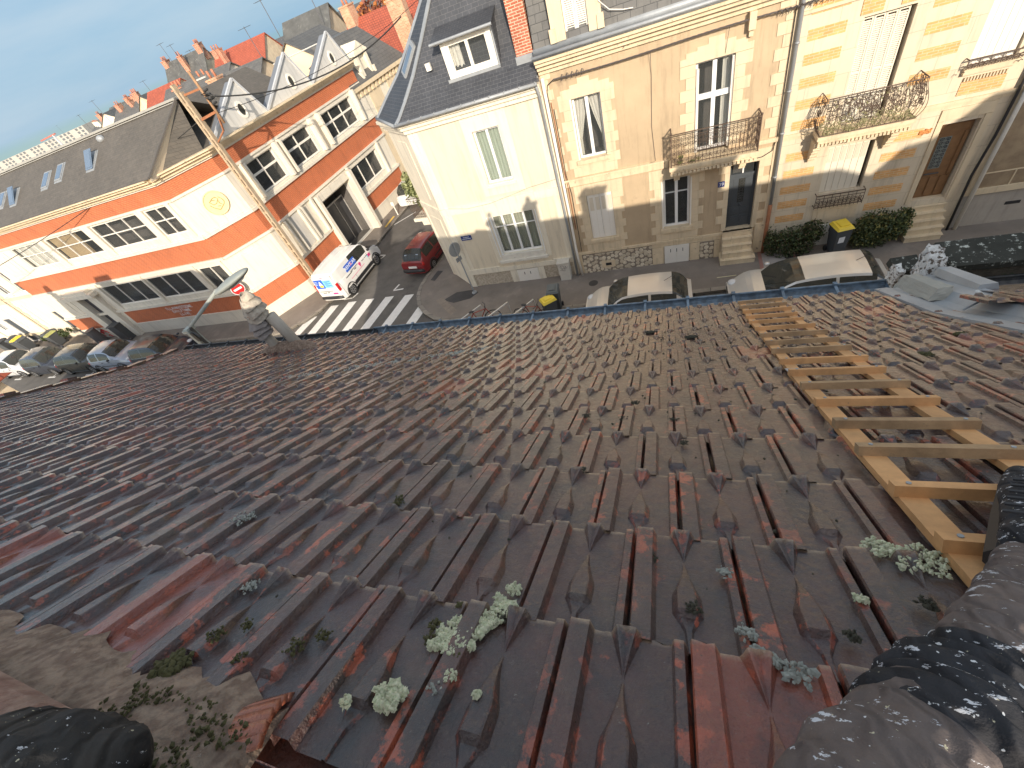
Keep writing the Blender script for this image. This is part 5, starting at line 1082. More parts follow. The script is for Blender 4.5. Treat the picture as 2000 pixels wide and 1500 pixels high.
mb = M(FW); mb.tube([(8.76, -.12, 7.4), (8.76, -.12, .12)], .055, 10); single(mb, 'downpipe', whPaint, 'white painted downpipe on the left edge of the brown roughcast house', 'pipe', smooth=True)
# twisted cable bundle along the facades
mb = M(FW)
for ph in (0, 2.1, 4.2):
    pts = []
    for i in range(161):
        t = i / 160; x = -3.0 + 6.4 * t; z = 7.20 - .03 * math.sin(math.pi * 2 * t) + .012 * math.cos(i * .5 + ph); pts.append((x, -.16 + .012 * math.sin(i * .5 + ph), z))
    mb.tube(pts, .011, 4)
    mb.tube([(-3.0, -.16, 7.2), (-3.2, -.14, 7.1), (-3.27, -.08, 6.9), (-3.28, -.06, 4.4), (-3.30, -.06, 2.4)], .011, 4)
for x in (-2.75, -2.6, -2.45, -2.3, -2.15): mb.tube([(x, -.16, 7.11), (x + .03, -.16, 7.27)], .014, 4); mb.tube([(x + .06, -.16, 7.26), (x + .08, -.16, 7.13)], .010, 4)
for k in range(16): x = 2.8 + k * .12; mb.tube([(x, -.16, 7.15), (x + .05, -.22, 7.25), (x + .12, -.16, 7.18), (x + .08, -.1, 7.1)], .010, 4)
mb.tube([(3.3, -.16, 7.2), (4.4, -.3, 7.35), (6, -.3, 7.55), (12, -.5, 8.4)], .02, 5)
mb.tube([(-.22, -.14, 7.2), (-.22, -.02, 6.6), (-.27, -.02, 5.2), (-.20, -.02, 4.15), (-.5, -.06, 4.1)], .007, 4); mb.tube([(1.75, -.14, 7.2), (1.7, -.02, 6.6)], .006, 4)
single(mb, 'cable_bundle', mat('cable_sheath', (.10, .085, .08)), 'twisted dark cable bundle strung along the top of the facade of number 39', 'cable')
# shrubs in front of 37 and the bin
foliage('shrub', FW, [(4.2, -.45, .62, .72, .30, .62, 4200), (4.75, -.40, .95, .38, .28, .35, 1500), (3.55, -.35, .75, .22, .25, .62, 900)], 0, .052, [lfD, lfM, leaf('brown_leaf', (.10, .07, .035))], 'dark green shrub against the banded house left of the yellow lidded bin', 'shrub')
foliage('shrub', FW, [(6.45, -.45, .72, .72, .34, .66, 4200), (7.0, -.45, .80, .42, .30, .55, 2200)], 0, .056, [lfM, lfD, lfL], 'green yellow shrub beside the steps of the banded house', 'shrub')
mb = M(FW); mb.box(4.95, 5.55, -.05, -.02, .1, .9); 
for u in (5.08, 5.3, 5.45): mb.box(u, u + .02, -.055, -.049, .62, .74, 1)
mb.build('cellar_hatch', [whPaint, blackP], h37)
# ================================================================ BROWN ROUGHCAST HOUSE (far right)
hb = thing('roughcast_house', 'brown roughcast house at the right edge with grey plinth', 'house', (12, 18, 0))
rough = mat('brown_roughcast', (.36, .27, .17), .95, .2, 1.5, bump=1.0, bs=60, c2=(.30, .22, .14)); rough2 = mat('ochre_brick_upper', (.62, .38, .17), .9, .2, 3, bump=.8, bs=50)
mb = M(FW); facade(mb, (8.62, 20), (0, 7.9), [(10.6, 11.6, 1.7, 3.4), (10.6, 11.6, 4.7, 6.6), (14, 15, 1.7, 3.4)], matf=lambda u, z: 2 if z < 1.2 else 0, zb=(1.2, 4.0), rev=1, dark=3, depth=.2); mb.build('wall', [rough, stone, mat('grey_plinth', (.38, .34, .29), .9, .12, 1.5, bump=.4), roomM], hb)
mb = M(FW); mb.box(8.62, 20, -.05, .01, 1.20, 1.38); mb.box(8.62, 8.84, -.04, .01, 1.381, 7.8); mb.box(8.84, 20, -.02, .01, 1.82, 1.85); mb.box(9.55, 9.58, -.02, .01, 1.381, 1.81); mb.box(10.4, 10.6, -.03, .01, 1.5, 3.6); mb.box(8.62, 20, -.06, .01, 4.02, 4.16); mb.build('stone_band', stone, hb)
window(FW, 10.6, 11.6, 1.7, 3.4, hb, y=.1); window(FW, 10.6, 11.6, 4.7, 6.6, hb, y=.1); mb = M(FW); mb.box(9.75, 10.1, -.006, .0, .70, .80); mb.build('vent_grille', blackP, hb)
mb = M(FW); ironpanel(mb, 10.45, 11.7, 1.7, 2.2, y=-.15, dense=0); mb.build('window_guard', iron, hb)
mb = M(FW); mb.hexa([(8.6, -.05, 7.9), (20, -.05, 7.9), (20, 6, 7.9), (8.6, 6, 7.9), (8.6, .8, 11.2), (20, .8, 11.2), (20, 6, 11.2), (8.6, 6, 11.2)]); mb.build('roof', slateG, hb)
# ================================================================ ORANGE BRICK AND WHITE BUILDING
AX, AY, BX, BY = -20.7, 14.4, -19.2, 16.45
ob = thing('brick_building', 'long white building with bright orange brick bands, ribbon windows and grey sawtooth gables', 'building', (-26, 20, 0))
FL = frame(-39.1, 14.4, AX, AY); FC = frame(AX, AY, BX, BY); FR = frame(BX, BY, -17.85, 27.1)
def XL(u): return 39.1 - 21.4 - u      # u measured leftwards from x=-21.4 -> local
ZB = (.9, 1.95, 4.05, 5.15, 7.05, 7.75)
def bandm(z): return 1 if (.9 < z < 1.95 or 4.05 < z < 5.15 or 7.05 < z < 7.75) else 0
LWN = [(14.2, 11.0), (10.5, 6.65), (6.05, 2.10), (1.60, -.15)]
up_h = [(XL(a), XL(b), 5.62, 6.95) for a, b in LWN]; lo_h = [(XL(10.70), XL(6.45), 2.36, 3.75), (XL(6.30), XL(2.20), 2.36, 3.75), (XL(1.80), XL(-.10), 2.36, 3.75)]
dr_h = [(XL(13.6), XL(12.4), .15, 3.3)]
mb = M(FL); facade(mb, (0, AX + 39.1), (0, 8.0), up_h + lo_h + dr_h, matf=lambda u, z: 2 if (u > XL(-.2)) * 0 else (bandm(z) if not (XL(14.6) < u < XL(11.2) and .9 < z < 4.0) else 0), zb=ZB, ub=(XL(14.6), XL(11.2)), rev=0, dark=3, depth=.18)
mb.T = FC; LC = math.hypot(BX - AX, BY - AY); facade(mb, (0, LC), (0, 8.0), [], matf=lambda u, z: bandm(z), zb=ZB)
RW = [(1.11, 3.25, 5.40, 6.85), (3.85, 6.2, 5.40, 6.80), (7.28, 10.5, 5.42, 6.78)]; RL = [(7.27, 10.50, 2.35, 3.70)]; RG = [(3.95, 6.65, .14, 3.35)]
mb.T = FR; facade(mb, (0, 11.9), (0, 8.0), RW + RL, matf=lambda u, z: (bandm(z) if not ((.95 > u or (3.66 < u < 6.95)) and z < 4.05) else (bandm(z) if (u < .95 and z < 1.95) else 0)), zb=ZB, ub=(.95, 3.66, 3.95, 6.65, 6.95), rev=2, dark=3, depth=.3) if 0 else facade(mb, (0, 11.9), (0, 8.0), RW + RL + RG, matf=lambda u, z: 0 if (3.66 < u < 6.95 and z < 4.05) else bandm(z), zb=ZB, ub=(.95, 3.66, 6.95), rev=2, dark=3, depth=.3, back=1.6)
mb.T = Matrix(); mb.quad((-39.1, 14.4, 0), (-39.1, 14.4, 8), (-39.1, 23, 8), (-39.1, 23, 0), 2); mb.quad((-17.85, 27.1, 0), (-24, 28, 0), (-24, 28, 8.2), (-17.85, 27.1, 8.2), 2)
mb.build('wall', [whiteP, brickO, greyP, roomM], ob)
mb = M(FL)
Lw = AX + 39.1
for z0, z1, o in ((7.0, 7.10, -.07), (5.13, 5.26, -.10), (5.261, 5.34, -.05), (3.98, 4.09, -.10), (1.92, 2.08, -.10), (.86, .94, -.04), (7.74, 7.82, -.08)): mb.box(0, Lw, o, .01, z0, z1)
for a, b in ((XL(11.0), XL(10.5)), (XL(6.65), XL(6.05)), (XL(2.10), XL(1.60)), (XL(-.15), XL(-.4))): mb.box(a, b, -.08, .01, 5.341, 7.0)
for a, b in ((XL(6.45), XL(6.30)), (XL(2.20), XL(1.80)), (XL(-.10), XL(-.35)), (XL(10.95), XL(10.70))): mb.box(a, b, -.08, .01, 2.081, 3.98)
mb.box(XL(16.9), XL(15.0), -.04, .01, 5.5, 6.9); mb.box(XL(16.5), XL(15.4), -.07, -.0401, 5.7, 6.7)
mb.box(XL(16.9), XL(14.9), -.04, .01, 2.2, 3.8); mb.box(XL(16.4), XL(15.4), -.07, -.0401, 2.4, 3.5)
mb.box(XL(14.3), XL(13.6), -.25, .01, .0, 3.4); mb.box(XL(12.4), XL(11.6), -.25, .01, .0, 3.4); mb.box(XL(14.5), XL(11.3), -.45, .01, 3.401, 3.65); mb.box(XL(14.1), XL(11.7), -.35, .01, 3.651, 3.85)
mb.T = FC
for z0, z1, o in ((7.002, 7.102, -.07), (5.132, 5.262, -.10), (5.263, 5.342, -.05), (3.982, 4.092, -.10), (1.922, 2.082, -.10), (.862, .942, -.04), (7.742, 7.822, -.08)): mb.box(-.02, LC + .02, o, .01, z0, z1)
mb.box(.25, 2.3, -.03, .01, 2.15, 3.75); mb.box(.35, 2.2, -.045, -.0301, 2.25, 3.65); mb.box(.5, 1.7, -.015, .01, .15, .6)
mb.T = FR
for z0, z1, o in ((6.998, 7.098, -.07), (5.128, 5.258, -.12), (7.738, 7.818, -.08), (5.2581, 5.34, -.05)): mb.box(0, 11.9, o, .01, z0, z1)
for a, b in ((0, 3.6), (6.95, 11.9)): mb.box(a, b, -.14, .01, 1.918, 2.078); mb.box(a, b, -.04, .01, .858, .938)
mb.box(0, 11.9, -.12, .01, 3.978, 4.088); mb.box(3.60, 3.80, -.35, .3, .13, 3.9); mb.box(6.70, 6.95, -.55, .3, .13, 3.9); mb.box(3.801, 6.699, -.3, .01, 3.5, 3.9)
for u in (3.30, 3.62, 6.32, 7.05, 10.6, .95): mb.box(u, u + .14, -.32, .01, 5.341, 6.99)
for u in (.95, 1.2, 2.2, 3.3, 7.02, 10.6, 2.4): mb.box(u, u + .12, -.22, .01, 2.079, 3.97)
mb.build('white_trim', whiteP, ob)
mb = M(FR); mb.box(1.35, 2.18, -.02, .01, 2.1, 3.9, 0); mb.build('grey_panel', greyP, ob)
# cornice, gutter
mb = M()
corn = [(-39.1, 14.4), (AX, AY), (BX, BY), (-17.85, 27.1)]
off = [[], []]
for z0, z1, o in ((7.82, 7.95, .18), (7.951, 8.06, .34), (8.061, 8.12, .46)):
    for k, Fm, L in ((0, FL, Lw), (1, FC, LC), (2, FR, 11.9)): mb.T = Fm; mb.box(-.0 if k == 0 else -.1, L + (.1 if k < 2 else 0), -o - k * .002, .01, z0 + k * .002, z1 + k * .002)
mb.build('cornice', cornM, ob)
# roofs
mb = M()
z0 = 8.13; pr = math.tan(R(31))
e0 = (-39.3, 13.95, z0); e1 = (-20.2, 13.95, z0); r1 = (-19.3, 17.0, z0 + 3.05 * pr); r0 = (-39.3, 17.0, z0 + 3.05 * pr); b0 = (-39.3, 21, z0); b1 = (-19.3, 21, z0)
mb.quad(e0, e1, r1, r0); mb.quad(r0, r1, b1, b0); 
rf = mb.build('roof', slateB, ob)
mb = M(); mb.poly([(-20.22, 13.97, 8.0), (-20.2, 16.9, 8.0), (-19.32, 17.0, z0 + 3.0 * pr), (-20.19, 13.97, z0 - .02)]); mb.build('gable_wall', mat('cream_gable', (.66, .57, .44), .85, .05, 1), ob)
mb = M(); mb.beam((e1[0] + .02, e1[1], e1[2] + .03), (r1[0] + .02, r1[1], r1[2] + .03), .14, .06); mb.build('verge', mat('dark_verge', (.10, .09, .08)), rf)
mb = M(); mb.beam((r0[0], r0[1], r0[2] + .03), (r1[0], r1[1], r1[2] + .03), .22, .08); mb.beam((r0[0], r0[1] - .16, r0[2] - .06), (r1[0], r1[1] - .16, r1[2] - .06), .06, .03); mb.build('ridge_cap', mat('pale_ridge', (.34, .33, .30)), rf)
# right wing main roof: eave over FR and ridge parallel
mb = M(FR); d = 3.0; zr = z0 + d * math.tan(R(31)) * .95
mb.quad((0, .1, z0 - .02), (7.3, .1, z0 - .02), (7.3, d, zr), (.2, d, zr)); mb.quad((2.2, d, zr), (7.3, d, zr), (7.3, 2 * d, z0), (3.5, 2 * d, z0)); mb.quad((7.3, .1, z0), (7.3, d * 2, z0), (7.3, d, zr - .01), (7.3, d, zr)); mb.quad((7.3, .1, z0 - .15), (11.9, .1, z0 - .15), (11.9, 6, z0 - .15), (7.3, 6, z0 - .15))
mb.T = Matrix(); pB = FR @ Vector((0, .1, z0 - .02)); pR = FR @ Vector((.2, d, zr)); pA = (AX + .35, AY - .1, z0 - .05); pq = (-19.34, 17.05, z0 + 3.0 * pr)
mb.poly([pA, tuple(pB), tuple(pR), pq]); mb.build('roof', slateB, ob)
# sawtooth gables: front triangle, long left slope, short right slope, extruded back into the roof
gabM = mat('grey_gable_render', (.56, .55, .52), .8, .06, .8); gt = mat('grey_zinc_slope', (.20, .215, .24), .6, .1, 1, metal=.2)
for g0 in (.45, 4.25, 8.05):
    g1 = g0 + 3.72; ga = g0 + 2.95; zt_ = 9.72; zb_ = 8.13; y0 = -.12
    mb = M(FR); mb.poly([(g0, y0, zb_), (g1, y0, zb_), (ga, y0, zt_)], 0); 
    gm = mb.build('gable', gabM, ob)
    mb = M(FR); mb.quad((g0, y0, zb_), (ga, y0, zt_), (ga, .42, zt_), (g0, .42, zb_), 0); mb.quad((g1, y0, zb_), (g1, .42, zb_), (ga, .42, zt_), (ga, y0, zt_), 0); mb.poly([(g0, .42, zb_), (ga, .42, zt_), (g1, .42, zb_)]); mb.build('gable_roof', gt, gm)
    mb = M(FR); mb.beam((g0 - .05, y0 - .03, zb_), (ga, y0 - .03, zt_ + .05), .12, .10); mb.beam((ga, y0 - .03, zt_ + .05), (g1 + .03, y0 - .03, zb_), .12, .10); mb.build('gable_coping', mat('pale_zinc_edge', (.50, .51, .52), .6), gm)
    mb = M(FR); cx, cz, a, b = ga - .50, 8.66, .25, .35; N = 20
    for i in range(N):
        t0, t1 = 2 * math.pi * i / N, 2 * math.pi * (i + 1) / N; q = lambda t, s, y_: (cx + a * s * math.cos(t), y_, cz + b * s * math.sin(t))
        mb.quad(q(t0, 1, y0 - .05), q(t1, 1, y0 - .05), q(t1, .68, y0 - .05), q(t0, .68, y0 - .05)); mb.quad(q(t0, 1, y0 - .05), q(t0, 1, y0), q(t1, 1, y0), q(t1, 1, y0 - .05)); mb.quad(q(t0, .68, y0 - .05), q(t1, .68, y0 - .05), q(t1, .68, y0 - .004), q(t0, .68, y0 - .004))
    ow = mb.build('oval_window', whPaint, gm); mb = M(FR); mb.poly([(cx + a * .68 * math.cos(2 * math.pi * i / N), y0 - .006, cz + b * .68 * math.sin(2 * math.pi * i / N)) for i in range(N)]); mb.build('pane', glassC, ow)
mb = M(FR); mb.tube([(7.2, .9, 9.5), (10.9, .45, 9.45)], .03, 5); mb.tube([(7.4, .9, 9.4), (9.0, 1.6, 8.1)], .03, 5); mb.build('stay_rod', whPaint, ob)
# windows
for i, (a, b, c, d) in enumerate(up_h):
    n = (4, 3, 3, 2)[i]; ct = ([(.02, .98, curtM)], [(.02, .68, curtY)], None, None)[i]
    window(FL, a, b, c, d, ob, cols=tuple((k + 1) / n for k in range(n - 1)), rows=(.55,), y=.04, fr=.06, m=whPaint, mull=.045, curt=ct)
for i, (a, b, c, d) in enumerate(lo_h):
    n = (3, 3, 2)[i]; window(FL, a, b, c, d, ob, cols=tuple((k + 1) / n for k in range(n - 1)), y=.06, fr=.07, m=whPaint, mull=.045)
mb = M(FL); a, b = dr_h[0][:2]; mb.box(a, b, .08, .13, .15, 3.3); mb.build('door', mat('dark_door', (.05, .05, .06), .5), ob)
for i, (a, b, c, d) in enumerate(RW):
    n = (2, 2, 3)[i]; window(FR, a, b, c, d, ob, cols=tuple((k + 1) / n for k in range(n - 1)), rows=(.58,), y=.16, fr=.07, m=whPaint, mull=.06, rowmull=.10)
window(FR, 7.27, 10.5, 2.35, 3.70, ob, cols=(.33, .66), y=.14, fr=.07, m=whPaint, mull=.06)
mb = M(FR); mb.box(3.97, 6.63, 1.0, 1.06, .15, 2.6, 0); mb.box(3.97, 6.63, .98, 1.07, 2.6, 2.68, 1); 
for u in (3.97, 4.8, 5.7, 6.57): mb.box(u, u + .05, .97, 1.0, .15, 2.6, 1)
mb.build('garage_door', [mat('dark_glazed_door', (.06, .06, .065), .3), greyP], ob)
# round relief medallion on the chamfer
mb = M(FC); cx, cz = 1.42, 6.18; mb.cyl((cx, -.05, cz), (cx, .01, cz), .54, 36); 
N = 36
for i in range(N):
    a, b = 2 * math.pi * i / N, 2 * math.pi * (i + 1) / N; mb.tube([(cx + .51 * math.cos(a), -.055, cz + .51 * math.sin(a)), (cx + .51 * math.cos(b), -.055, cz + .51 * math.sin(b))], .026, 6)
md = mb.build('medallion', medM, ob)
mb = M(FC)
for st in ([(-.20, .12), (-.02, .20), (.10, .20), (.16, .10), (.0, -.02), (-.12, -.02), (-.20, .12)], [(-.26, .02), (-.18, -.12), (-.06, -.24), (-.02, -.27)], [(.20, .16), (.28, .06), (.30, -.06), (.24, -.14), (.08, -.22), (-.02, -.27)], [(.14, .04), (.10, -.04), (.16, -.13)], [(-.02, -.12), (.08, -.16)], [(-.16, .15), (-.06, .14), (.02, .10)]):
    mb.tube([(cx + x * 1.15, -.056, cz + z * 1.15) for x, z in st], .016, 5)
mb.build('relief_lines', medD, md)
# skylights on the left roof
def skylight(x, s0, w_, h_, open_=False, m2=glassS):
    n = Vector((0, -math.sin(R(31)), math.cos(R(31)))); T = Matrix.Translation((x, 13.95 + s0 * math.cos(R(31)), z0 + s0 * math.sin(R(31)))) @ Matrix.Rotation(R(31), 4, 'X')
    mb = M(T); mb.box(-w_ / 2, w_ / 2, 0, h_, -.02, .06); mb.box(-w_ / 2 - .05, w_ / 2 + .05, -.1, h_ + .05, -.02, .02)
    o = mb.build('skylight', zinc, ob); g = M(T @ (Matrix.Rotation(R(14), 4, 'X') if open_ else Matrix())); g.box(-w_ / 2 + .07, w_ / 2 - .07, .08, h_ - .08, .062 + (0 if not open_ else .0), .075)
    if open_: g.box(-w_ / 2, w_ / 2, 0, h_, .04, .061)
    g.build('pane', [m2], o)
for x, s, op in ((-33.4, 1.25, 0), (-32.0, 1.15, 1), (-29.0, 1.45, 0), (-27.8, 1.6, 0), (-25.0, 1.55, 1)): skylight(x, s, .55, .9, op)
mb = M(); mb.ball((-24.6, 16.55, 9.72), (.22, .18, .16), 10); mb.build('roof_vent', zinc, ob, True)
# graffiti
mb = M(FL); random.seed(21)
def scr(mb, u, z, w_, h_, r=.022):
    k = random.choice('EFTNAHLVOI'); S = {'E': [(1, 1, 0, 1), (0, 1, 0, 0), (0, 0, 1, 0), (0, .5, .8, .5)], 'F': [(1, 1, 0, 1), (0, 1, 0, 0), (0, .5, .8, .5)], 'T': [(0, 1, 1, 1), (.5, 1, .5, 0)], 'N': [(0, 0, 0, 1), (0, 1, 1, 0), (1, 0, 1, 1)], 'A': [(0, 0, .5, 1), (.5, 1, 1, 0), (.2, .4, .8, .4)], 'H': [(0, 0, 0, 1), (1, 0, 1, 1), (0, .5, 1, .5)], 'L': [(0, 1, 0, 0), (0, 0, 1, 0)], 'V': [(0, 1, .5, 0), (.5, 0, 1, 1)], 'O': [(0, 0, 0, 1), (0, 1, 1, 1), (1, 1, 1, 0), (1, 0, 0, 0)], 'I': [(.5, 0, .5, 1)]}[k]
    for a, b, c, d in S: mb.beam((u + a * w_, -.012, z + b * h_), (u + c * w_, -.012, z + d * h_), r, .012, up=(0, -1, 0))
u0 = XL(7.2)
for row, (a, n) in enumerate(((0, 13), (.35, 9), (.75, 5))):
    for k in range(n): scr(mb, u0 + a + k * .185, 1.56 - row * .24, .12, .17)
mb.build('graffiti', whE, ob)
# ================================================================ STREET LAMP, POLES, SIGNS
lp = thing('street_lamp', 'grey street lamp with a long arm and flat oval head just beyond the gutter', 'street lamp', (-9.4, 4.75, 0))
mb = M(); mb.box(-9.49, -9.36, 4.66, 4.80, 0, 7.08); mb.box(-9.52, -9.33, 4.63, 4.83, 7.0, 7.06); mb.build('post', lampM, lp)
mb = M(); mb.tube([(-9.30, 4.70, 6.55), (-9.27, 4.70, 7.1)], .035, 8); mb.tube([(-9.22, 4.66, 6.5), (-9.15, 4.64, 6.9), (-9.24, 4.66, 7.02)], .02, 6); mb.box(-9.33, -9.24, 4.62, 4.7, 6.78, 7.0); mb.build('cable_fittings', mat('dark_fitting', (.06, .06, .06), .5, metal=.3), lp)
mb = M(); mb.tube([(-9.36, 4.72, 7.00), (-9.30, 4.74, 7.10), (-7.80, 4.84, 7.76)], .036, 10); mb.build('arm', lampM, lp, True)
T = Matrix.Translation((-7.36, 4.86, 7.86)) @ Matrix.Rotation(R(-16), 4, 'Y'); mb = M(T); mb.ball((.05, 0, 0), (.56, .25, .075), 28); mb.ball((-.44, 0, 0), (.2, .08, .05), 12); mb.build('lamp_head', lampM, lp, True)
mb = M(T); mb.ball((.1, 0, -.05), (.33, .115, .05), 14); mb.build('lens', lampL, lp, True)
# utility pole: main pole with offset timber and crossarms
up_ = thing('utility_pole', 'tall weathered utility pole with crossarms in front of the orange brick building', 'utility pole', (-18.3, 16.3, 0))
mb = M(); P0, P1_ = (-18.62, 16.4, 0), (-18.2, 16.4, 10.4)
mb.beam((P0[0] - .09, P0[1], 0), (P1_[0] - .09, P1_[1], 10.4), .11, .2, up=(0, -1, 0)); mb.beam((P0[0] + .11, P0[1], 0), (P1_[0] + .07, P1_[1], 10.1), .09, .18, up=(0, -1, 0))
for k in range(22): z = .6 + k * .43; t = z / 10.4; x = P0[0] + (P1_[0] - P0[0]) * t; mb.box(x - .06, x + .07, 16.33, 16.47, z, z + .12)
mb.build('pole', poleM, up_)
mb = M(); mb.tube([(-17.15, 16.45, 10.56), (-17.2, 16.45, 8.72)], .055, 8); mb.build('offset_timber', mat('brown_timber', (.34, .20, .11), .85, .2, 4), up_, True)
mb = M(); mb.beam((-18.2, 16.45, 9.98), (-17.15, 16.45, 9.98), .09, .07); mb.beam((-18.2, 16.43, 9.08), (-17.2, 16.43, 9.16), .09, .09); mb.beam((-17.2, 16.45, 9.1), (-17.5, 16.45, 8.5), .07, .05); mb.beam((-17.5, 16.45, 8.5), (-18.25, 16.42, 8.15), .07, .05); mb.build('crossarm', rustM, up_)
mb = M()
for z in (9.85, 9.7, 9.55, 9.4): mb.cyl((-17.1, 16.45, z), (-16.9, 16.5, z + .03), .04, 8)
for k in range(10): mb.tube([(-17.1, 16.45, 9.8 - k * .04), (-17.0 + random.uniform(-.2, .2), 16.3, 9.7 + random.uniform(-.2, .2)), (-16.8 + random.uniform(-.1, .15), 16.5, 9.55 + random.uniform(-.1, .1))], .014, 4)
mb.build('insulators', blk, up_)
def cable(a, b, sag, r, lab, n=30, m=None):
    mb = M(); mb.tube([(a[0] + (b[0] - a[0]) * i / n, a[1] + (b[1] - a[1]) * i / n, a[2] + (b[2] - a[2]) * i / n - sag * 4 * (i / n) * (1 - i / n)) for i in range(n + 1)], r, 5); single(mb, 'overhead_cable', m or blk, lab, 'cable')
cable((-16.8, 16.5, 9.6), (-10.6, 22.5, 9.4), .75, .028, 'thick black cable from the pole top to behind the white corner house')
cable((-17.15, 16.45, 9.1), (-11.5, 28, 9.6), .5, .012, 'thin cable above the grey gables from the pole to the right')
cable((-18.2, 16.4, 9.1), (-46, 9.0, 6.2), .7, .016, 'black cable running from the pole down the left street')
# no entry sign in front of the orange building
ns = thing('no_entry_sign', 'round red no entry sign on a thin pole seen behind the lamp head', 'road sign', (-20.9, 13.9, 0))
mb = M(); mb.cyl((-20.9, 13.9, .12), (-20.9, 13.9, 2.8), .03, 8); mb.build('sign_pole', zinc, ns)
sdn = Vector((1, -.9, 0)).normalized(); c = Vector((-20.87, 13.87, 2.55)); mb = M(); mb.cyl(tuple(c), tuple(c + sdn * .02), .33, 24); dsk = mb.build('sign_face', whE, ns)
mb = M(); mb.cyl(tuple(c + sdn * .0201), tuple(c + sdn * .026), .30, 24); mb.build('red_disc', redE, dsk)
tt = sdn.cross(Vector((0, 0, 1))); c2v = c + sdn * .028; mb = M(); mb.hexa([tuple(c2v + tt * a + Vector((0, 0, b)) + sdn * d) for d in (0, .004) for a, b in ((-.21, -.05), (.21, -.05), (.21, .05), (-.21, .05))]); mb.build('white_bar', whE, dsk)
# thin sign post on the right pavement at the corner, seen edge on
ws = thing('road_sign', 'round road sign seen from behind on a grey pole at the white house corner', 'road sign', (-8.3, 14.5, 0))
mb = M(); mb.cyl((-8.3, 14.5, .12), (-8.3, 14.5, 2.75), .03, 8); mb.cyl((-8.3, 14.5, .12), (-8.3, 14.5, .17), .12, 10); mb.build('sign_pole', zinc, ws)
dn = Vector((-.9, .5, 0)).normalized(); mb = M(); mb.cyl((-8.33, 14.5, 2.42), tuple(Vector((-8.33, 14.5, 2.42)) + dn * .03), .30, 24); mb.build('sign_face', mat('sign_back_grey', (.30, .31, .31), .5, metal=.4), ws)
mb = M(); c = Vector((-8.33, 14.5, 1.95)); sd2 = dn.cross(Vector((0, 0, 1))); mb.hexa([tuple(c + sd2 * a + Vector((0, 0, b)) + dn * d) for d in (0, .02) for a, b in ((-.15, -.09), (.15, -.09), (.15, .09), (-.15, .09))]); mb.build('sub_plate', mat('sign_back_grey', (.3, .3, .3)), ws)
ss = thing('sign_post', 'small white road sign on a post beside the far kerb of the side street', 'road sign', (-17.0, 24.4, 0)); mb = M(); mb.cyl((-17.0, 24.4, .1), (-17.0, 24.4, 1.0), .04, 8); mb.box(-17.1, -16.9, 24.35, 24.39, .8, 1.05, 0); mb.build('sign_pole', whPaint, ss)
# ================================================================ BINS, RACKS, BIKES
def bin_(x, y, rz, label, lid=binY, body=binG, open_=False, z=.12, sticker=True, group=None, sc=1):
    t = thing('wheelie_bin', label, 'bin', (x, y, z), group); T = place(x, y, z, rz) @ Matrix.Diagonal((sc, sc, 1, 1)); mb = M(T)
    mb.hexa([(-.22, -.26, .06), (.22, -.26, .06), (.22, .24, .06), (-.22, .24, .06), (-.28, -.32, .95), (.28, -.32, .95), (.28, .33, .95), (-.28, .33, .95)]); mb.box(-.30, .30, -.345, .36, .93, .97)
    mb.tube([(-.2, .38, .93), (.2, .38, .93)], .02, 6); mb.build('bin_body', body, t)
    mb = M(T @ (Matrix.Translation((0, .34, .98)) @ Matrix.Rotation(R(-100 if open_ else 0), 4, 'X') @ Matrix.Translation((0, -.34, -.98))))
    mb.hexa([(-.31, -.37, .975), (.31, -.37, .975), (.31, .36, .975), (-.31, .36, .975), (-.25, -.31, 1.05), (.25, -.31, 1.05), (.25, .30, 1.07), (-.25, .30, 1.07)]); mb.box(-.15, .15, -.2, .2, 1.06, 1.085); mb.build('lid', lid, t)
    for s in (-1, 1): mb = M(T); mb.cyl((s * .24, .26, .1), (s * .30, .26, .1), .10, 14); mb.build('wheel', tyreM, t)
    if sticker: mb = M(T); mb.quad((-.16, -.308, .5), (.06, -.308, .5), (.06, -.319, .72), (-.16, -.319, .72)); mb.quad((-.253, -.12, .45), (-.253, .02, .45), (-.268, .02, .7), (-.268, -.12, .7)) if 0 else None; mb.build('sticker', whE, t)
    return t
bin_(5.46, 14.42, R(12), 'grey wheelie bin with a bright yellow lid between the two shrubs', sc=.8)
bin_(-4.08, 12.75, R(4), 'grey wheelie bin with a grey lid on the kerb beside the yellow lid', lid=mat('grey_lid', (.10, .115, .12), .5), sticker=True, sc=.8)
bin_(-4.22, 12.30, R(-55), 'wheelie bin with a raised yellow lid showing just above the gutter', z=0.0, sticker=False, sc=.78)
for i, (x, y, r, lid, lb) in enumerate(((-50.0, 14.1, 10, binG, 'dark bin at the far left of the row of street bins'), (-48.6, 14.3, 5, binG, 'dark bin beside the yellow lidded bin on the left pavement'), (-47.6, 14.15, 0, binY, 'yellow lidded bin in the row on the left pavement'), (-46.6, 14.0, -8, binG, 'large dark bin in front of the pale left house'), (-42.7, 14.2, -5, mat('olive_lid', (.35, .36, .12), .6), 'dark bin with an olive lid near the left end of the orange building'), (-43.5, 14.4, 5, binG, 'dark bin behind the olive lidded bin'))):
    bin_(x, y, R(r), lb, lid=lid, sticker=False, group='bins on the left pavement')
mb = M(); mb.box(-34.4, -33.6, 13.7, 14.2, .12, 1.3); mb.box(-34.45, -33.55, 13.65, 14.25, 1.3, 1.36); single(mb, 'street_cabinet', mat('dark_cabinet', (.07, .07, .07), .5), 'dark street cabinet in front of the orange building door', 'cabinet')
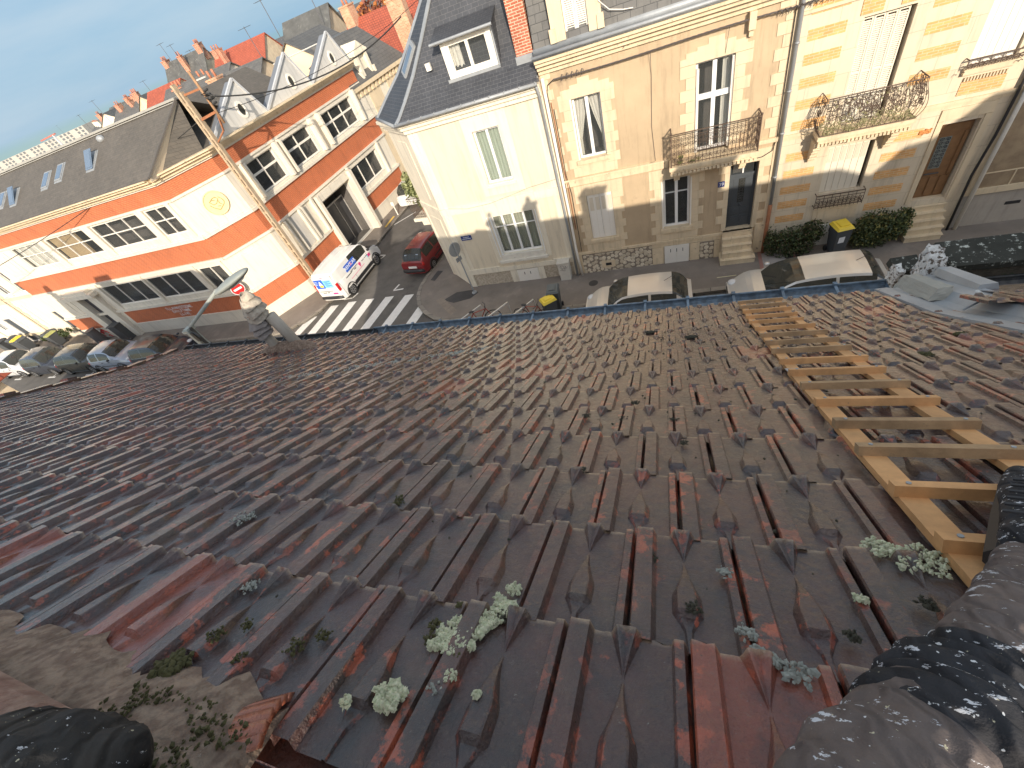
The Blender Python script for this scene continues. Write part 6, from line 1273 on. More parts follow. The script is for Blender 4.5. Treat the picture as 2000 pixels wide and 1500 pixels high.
mb = M(); mb.cyl((-37.0, 13.9, .12), (-37.0, 13.9, 1.15), .34, 16, 0, .30); mb.cyl((-37.0, 13.9, 1.15), (-37.0, 13.9, 1.2), .33, 16, 0); single(mb, 'litter_bin', mat('grey_litter_bin', (.12, .11, .105), .6), 'round grey litter bin at the left corner of the orange building', 'litter bin')
mb = M(FL); random.seed(5)
for k in range(9): a = XL(16.9) + random.random() * 1.6; z = .15 + random.random() * .6; mb.tube([(a, -.02, z), (a + .15, -.02, z + .1), (a + .3, -.02, z - .08)], .03, 4)
mb.build('graffiti', redE, ob, label='red graffiti scribble')
steel = mat('pale_steel', (.62, .60, .56), .4, metal=.3)
for k, (x, y, lb) in enumerate(((-7.35, 12.5, 'left bicycle rack hoop beside the red bicycle'), (-6.15, 12.5, 'middle bicycle rack hoop on the kerb'), (-5.05, 12.5, 'right bicycle rack hoop next to the bins'))):
    mb = M(); a = Vector((x + .15, y + .12, 0)); b = Vector((x - .55, y - .75, 0)); mb.beam((a.x, a.y, .82), (b.x, b.y, .82), .05, .05); mb.beam((a.x, a.y, 0), (a.x, a.y, .80), .03, .03); mb.beam((b.x, b.y, 0), (b.x, b.y, .80), .03, .03); single(mb, 'bicycle_rack', steel, lb, 'bicycle rack', 'bicycle racks on the kerb')
def bike(x, y, rz, label, c):
    t = thing('bicycle', label, 'bicycle', (x, y, 0)); T = place(x, y, 0, rz, R(6)); m = paint('bike_' + c[0], c[1])
    for cx in (-.52, .52):
        mb = M(T); N = 24
        mb.tube([(cx + .33 * math.cos(2 * math.pi * i / N), 0, .35 + .33 * math.sin(2 * math.pi * i / N)) for i in range(N + 1)], .019, 6, 0)
        for i in range(12): a = math.pi * i / 6; mb.tube([(cx, 0, .35), (cx + .32 * math.cos(a), 0, .35 + .32 * math.sin(a))], .003, 3, 1)
        mb.build('wheel', [tyreM, rimM], t)
    mb = M(T); A, Bq, C, D, E_ = (-.52, 0, .35), (-.08, 0, .30), (-.2, 0, .82), (.36, 0, .86), (.52, 0, .35)
    for p, q in ((A, Bq), (A, C), (Bq, C), (Bq, D), (C, D), (D, E_)): mb.tube([p, q], .018, 6)
    mb.build('frame', m, t); mb = M(T); mb.tube([(.36, 0, .86), (.34, 0, 1.0)], .015, 6); mb.tube([(.30, -.28, 1.0), (.38, -.1, 1.02), (.38, .1, 1.02), (.30, .28, 1.0)], .014, 6); mb.build('handlebar', blackP, t)
    mb = M(T); mb.ball((-.24, 0, .92), (.13, .07, .03), 8); mb.tube([(-.2, 0, .82), (-.23, 0, .92)], .013, 6); mb.build('saddle', blackP, t)
bike(-7.25, 12.28, R(20), 'red bicycle parked at the left rack seen over the gutter', ('red', (.35, .05, .03))); bike(-4.95, 12.28, R(-12), 'dark bicycle with red frame parked beside the yellow bin lid', ('dark', (.25, .04, .03)))
bike(-10.7, 5.25, R(10), 'dark bicycle parked beyond the gutter left of the street lamp', ('black', (.03, .03, .03)))
# ================================================================ CARS
def smooth(t): t = max(0, min(1, t)); return t * t * (3 - 2 * t)
def car(label, x, y, heading, c, L=4.0, Wd=1.72, Ht=1.47, hood=.95, boot=None, clear=.18, tail=.62, front=1.0, ws=.75, rear='hatch', belt=.90, wheelr=.30, wb=(.75, .78), z=0, roofrail=False, group=None, cat='car', van=False, plate='AB-123-CD', metal=.35, trim=None, scale=1, doors=4, bump_dark=False, lampstyle=1, roof_black=False, name='parked_car', signs=None):
    """local x from rear (0) to front (L); heading = direction of the front"""
    t = thing(name, label, cat, (x, y, z), group)
    T = place(x, y, z, heading) @ Matrix.Translation((-L / 2, 0, 0)); hw = Wd / 2
    pm = paint('paint_%02x%02x%02x' % tuple(int(q * 255) for q in c), c, .30, metal)
    boot = boot if boot is not None else belt
    xa = .05 if van else (.12 if rear == 'hatch' else .62); xb = xa + (.12 if van else (.50 if rear == 'hatch' else .55)); xd = L - front; xc = xd - ws
    def ztop(x_):
        if x_ > xd: k = smooth((x_ - xd) / front); return hood + (hood * .70 - hood) * (k ** 2.2)
        if x_ < xa: return boot - (xa - x_) * .3
        k = (x_ - xa) / (xd - xa); return boot + (hood - boot) * smooth(k)
    def zroof(x_):
        if x_ <= xa or x_ >= xd: return ztop(x_)
        if x_ < xb: return ztop(x_) + (Ht * .965 - ztop(x_)) * math.sin(math.pi / 2 * (x_ - xa) / (xb - xa)) ** .9
        if x_ > xc: k = (xd - x_) / (xd - xc); return ztop(x_) + (Ht * .975 - ztop(x_)) * math.sin(math.pi / 2 * k) ** .95
        k = (x_ - xb) / (xc - xb); return Ht * (.965 + .035 * math.sin(math.pi * min(1, k * .9 + .1)) + .01 * k)
    def wid(x_):
        f = 1 - .16 * smooth((x_ - (L - .75)) / .75) ** 1.6 - .10 * smooth((.45 - x_) / .45) ** 1.6; return hw * f
    xs = sorted(set([0, .03, .08, xa, xa + (xb - xa) * .25, xa + (xb - xa) * .5, xa + (xb - xa) * .75, xb, (xb + xc) * .5 - .04, (xb + xc) * .5 + .04, xc, xc + ws * .25, xc + ws * .5, xc + ws * .75, xd, L - .05, L] + list(np.linspace(xb, xc, 8)) + list(np.linspace(xd, L - .05, 7))))
    def sec(x_):
        w_ = wid(x_); zt = ztop(x_); zr = zroof(x_); g = max(0, zr - zt); k = g / max(.01, Ht - zt); zb = clear + .06 * smooth((x_ - (L - .3)) / .3) + .05 * smooth((.3 - x_) / .3)
        tw = w_ * (.93 - .24 * k) if not van else w_ * (.95 - .07 * k)
        cab = g > .02
        P = [(0, zb), (w_ * .82, zb), (w_ * .95, zb + .04), (w_ * .995, zb + .16), (w_, zb + (zt - zb) * .45), (w_ * .985, zb + (zt - zb) * .75), (w_ * .94, zt - .035)]
        if cab: P += [(w_ * .92, zt), (w_ * .92 + (tw - w_ * .92) * .5, zt + g * .48), (tw, zr - .075 * k - .01), (tw - .045, zr - .022 * k), (tw * .6, zr + .0), (0, zr + .018)]
        else: P += [(w_ * .90, zt - .012), (w_ * .86, zt + .0), (w_ * .80, zt + .008), (w_ * .70, zt + .014), (w_ * .4, zt + .022), (0, zt + .026)]
        return P
    S = [sec(q) for q in xs]; nP = len(S[0]); body = M(T); side = []; wsn = []; rwn = []
    gls = {1: M(T), -1: M(T)}; gl2 = M(T); gl3 = M(T); bon = M(T)
    for sgn in (1, -1):
        gl = gls[sgn]
        for i in range(len(xs) - 1):
            for j in range(nP - 1):
                a, b, c_, d_ = (xs[i], sgn * S[i][j][0], S[i][j][1]), (xs[i + 1], sgn * S[i + 1][j][0], S[i + 1][j][1]), (xs[i + 1], sgn * S[i + 1][j + 1][0], S[i + 1][j + 1][1]), (xs[i], sgn * S[i][j + 1][0], S[i][j + 1][1])
                q = [a, b, c_, d_] if sgn < 0 else [d_, c_, b, a]
                xm = (xs[i] + xs[i + 1]) / 2; g = zroof(xm) - ztop(xm)
                tgt = body
                if j in (7, 8) and g > .25 and xb - .10 < xm < xc + .35 and not (abs(xm - (xb + xc) / 2) < .045) and not (van and xm < L - front - ws - .95): tgt = gl
                if j in (10, 11) and xc + .05 < xm < xd: tgt = gl2
                if van and j >= 6 and xm > xd + .02: tgt = bon
                if j in (9, 10, 11) and xa + .02 < xm < xb - .02 and not van: tgt = gl3
                tgt.quad(*q)
        for i_ in (0, len(xs) - 1):
            ring = [(xs[i_], sgn * p[0], p[1]) for p in S[i_]]; body.poly(ring if (sgn > 0) == (i_ == 0) else ring[::-1])
    if roof_black: pass
    bo = body.build('body', pm, t, True)
    for gl in gls.values():
        if gl.v: gl.build('side_windows', glassC, t, True)
    if gl2.v: gl2.build('windscreen', glassC, t, True)
    if gl3.v: gl3.build('rear_window', glassC, t, True)
    if bon.v: bon.build('bonnet', mat('black_bonnet', (.015, .016, .018), .5), t, True)
    r = wheelr
    for wx in (wb[0], L - wb[1]):
        for s in (-1, 1):
            mb = M(T); yo = s * (hw * .985 + .012); yi = s * (hw - .2)
            mb.cyl((wx, yi, r), (wx, yo, r), r, 24, 0); N = 24
            w_o = mb.build('wheel', tyreM, t, False)
            mb = M(T); mb.cyl((wx, yo - s * .02, r), (wx, yo + s * .004, r), r * .64, 20, 0); mb.cyl((wx, yo, r), (wx, yo + s * .012, r), r * .14, 10, 1)
            for k in range(7):
                a = 2 * math.pi * k / 7; mb.beam((wx + r * .3 * math.cos(a), yo + s * .007, r + r * .3 * math.sin(a)), (wx + r * .56 * math.cos(a), yo + s * .007, r + r * .56 * math.sin(a)), .05, .008, 1, up=(0, s, 0))
            mb.build('rim', [rimM, blackP], w_o)
            mb = M(T); pts = [(wx + (r + .055) * math.cos(math.pi * k / 14), s * (hw * .995 + .003), r + (r + .055) * math.sin(math.pi * k / 14)) for k in range(15)]; mb.tube(pts, .032, 6); mb.build('wheel_arch', blackP if (van or bump_dark) else mat('arch_dark', (.03, .03, .03)), t, True)
    for s in (-1, 1):
        w_f = wid(L - .12); mb = M(T); mb.ball((L - .20, s * (w_f - .20), hood * .735), (.18, .17, .085), 12); mb.build('headlight', lampL, t, True)
        mb = M(T); zt = boot - .08 if rear == 'hatch' and not van else (boot - .1 if not van else 1.0)
        if tail and not van: mb.ball((.12, s * (wid(.12) - .09), zt - .08), (.13, .10, .14), 10); mb.build('tail_light', redL, t, True)
        elif van: mb.hexa([(-.02, s * (hw - .12), .80), (.12, s * (hw - .12), .80), (.12, s * (hw * .93 + .012), .80), (-.02, s * (hw * .92), .80), (-.02, s * (hw - .13), 1.22), (.12, s * (hw - .13), 1.22), (.12, s * (hw * .93 + .005), 1.22), (-.02, s * (hw * .91), 1.22)]); mb.build('tail_light', redL, t)
        mb = M(T); mb.ball((xd - .22, s * (hw + .07), ztop(xd) + .05), (.09, .09, .065), 8); mb.build('mirror', blackP if bump_dark or van else pm, t, True)
        mb = M(T)   # door seams, handles, rocker
        for xx in ((xb + xc) / 2, xc + .22, xb + .05):
            mb.tube([(xx, s * (wid(xx) * (1.0) + .001), clear + .14), (xx, s * (wid(xx) + .002), clear + (ztop(xx) - clear) * .5), (xx, s * (wid(xx) * .94 + .002), ztop(xx) - .02)], .006, 4)
        for xx in ((xb + xc) / 2 + .12, xc - .1 + .2): mb.box(xx, xx + .16, s * (wid(xx) * .99) - .012, s * (wid(xx) * .99) + .012, ztop(xx) - .16, ztop(xx) - .13)
        mb.tube([(wb[0] + r + .1, s * (hw * .985), clear + .06), (L - wb[1] - r - .1, s * (hw * .985), clear + .06)], .03, 6)
        if bump_dark: mb.tube([(wb[0] + r + .1, s * (hw + .002), .52), (L - wb[1] - r - .1, s * (hw + .002), .52)], .03, 6)
        mb.build('door_trim', blackP, t)
    mb = M(T); mb.tube([(L - .04, -hw * .62, .42), (L + .015, -hw * .3, .40), (L + .015, hw * .3, .40), (L - .04, hw * .62, .42)], .055, 6); mb.box(L - .02, L + .012, -.45, .45, hood * .60, hood * .68)
    if bump_dark: mb.tube([(.0, -hw * .86, .42), (-.04, -hw * .4, .42), (-.04, hw * .4, .42), (.0, hw * .86, .42)], .10, 8)
    mb.build('bumper_grille', blackP, t, True)
    for xx, s in ((L + .03, 1), (-.02, -1)):
        zz = .42 if s > 0 else .62
        mb = M(T); mb.box(xx - .012, xx + .012, -.26, .26, zz - .055, zz + .055); pl_ = mb.build('number_plate', plateM, t)
    if not van: mb = M(T); mb.tube([(xb + .25, 0, Ht + .0), (xb - .05, .02, Ht + .20)], .008, 5); mb.build('antenna', blackP, t)
    mb = M(T)
    for s in (-.35, .25): mb.tube([(xd - .03, s, ztop(xd) + .05), (xd - .28, s + .42, zroof(xd - .28) + .03)], .009, 4)
    mb.build('wiper', blackP, t)
    return t, T, dict(L=L, hw=hw, xb=xb, xc=xc, xd=xd, xa=xa, zroof=zroof, ztop=ztop, wid=wid)
PI = math.pi
# beige small hatchback (left) and silver hatchback (right): both face left along the near kerb
t, T, d = car('beige cream small hatchback with rounded roof parked beyond the gutter left of the ladder', -.98, 12.02, PI, (.62, .57, .50), L=3.60, Wd=1.64, Ht=1.49, hood=.98, belt=.98, front=.85, ws=.72, wheelr=.29, wb=(.62, .66), metal=.25)
t, T, d = car('silver hatchback with cream reflections parked at the top of the ladder', 3.98, 12.02, PI, (.62, .62, .60), L=4.10, Wd=1.74, Ht=1.47, hood=.96, belt=.96, front=.98, ws=.92, wheelr=.31, metal=.45)
# red hatchback and dark red car behind it in the side street, facing away
red = (.22, .018, .022)
t, T, d = car('dark red small hatchback parked in the side street with white notices in its rear window', -12.05, 18.45, R(82), red, L=3.65, Wd=1.56, Ht=1.36, hood=.88, belt=.88, front=.95, ws=.55, wheelr=.27, bump_dark=True, metal=.1)
mb = M(T)
for i, (a, b) in enumerate(((-.42, -.22), (-.18, .02), (.06, .24), (.30, .44))): mb.hexa([(.205, a, .98), (.205, b, .98), (.33, b, 1.16), (.33, a, 1.16), (.215, a, .975), (.215, b, .975), (.34, b, 1.155), (.34, a, 1.155)])
tag(mb.build('notice', mat('blue_white_notice', (.55, .62, .75), .5, .2, 30), t))
car('dark red car parked further up the side street against the white house', -11.4, 22.6, R(82), (.16, .015, .02), L=3.9, Wd=1.62, Ht=1.40)
car('white car parked far up the side street beyond the orange building', -16.25, 27.3, R(85), (.75, .74, .71), L=4.0, Wd=1.7, Ht=1.5, metal=.05)
# white van
vt, T, d = car('white panel van with blue hire lettering parked beside the orange brick building', -16.72, 17.3, R(86), (.80, .79, .76), L=4.25, Wd=1.72, Ht=1.82, hood=1.12, belt=1.12, boot=1.15, front=.85, ws=.62, wheelr=.33, wb=(.72, .78), van=True, metal=.02, cat='van', name='panel_van', bump_dark=True)
def sidep(u, z, off=.008):   # on the right-hand flank (facing the side street, local -y)
    hw = d['hw']; return (u, -(hw * 1.0 + off), z)
blueV = mat('sign_blue', (.03, .12, .55), .4); pinkV = mat('sign_pink', (.75, .06, .25), .4); cyanV = mat('sign_cyan', (.25, .62, .78), .4); yelV = mat('sign_yellow', (.8, .6, .05), .4)
hw = d['hw']; lean = .055
VT = T @ Matrix.Translation((0, -hw * .958 - .004, 1.12)) @ Matrix.Rotation(R(-7.5), 4, 'X')
mb = M(VT); mb.box(1.05, 2.05, -.014, -.006, .05, .40); sg = mb.build('side_sign', blueV, vt)
mb = M(VT); mb.box(1.08, 2.02, -.0165, -.0141, .08, .37); mb.build('sign_border', mat('sign_lilac', (.45, .5, .85), .4), sg) if 0 else None
text_mesh('RENT', .25, VT @ Matrix.Translation((1.34, -.018, .225)), 'lettering', whE, sg); text_mesh('A', .27, VT @ Matrix.Translation((1.615, -.018, .225)), 'lettering', pinkV, sg); text_mesh('CAR', .25, VT @ Matrix.Translation((1.83, -.018, .225)), 'lettering', whE, sg)
V2 = T @ Matrix.Translation((0, -hw * .997 - .006, 0))
mb = M(V2); mb.cyl((2.12, -.006, .98), (2.12, .0, .98), .09, 16, 0); mb.poly([(2.06, -.003, .92), (2.12, -.003, .78), (2.18, -.003, .92)], 0); mb.box(1.05, 2.45, -.004, .002, .755, .772, 0); mb.box(3.0, 3.22, -.012, .004, .83, .98, 0); mb.box(2.92, 2.98, -.012, .004, .83, .98, 1); mb.build('pin_logo', [pinkV, cyanV], vt)
mb = M(V2)
for u in (2.38, 2.50, 2.66, 2.80): mb.box(u, u + .08, -.010, .004, .97, 1.0)
for u in np.arange(1.25, 1.95, .075): mb.box(u, u + .045, -.012, .004, 1.075, 1.10)
mb.build('small_lettering', mat('dark_lettering', (.06, .06, .08), .5), vt)
mb = M(V2); mb.box(.75, 1.35, -.010, .01, 1.02, 1.045); mb.box(1.12, 3.2, -.02, .03, .36, .50); mb.build('rubbing_strip', blackP, vt)
RT = T @ Matrix.Rotation(R(-90), 4, 'Z')   # rear panel: local x right, outward -y
mb = M(RT); mb.hexa([(-.72, -.035, .42), (.72, -.035, .42), (.72, .03, .42), (-.72, .03, .42), (-.66, .03, 1.70), (.66, .03, 1.70), (.66, .1, 1.70), (-.66, .1, 1.70)]); mb.build('rear_doors', paint('paint_cbc9c1', (.80, .79, .76)), vt)
RP = RT @ Matrix.Translation((0, -.04, .42)) @ Matrix.Rotation(R(-2.9), 4, 'X')
mb = M(RP); mb.box(-.62, -.02, -.012, -.002, .60, 1.12, 0); mb.box(-.02, .55, -.0125, -.002, .62, 1.08, 1); mb.poly([(-.38, -.014, .80), (-.10, -.014, .80), (-.24, -.014, 1.06)], 2); mb.box(-.36, -.12, -.015, -.012, .68, .795, 3)
for z in (.98, .86, .74): mb.box(.06, .48, -.0145, -.0125, z, z + .035, 0); mb.box(.06, .30, -.0145, -.0125, z - .05, z - .03, 0)
for z in (1.0, .92, .84): mb.box(-.58, -.42, -.0145, -.012, z, z + .02, 2)
mb.box(-.62, .30, -.012, -.002, .40, .425, 4); mb.box(.22, .55, -.012, -.002, .20, .30, 5)
for u in (-.45, -.36, -.27, -.14, -.06): mb.box(u, u + .06, -.012, -.002, .30, .345, 4)
mb.box(-.10, .10, -.012, -.002, 1.20, 1.225, 5)
mb.build('rear_sign', [blueV, cyanV, whE, yelV, blackP, pinkV], vt)
mb = M(T); mb.box(.7, 2.9, -.42, -.38, 1.826, 1.84); mb.box(.7, 2.9, .38, .42, 1.826, 1.84); mb.box(.7, 2.9, -.02, .02, 1.835, 1.848); mb.build('roof_rib', paint('paint_cbc9c1', (.80, .79, .76)), vt)
# row of cars on the left street, all facing right
for (x, lb, c, kw) in ((-43.6, 'white car at the left frame edge, first of the row in the left street', (.74, .74, .74), dict(L=4.1, Ht=1.5)), (-39.5, 'dark blue grey rounded hatchback between the white car and the olive black car', (.035, .04, .055), dict(L=3.9, Ht=1.5)),
                       (-35.2, 'olive black saloon with pale roof reflections in the left street', (.035, .034, .026), dict(L=4.2, Ht=1.42)), (-31.6, 'silver blue small hatchback near the left end of the gutter', (.33, .38, .46), dict(L=3.75, Ht=1.42, bump_dark=True)),
                       (-27.3, 'dark navy car nearest the roof corner in the left street', (.02, .028, .045), dict(L=4.0, Ht=1.45))):
    car(lb, x, 11.75, R(1.5), c, metal=.25, group='cars parked in the left street', **kw)
# ================================================================ LEFT STREET HOUSES
def simple_house(lab, T, w_, dpt, hh, m, rm, rh, wins, name='terraced_house', trim=None, loc=None, ridge='x', chim=(), doors=()):
    p = T @ Vector((w_ / 2, dpt / 2, 0)); t = thing(name, lab, 'house', tuple(p)); mb = M(T); facade(mb, (0, w_), (0, hh), [q[:4] for q in wins], rev=0, dark=1, depth=.15, back=.5)
    mb.quad((0, dpt, 0), (0, 0, 0), (0, 0, hh), (0, dpt, hh)); mb.quad((w_, 0, 0), (w_, dpt, 0), (w_, dpt, hh), (w_, 0, hh)); mb.quad((w_, dpt, 0), (0, dpt, 0), (0, dpt, hh), (w_, dpt, hh))
    if ridge == 'x': mb.poly([(0, 0, hh), (0, dpt / 2, hh + rh), (0, dpt, hh)]); mb.poly([(w_, 0, hh), (w_, dpt, hh), (w_, dpt / 2, hh + rh)])
    if ridge == 'y': mb.poly([(0, 0, hh), (w_, 0, hh), (w_ / 2, 0, hh + rh)]); mb.poly([(0, dpt, hh), (w_ / 2, dpt, hh + rh), (w_, dpt, hh)])
    wl = mb.build('wall', [m, roomM], t); e = .2; mb = M(T); k = .06; dz = rh / (dpt / 2 if ridge == 'x' else w_ / 2) * e
    if ridge == 'x':
        for s, a in ((0, -e), (1, dpt + e)): mb.hexa([(-e, a, hh - dz), (w_ + e, a, hh - dz), (w_ + e, dpt / 2, hh + rh), (-e, dpt / 2, hh + rh), (-e, a, hh - dz + k), (w_ + e, a, hh - dz + k), (w_ + e, dpt / 2, hh + rh + k), (-e, dpt / 2, hh + rh + k)]) if s == 0 else mb.hexa([(-e, dpt / 2, hh + rh), (w_ + e, dpt / 2, hh + rh), (w_ + e, a, hh - dz), (-e, a, hh - dz), (-e, dpt / 2, hh + rh + k), (w_ + e, dpt / 2, hh + rh + k), (w_ + e, a, hh - dz + k), (-e, a, hh - dz + k)])
    elif ridge == 'y':
        mb.hexa([(-e, -e, hh - dz), (w_ / 2, -e, hh + rh), (w_ / 2, dpt + e, hh + rh), (-e, dpt + e, hh - dz), (-e, -e, hh - dz + k), (w_ / 2, -e, hh + rh + k), (w_ / 2, dpt + e, hh + rh + k), (-e, dpt + e, hh - dz + k)])
        mb.hexa([(w_ / 2, -e, hh + rh), (w_ + e, -e, hh - dz), (w_ + e, dpt + e, hh - dz), (w_ / 2, dpt + e, hh + rh), (w_ / 2, -e, hh + rh + k), (w_ + e, -e, hh - dz + k), (w_ + e, dpt + e, hh - dz + k), (w_ / 2, dpt + e, hh + rh + k)])
    else:   # mansard / hipped block
        i = min(w_, dpt) * .22; mb.hexa([(-e, -e, hh), (w_ + e, -e, hh), (w_ + e, dpt + e, hh), (-e, dpt + e, hh), (i, i, hh + rh), (w_ - i, i, hh + rh), (w_ - i, dpt - i, hh + rh), (i, dpt - i, hh + rh)])
    rf = mb.build('roof', rm, t)
    for q in wins:
        if len(q) > 4 and q[4] == 's':
            mb = M(T); mb.box(q[0], (q[0] + q[1]) / 2 - .01, .03, .06, q[2], q[3]); mb.box((q[0] + q[1]) / 2 + .01, q[1], .03, .06, q[2], q[3]); mb.build('shutter', shutM, t)
        elif len(q) > 4 and q[4] == 'd': mb = M(T); mb.box(q[0], q[1], .05, .1, q[2], q[3]); mb.build('door', doorG, t)
        else: window(T, q[0], q[1], q[2], q[3], t, y=.06, fr=.05, mull=.05, sill=.08)
    for (x0, x1, y0, y1, zz0, zz1, n, cm) in chim:
        mb = M(T); mb.box(x0, x1, y0, y1, zz0, zz1); mb.box(x0 - .05, x1 + .05, y0 - .05, y1 + .05, zz1, zz1 + .1); c = mb.build('chimney', cm, rf)
        if n:
            mb = M(T)
            for j in range(n): f = (j + .5) / n; xx = x0 + (x1 - x0) * (f if x1 - x0 >= y1 - y0 else .5); yy = y0 + (y1 - y0) * (.5 if x1 - x0 >= y1 - y0 else f); mb.cyl((xx, yy, zz1 + .1), (xx, yy, zz1 + .55), .10, 8, 0, .08)
            mb.build('chimney_pots', terra, c, True)
    return t, rf
greyH = mat('pale_grey_render', (.60, .57, .53), .85, .06, .8); creamH = mat('pale_cream_render', (.74, .66, .52), .85, .06, .8)
t, _ = simple_house('cream house with pale quoins just left of the orange building', frame(-44.4, 14.95, -39.15, 14.95), 5.2, 8, 6.3, creamH, slateG, 2.6, [(1.0, 1.9, 1.4, 3.3, 's'), (3.3, 4.2, .2, 2.4, 'd'), (1.0, 1.9, 4.2, 5.8), (3.3, 4.2, 4.2, 5.8)])
TT = frame(-44.4, 14.95, -39.15, 14.95); mb = M(TT); z = .9; k = 0
while z < 6.2: mb.box(5.0 - (.4 if k % 2 else .25), 5.2, -.03, .01, z, z + .28); mb.box(0, .25 + (.15 if k % 2 else 0), -.03, .01, z, z + .28); z += .29; k += 1
mb.box(0, 5.2, -.06, .01, 3.75, 3.95); mb.box(0, 5.2, -.04, .01, .7, .88); mb.build('quoins', stone, t)
t, _ = simple_house('pale grey and cream house beyond the row of bins on the left', frame(-51.0, 15.0, -44.5, 14.95), 6.4, 8, 6.0, greyH, slateG, 2.6, [(.8, 1.7, 1.4, 3.3), (2.8, 3.8, .2, 2.4, 'd'), (4.6, 5.5, 1.4, 3.3, 's'), (.8, 1.7, 4.1, 5.6), (4.6, 5.5, 4.1, 5.6)])
TT = frame(-51.0, 15.0, -44.5, 14.95); mb = M(TT); mb.box(0, 6.4, -.06, .01, 3.6, 3.8); mb.box(0, 6.4, -.05, .01, .7, .9); mb.box(6.2, 6.4, -.05, .01, .9, 5.9); mb.build('quoins', stone, t)
simple_house('cream terraced house at the far left frame edge', frame(-58.0, 15.1, -51.1, 15.0), 6.8, 8, 6.2, creamH, redTile, 2.6, [(1, 2, 1.4, 3.3), (4.6, 5.6, 1.4, 3.3), (1, 2, 4.2, 5.7), (4.6, 5.6, 4.2, 5.7)])
mb = M(); mb.box(-41.6, -40.4, 14.0, 14.7, .12, .8); foliage('planter_shrub', Matrix(), [(-41.2, 14.4, .9, .7, .3, .35, 500), (-44.9, 14.5, .6, .6, .2, .4, 400)], 0, .09, [lfM, lfD], 'low green shrub against the wall of the left houses', 'shrub')
# ================================================================ HOUSES BEHIND
# cream stone house right behind the orange building along the side street
SR = frame(-17.85, 27.3, -17.05, 34.0)
t, rf = simple_house('cream stone house with slate roof and carved white dormer behind the orange building', SR, 6.7, 7.0, 6.9, stone, slateG, 2.4, [(.6, 1.5, 4.4, 6.3, 's'), (2.9, 3.8, 4.4, 6.3, 's'), (5.1, 5.9, 4.4, 6.3, 's'), (2.9, 3.8, 1.0, 3.0)], ridge='hip')
mb = M(SR); mb.box(-.1, 6.8, -.25, .01, 6.7, 6.9)
for i in range(14): mb.box(.1 + i * .47, .35 + i * .47, -.12, .01, 6.35, 6.69)
mb.build('cornice', stone, t)
mb = M(SR); mb.box(1.75, 2.0, -.05, 1.6, 6.95, 8.2); mb.box(2.75, 3.0, -.05, 1.6, 6.95, 8.2); mb.box(1.65, 3.1, -.12, 1.5, 8.2, 8.35); mb.prism([(1.7, -.1, 8.35), (3.05, -.1, 8.35), (2.38, -.1, 8.85)], (0, 1.5, 0)); mb.box(2.0, 2.75, .15, .2, 6.95, 8.2); mb.box(1.55, 1.75, -.1, .3, 6.95, 7.4); mb.box(3.0, 3.2, -.1, .3, 6.95, 7.4); mb.build('dormer', whiteS, rf)
mb = M(SR); mb.quad((-.01, 0, 7), (-.01, 7, 7), (-.01, 3.5, 9.3), (-.01, 3.4, 9.3)); mb.build('cream_gable', mat('cream_gable_end', (.74, .60, .42), .85, .05, 1), t)
def bh(lab, x, y, w_, dpt, hh, m, rm, rh, rot=0, ridge='x', wins=(), chim=(), name='house'):
    T = place(x, y, 0, R(rot)) @ Matrix.Translation((-w_ / 2, -dpt / 2, 0)); return simple_house(lab, T, w_, dpt, hh, m, rm, rh, list(wins), name=name, ridge=ridge, chim=chim)
slateX = mat('mottled_slate', (.10, .10, .095), .7, .3, 1.5, blotch=((.2, .2, .18), .6, 3))
bh('tall house with mottled dark slate roof against the sky behind the gables', -28.2, 42, 4.4, 7, 8.0, sandP, slateX, 2.9, rot=8, ridge='x')
bh('red tiled roof house behind the white carved dormer', -20.2, 40, 6.5, 7, 6.5, sandP, redTile, 2.9, rot=-2, ridge='x', chim=((.2, 1.0, 2.6, 3.6, 8, 10.3, 2, brickB),))
bh('slate roofed low house right of the red tiled roof', -15.0, 38, 5, 6, 6.0, sandP, slateB, 2.2, rot=0, ridge='y', chim=((.1, 1.3, .3, 1.0, 6, 9.7, 0, brickB), (3.6, 4.6, .2, .9, 6, 9.8, 0, brickB)))
bh('brick house with white window behind the mansard of the corner house', -15.5, 48, 6, 6, 9.0, brickB, redTile, 2.2, rot=5, ridge='x', wins=((2, 2.9, 7.2, 8.6),))
bh('big red tiled roof house with two skylights on the skyline', -49.3, 57, 8.6, 7, 7.9, sandP, redTile, 3.1, rot=0, ridge='x', chim=((.0, .7, 3, 4, 9.6, 11.4, 2, brickR), (2.6, 3.1, 1.2, 1.8, 8.5, 11.3, 1, brickR)))
bh('slate roofed house with yellow weathered gable and crow chimney on the skyline', -63.6, 62, 6.5, 6, 9.6, mossyP, slateX, 2.7, rot=14, ridge='x', chim=((-.1, .6, 2.4, 3.6, 11, 12.6, 3, brickR), (3.4, 4.0, 1.0, 1.6, 10.5, 12.4, 2, brickR), (5.8, 6.6, 2.4, 3.6, 11, 12.8, 3, brickR)))
bh('low red tiled roof below the yellow gable', -62.2, 54.5, 6, 5, 8.6, sandP, redTile, 1.8, rot=5, ridge='x')
bh('narrow beige gabled house with red chimney left of the yellow gable', -72.2, 60, 4.0, 5, 8.6, sandP, slateX, 1.8, rot=20, ridge='y', chim=((.9, 1.7, .3, 1.0, 9.4, 10.9, 3, brickR),))
bh('grey slate roofs just behind the brown ridge', -35.0, 34, 7.5, 6, 8.2, whiteP, slateG, 1.9, rot=0, ridge='x', chim=((.8, 1.9, 2.6, 3.3, 9.3, 9.9, 3, brickR), (3.8, 4.9, 2.6, 3.3, 9.3, 9.9, 2, greyP)))
bh('grey slate roof with a brick stack behind the second gable', -29.2, 31.5, 6.0, 5, 8.0, sandP, slateG, 1.7, rot=0, ridge='x', chim=((1.6, 2.6, 1.2, 1.9, 8.7, 9.7, 2, brickB),))
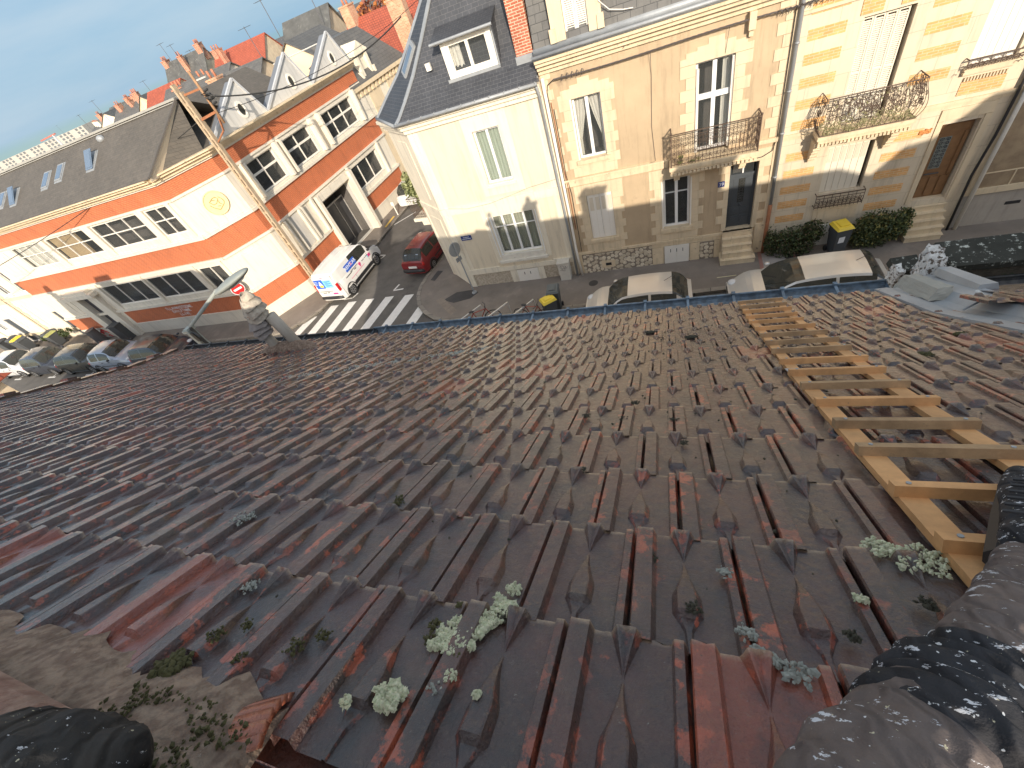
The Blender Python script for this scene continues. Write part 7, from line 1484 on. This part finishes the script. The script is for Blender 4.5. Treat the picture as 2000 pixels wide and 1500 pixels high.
bh('cream gabled house seen between the grey sawtooth gables', -21.6, 31.0, 5, 5, 8.2, mat('cream_gable_end', (.74, .60, .42), .85, .05, 1), slateG, 1.8, rot=6, ridge='y')
bh('white gabled house far along the skyline', -98.2, 72, 4.5, 6, 8.6, creamH, slateX, 1.7, rot=25, ridge='y', chim=((.2, .9, 1, 2, 8.8, 10.4, 2, brickR),))
bh('long slate roofed house far along the skyline', -106.5, 82, 8, 7, 8.9, creamH, slateX, 1.7, rot=12, ridge='x', chim=((5.5, 6.4, 2, 3, 9.6, 11.0, 3, brickR), (7.0, 7.8, 2, 3, 9.6, 10.8, 2, brickR)))
bh('far red brick chimney house left of the beige gable', -90.5, 70, 6, 6, 8.4, sandP, slateG, 1.6, rot=8, ridge='x', chim=((1, 1.8, 2, 3, 9, 10.6, 2, brickR), (4, 4.6, 2, 3, 9, 10.4, 2, brickR)))
random.seed(31)
LAB = ['distant slate roofed house, nearest of the far left skyline group', 'distant white house with paired chimneys on the left skyline', 'distant grey roofed house low on the left skyline', 'distant pale house before the apartment block', 'distant dark roofed house beside the apartment block', 'distant row house under the mast']
for i in range(6):
    x = -122 - i * 17; y = 90 + i * 11; bh(LAB[i], x, y, 9, 8, 6.6, random.choice((creamH, sandP, whiteP)), random.choice((slateG, slateX)), 1.6, rot=random.uniform(-10, 25), ridge='x', chim=((.3, 1.2, 3, 4, 7.5, 9.1, 2, random.choice((whiteP, brickR))), (7.6, 8.5, 3, 4, 7.5, 9.0, 2, whiteP)))
ap = thing('apartment_block', 'long pale apartment block on the horizon at the far left', 'apartment block', (-450, 250, 0)); TT = frame(-505, 245, -395, 262); mb = M(TT); random.seed(3)
mb.box(0, 111, 0, 12, 0, 8.7); mb.build('wall', mat('far_cream', (.42, .40, .36), .9, .05, .1), ap); mb = M(TT)
for i in range(26):
    for j in range(4): 
        if i % 4 != 3: mb.box(2 + i * 4.2, 4.2 + i * 4.2, -.15, .0, 1.2 + j * 2.0, 2.5 + j * 2.0)
tag(mb.build('windows', mat('far_window', (.14, .15, .16), .6), ap), kind='stuff')
cr_ = thing('tower_crane', 'distant red and white tower crane jib above the apartment block', 'crane', (-250, 150, 0)); mb = M(); mb.beam((-247, 150, 0), (-247, 150, 10.4), .6, .6); mb.beam((-257, 150, 10.2), (-245, 150, 10.5), .5, .5, 1); mb.build('mast', [mat('crane_white', (.6, .6, .6)), mat('crane_red', (.45, .15, .12))], cr_)
# antennas
def aerial(x, y, z0_, z1_, lab, w_=.6, rz=0):
    mb = M(); mb.tube([(x, y, z0_), (x, y, z1_)], .03, 5); c, s = math.cos(rz), math.sin(rz)
    mb.tube([(x - w_ * c, y - w_ * s, z1_ - .08), (x + w_ * c, y + w_ * s, z1_ - .08)], .015, 4)
    for k in range(7): q = -w_ + 2 * w_ * k / 6; mb.tube([(x + q * c - .2 * s, y + q * s + .2 * c, z1_ - .08), (x + q * c + .2 * s, y + q * s - .2 * c, z1_ - .08)], .012, 4)
    single(mb, 'roof_aerial', mat('aerial_metal', (.12, .12, .13), .5), lab, 'aerial')
aerial(-30.2, 40, 9.5, 12.7, 'tall aerial at the left end of the mottled slate roof'); aerial(-33.1, 40, 9, 11.7, 'aerial on the red tiled house ridge'); aerial(-26.0, 40.5, 10, 11.9, 'aerial on the right end of the mottled slate roof'); aerial(-84, 60, 8, 12.2, 'thin tall aerial alone on the left skyline'); aerial(-89.3, 60, 8, 11.4, 'leaning thin mast on the left skyline', .3)
aerial(-64, 60, 11, 14.3, 'first of two aerials above the yellow gable house'); aerial(-62.8, 60.3, 11, 13.8, 'second of two aerials above the yellow gable house'); aerial(-55, 55, 9, 12.4, 'aerial at the left end of the big red roof'); aerial(-71.5, 60, 10, 11.8, 'aerial above the beige gable'); aerial(-240, 150, 6, 12.6, 'distant tall mast near the apartment block', 1); aerial(-23.0, 41, 8, 11.5, 'aerial in front of the autumn tree')
# trees
def tree(x, y, h, r, mats, lab, n=2600, size=.3, cone=False):
    t = thing('tree' if not cone else 'conifer_tree', lab, 'tree', (x, y, 0)); mb = M(); mb.tube([(x, y, 0), (x + .1, y, h * .5), (x, y, h * .9)], [.25, .16, .04], 8)
    for k in range(9): a = k * 2.4; z = h * (.35 + .06 * k); mb.tube([(x, y, z), (x + r * .7 * math.cos(a), y + r * .7 * math.sin(a), z + r * .5)], [.07, .02], 5)
    mb.build('trunk', mat('bark', (.12, .09, .06)), t)
    if cone: bx = [(x, y, h * (.3 + .14 * k), r * (1 - .17 * k), r * (1 - .17 * k), h * .12, n // 5) for k in range(5)]
    else: bx = [(x + random.uniform(-.4, .4) * r, y + random.uniform(-.4, .4) * r, h * random.uniform(.55, .85), r * .6, r * .6, h * .2, n // 5) for _ in range(5)]
    foliage('crown', Matrix(), bx, 0, size, mats, parent=t)
tree(-31.5, 58, 10.8, 3.4, [leaf('russet_leaf', (.22, .07, .04)), leaf('orange_leaf', (.45, .16, .04)), leaf('brown_red_leaf', (.14, .05, .035))], 'russet autumn tree behind the red tiled roof', 4000, .35)
tree(-26.5, 60, 11.5, 3.2, [leaf('orange_leaf', (.45, .16, .04)), leaf('golden_leaf', (.55, .26, .07))], 'orange autumn tree beside the russet tree at the top edge', 3600, .35)
tree(-36.5, 56, 10.2, 1.6, [lfD], 'dark conifer left of the autumn tree', 1200, .3, True); tree(-40.5, 58, 10.0, 1.2, [lfD], 'small dark conifer behind the big red roof', 900, .3, True)
tree(-75.5, 62, 10.6, 1.4, [lfD, lfM], 'dark bushy tree left of the beige gable', 900, .35)
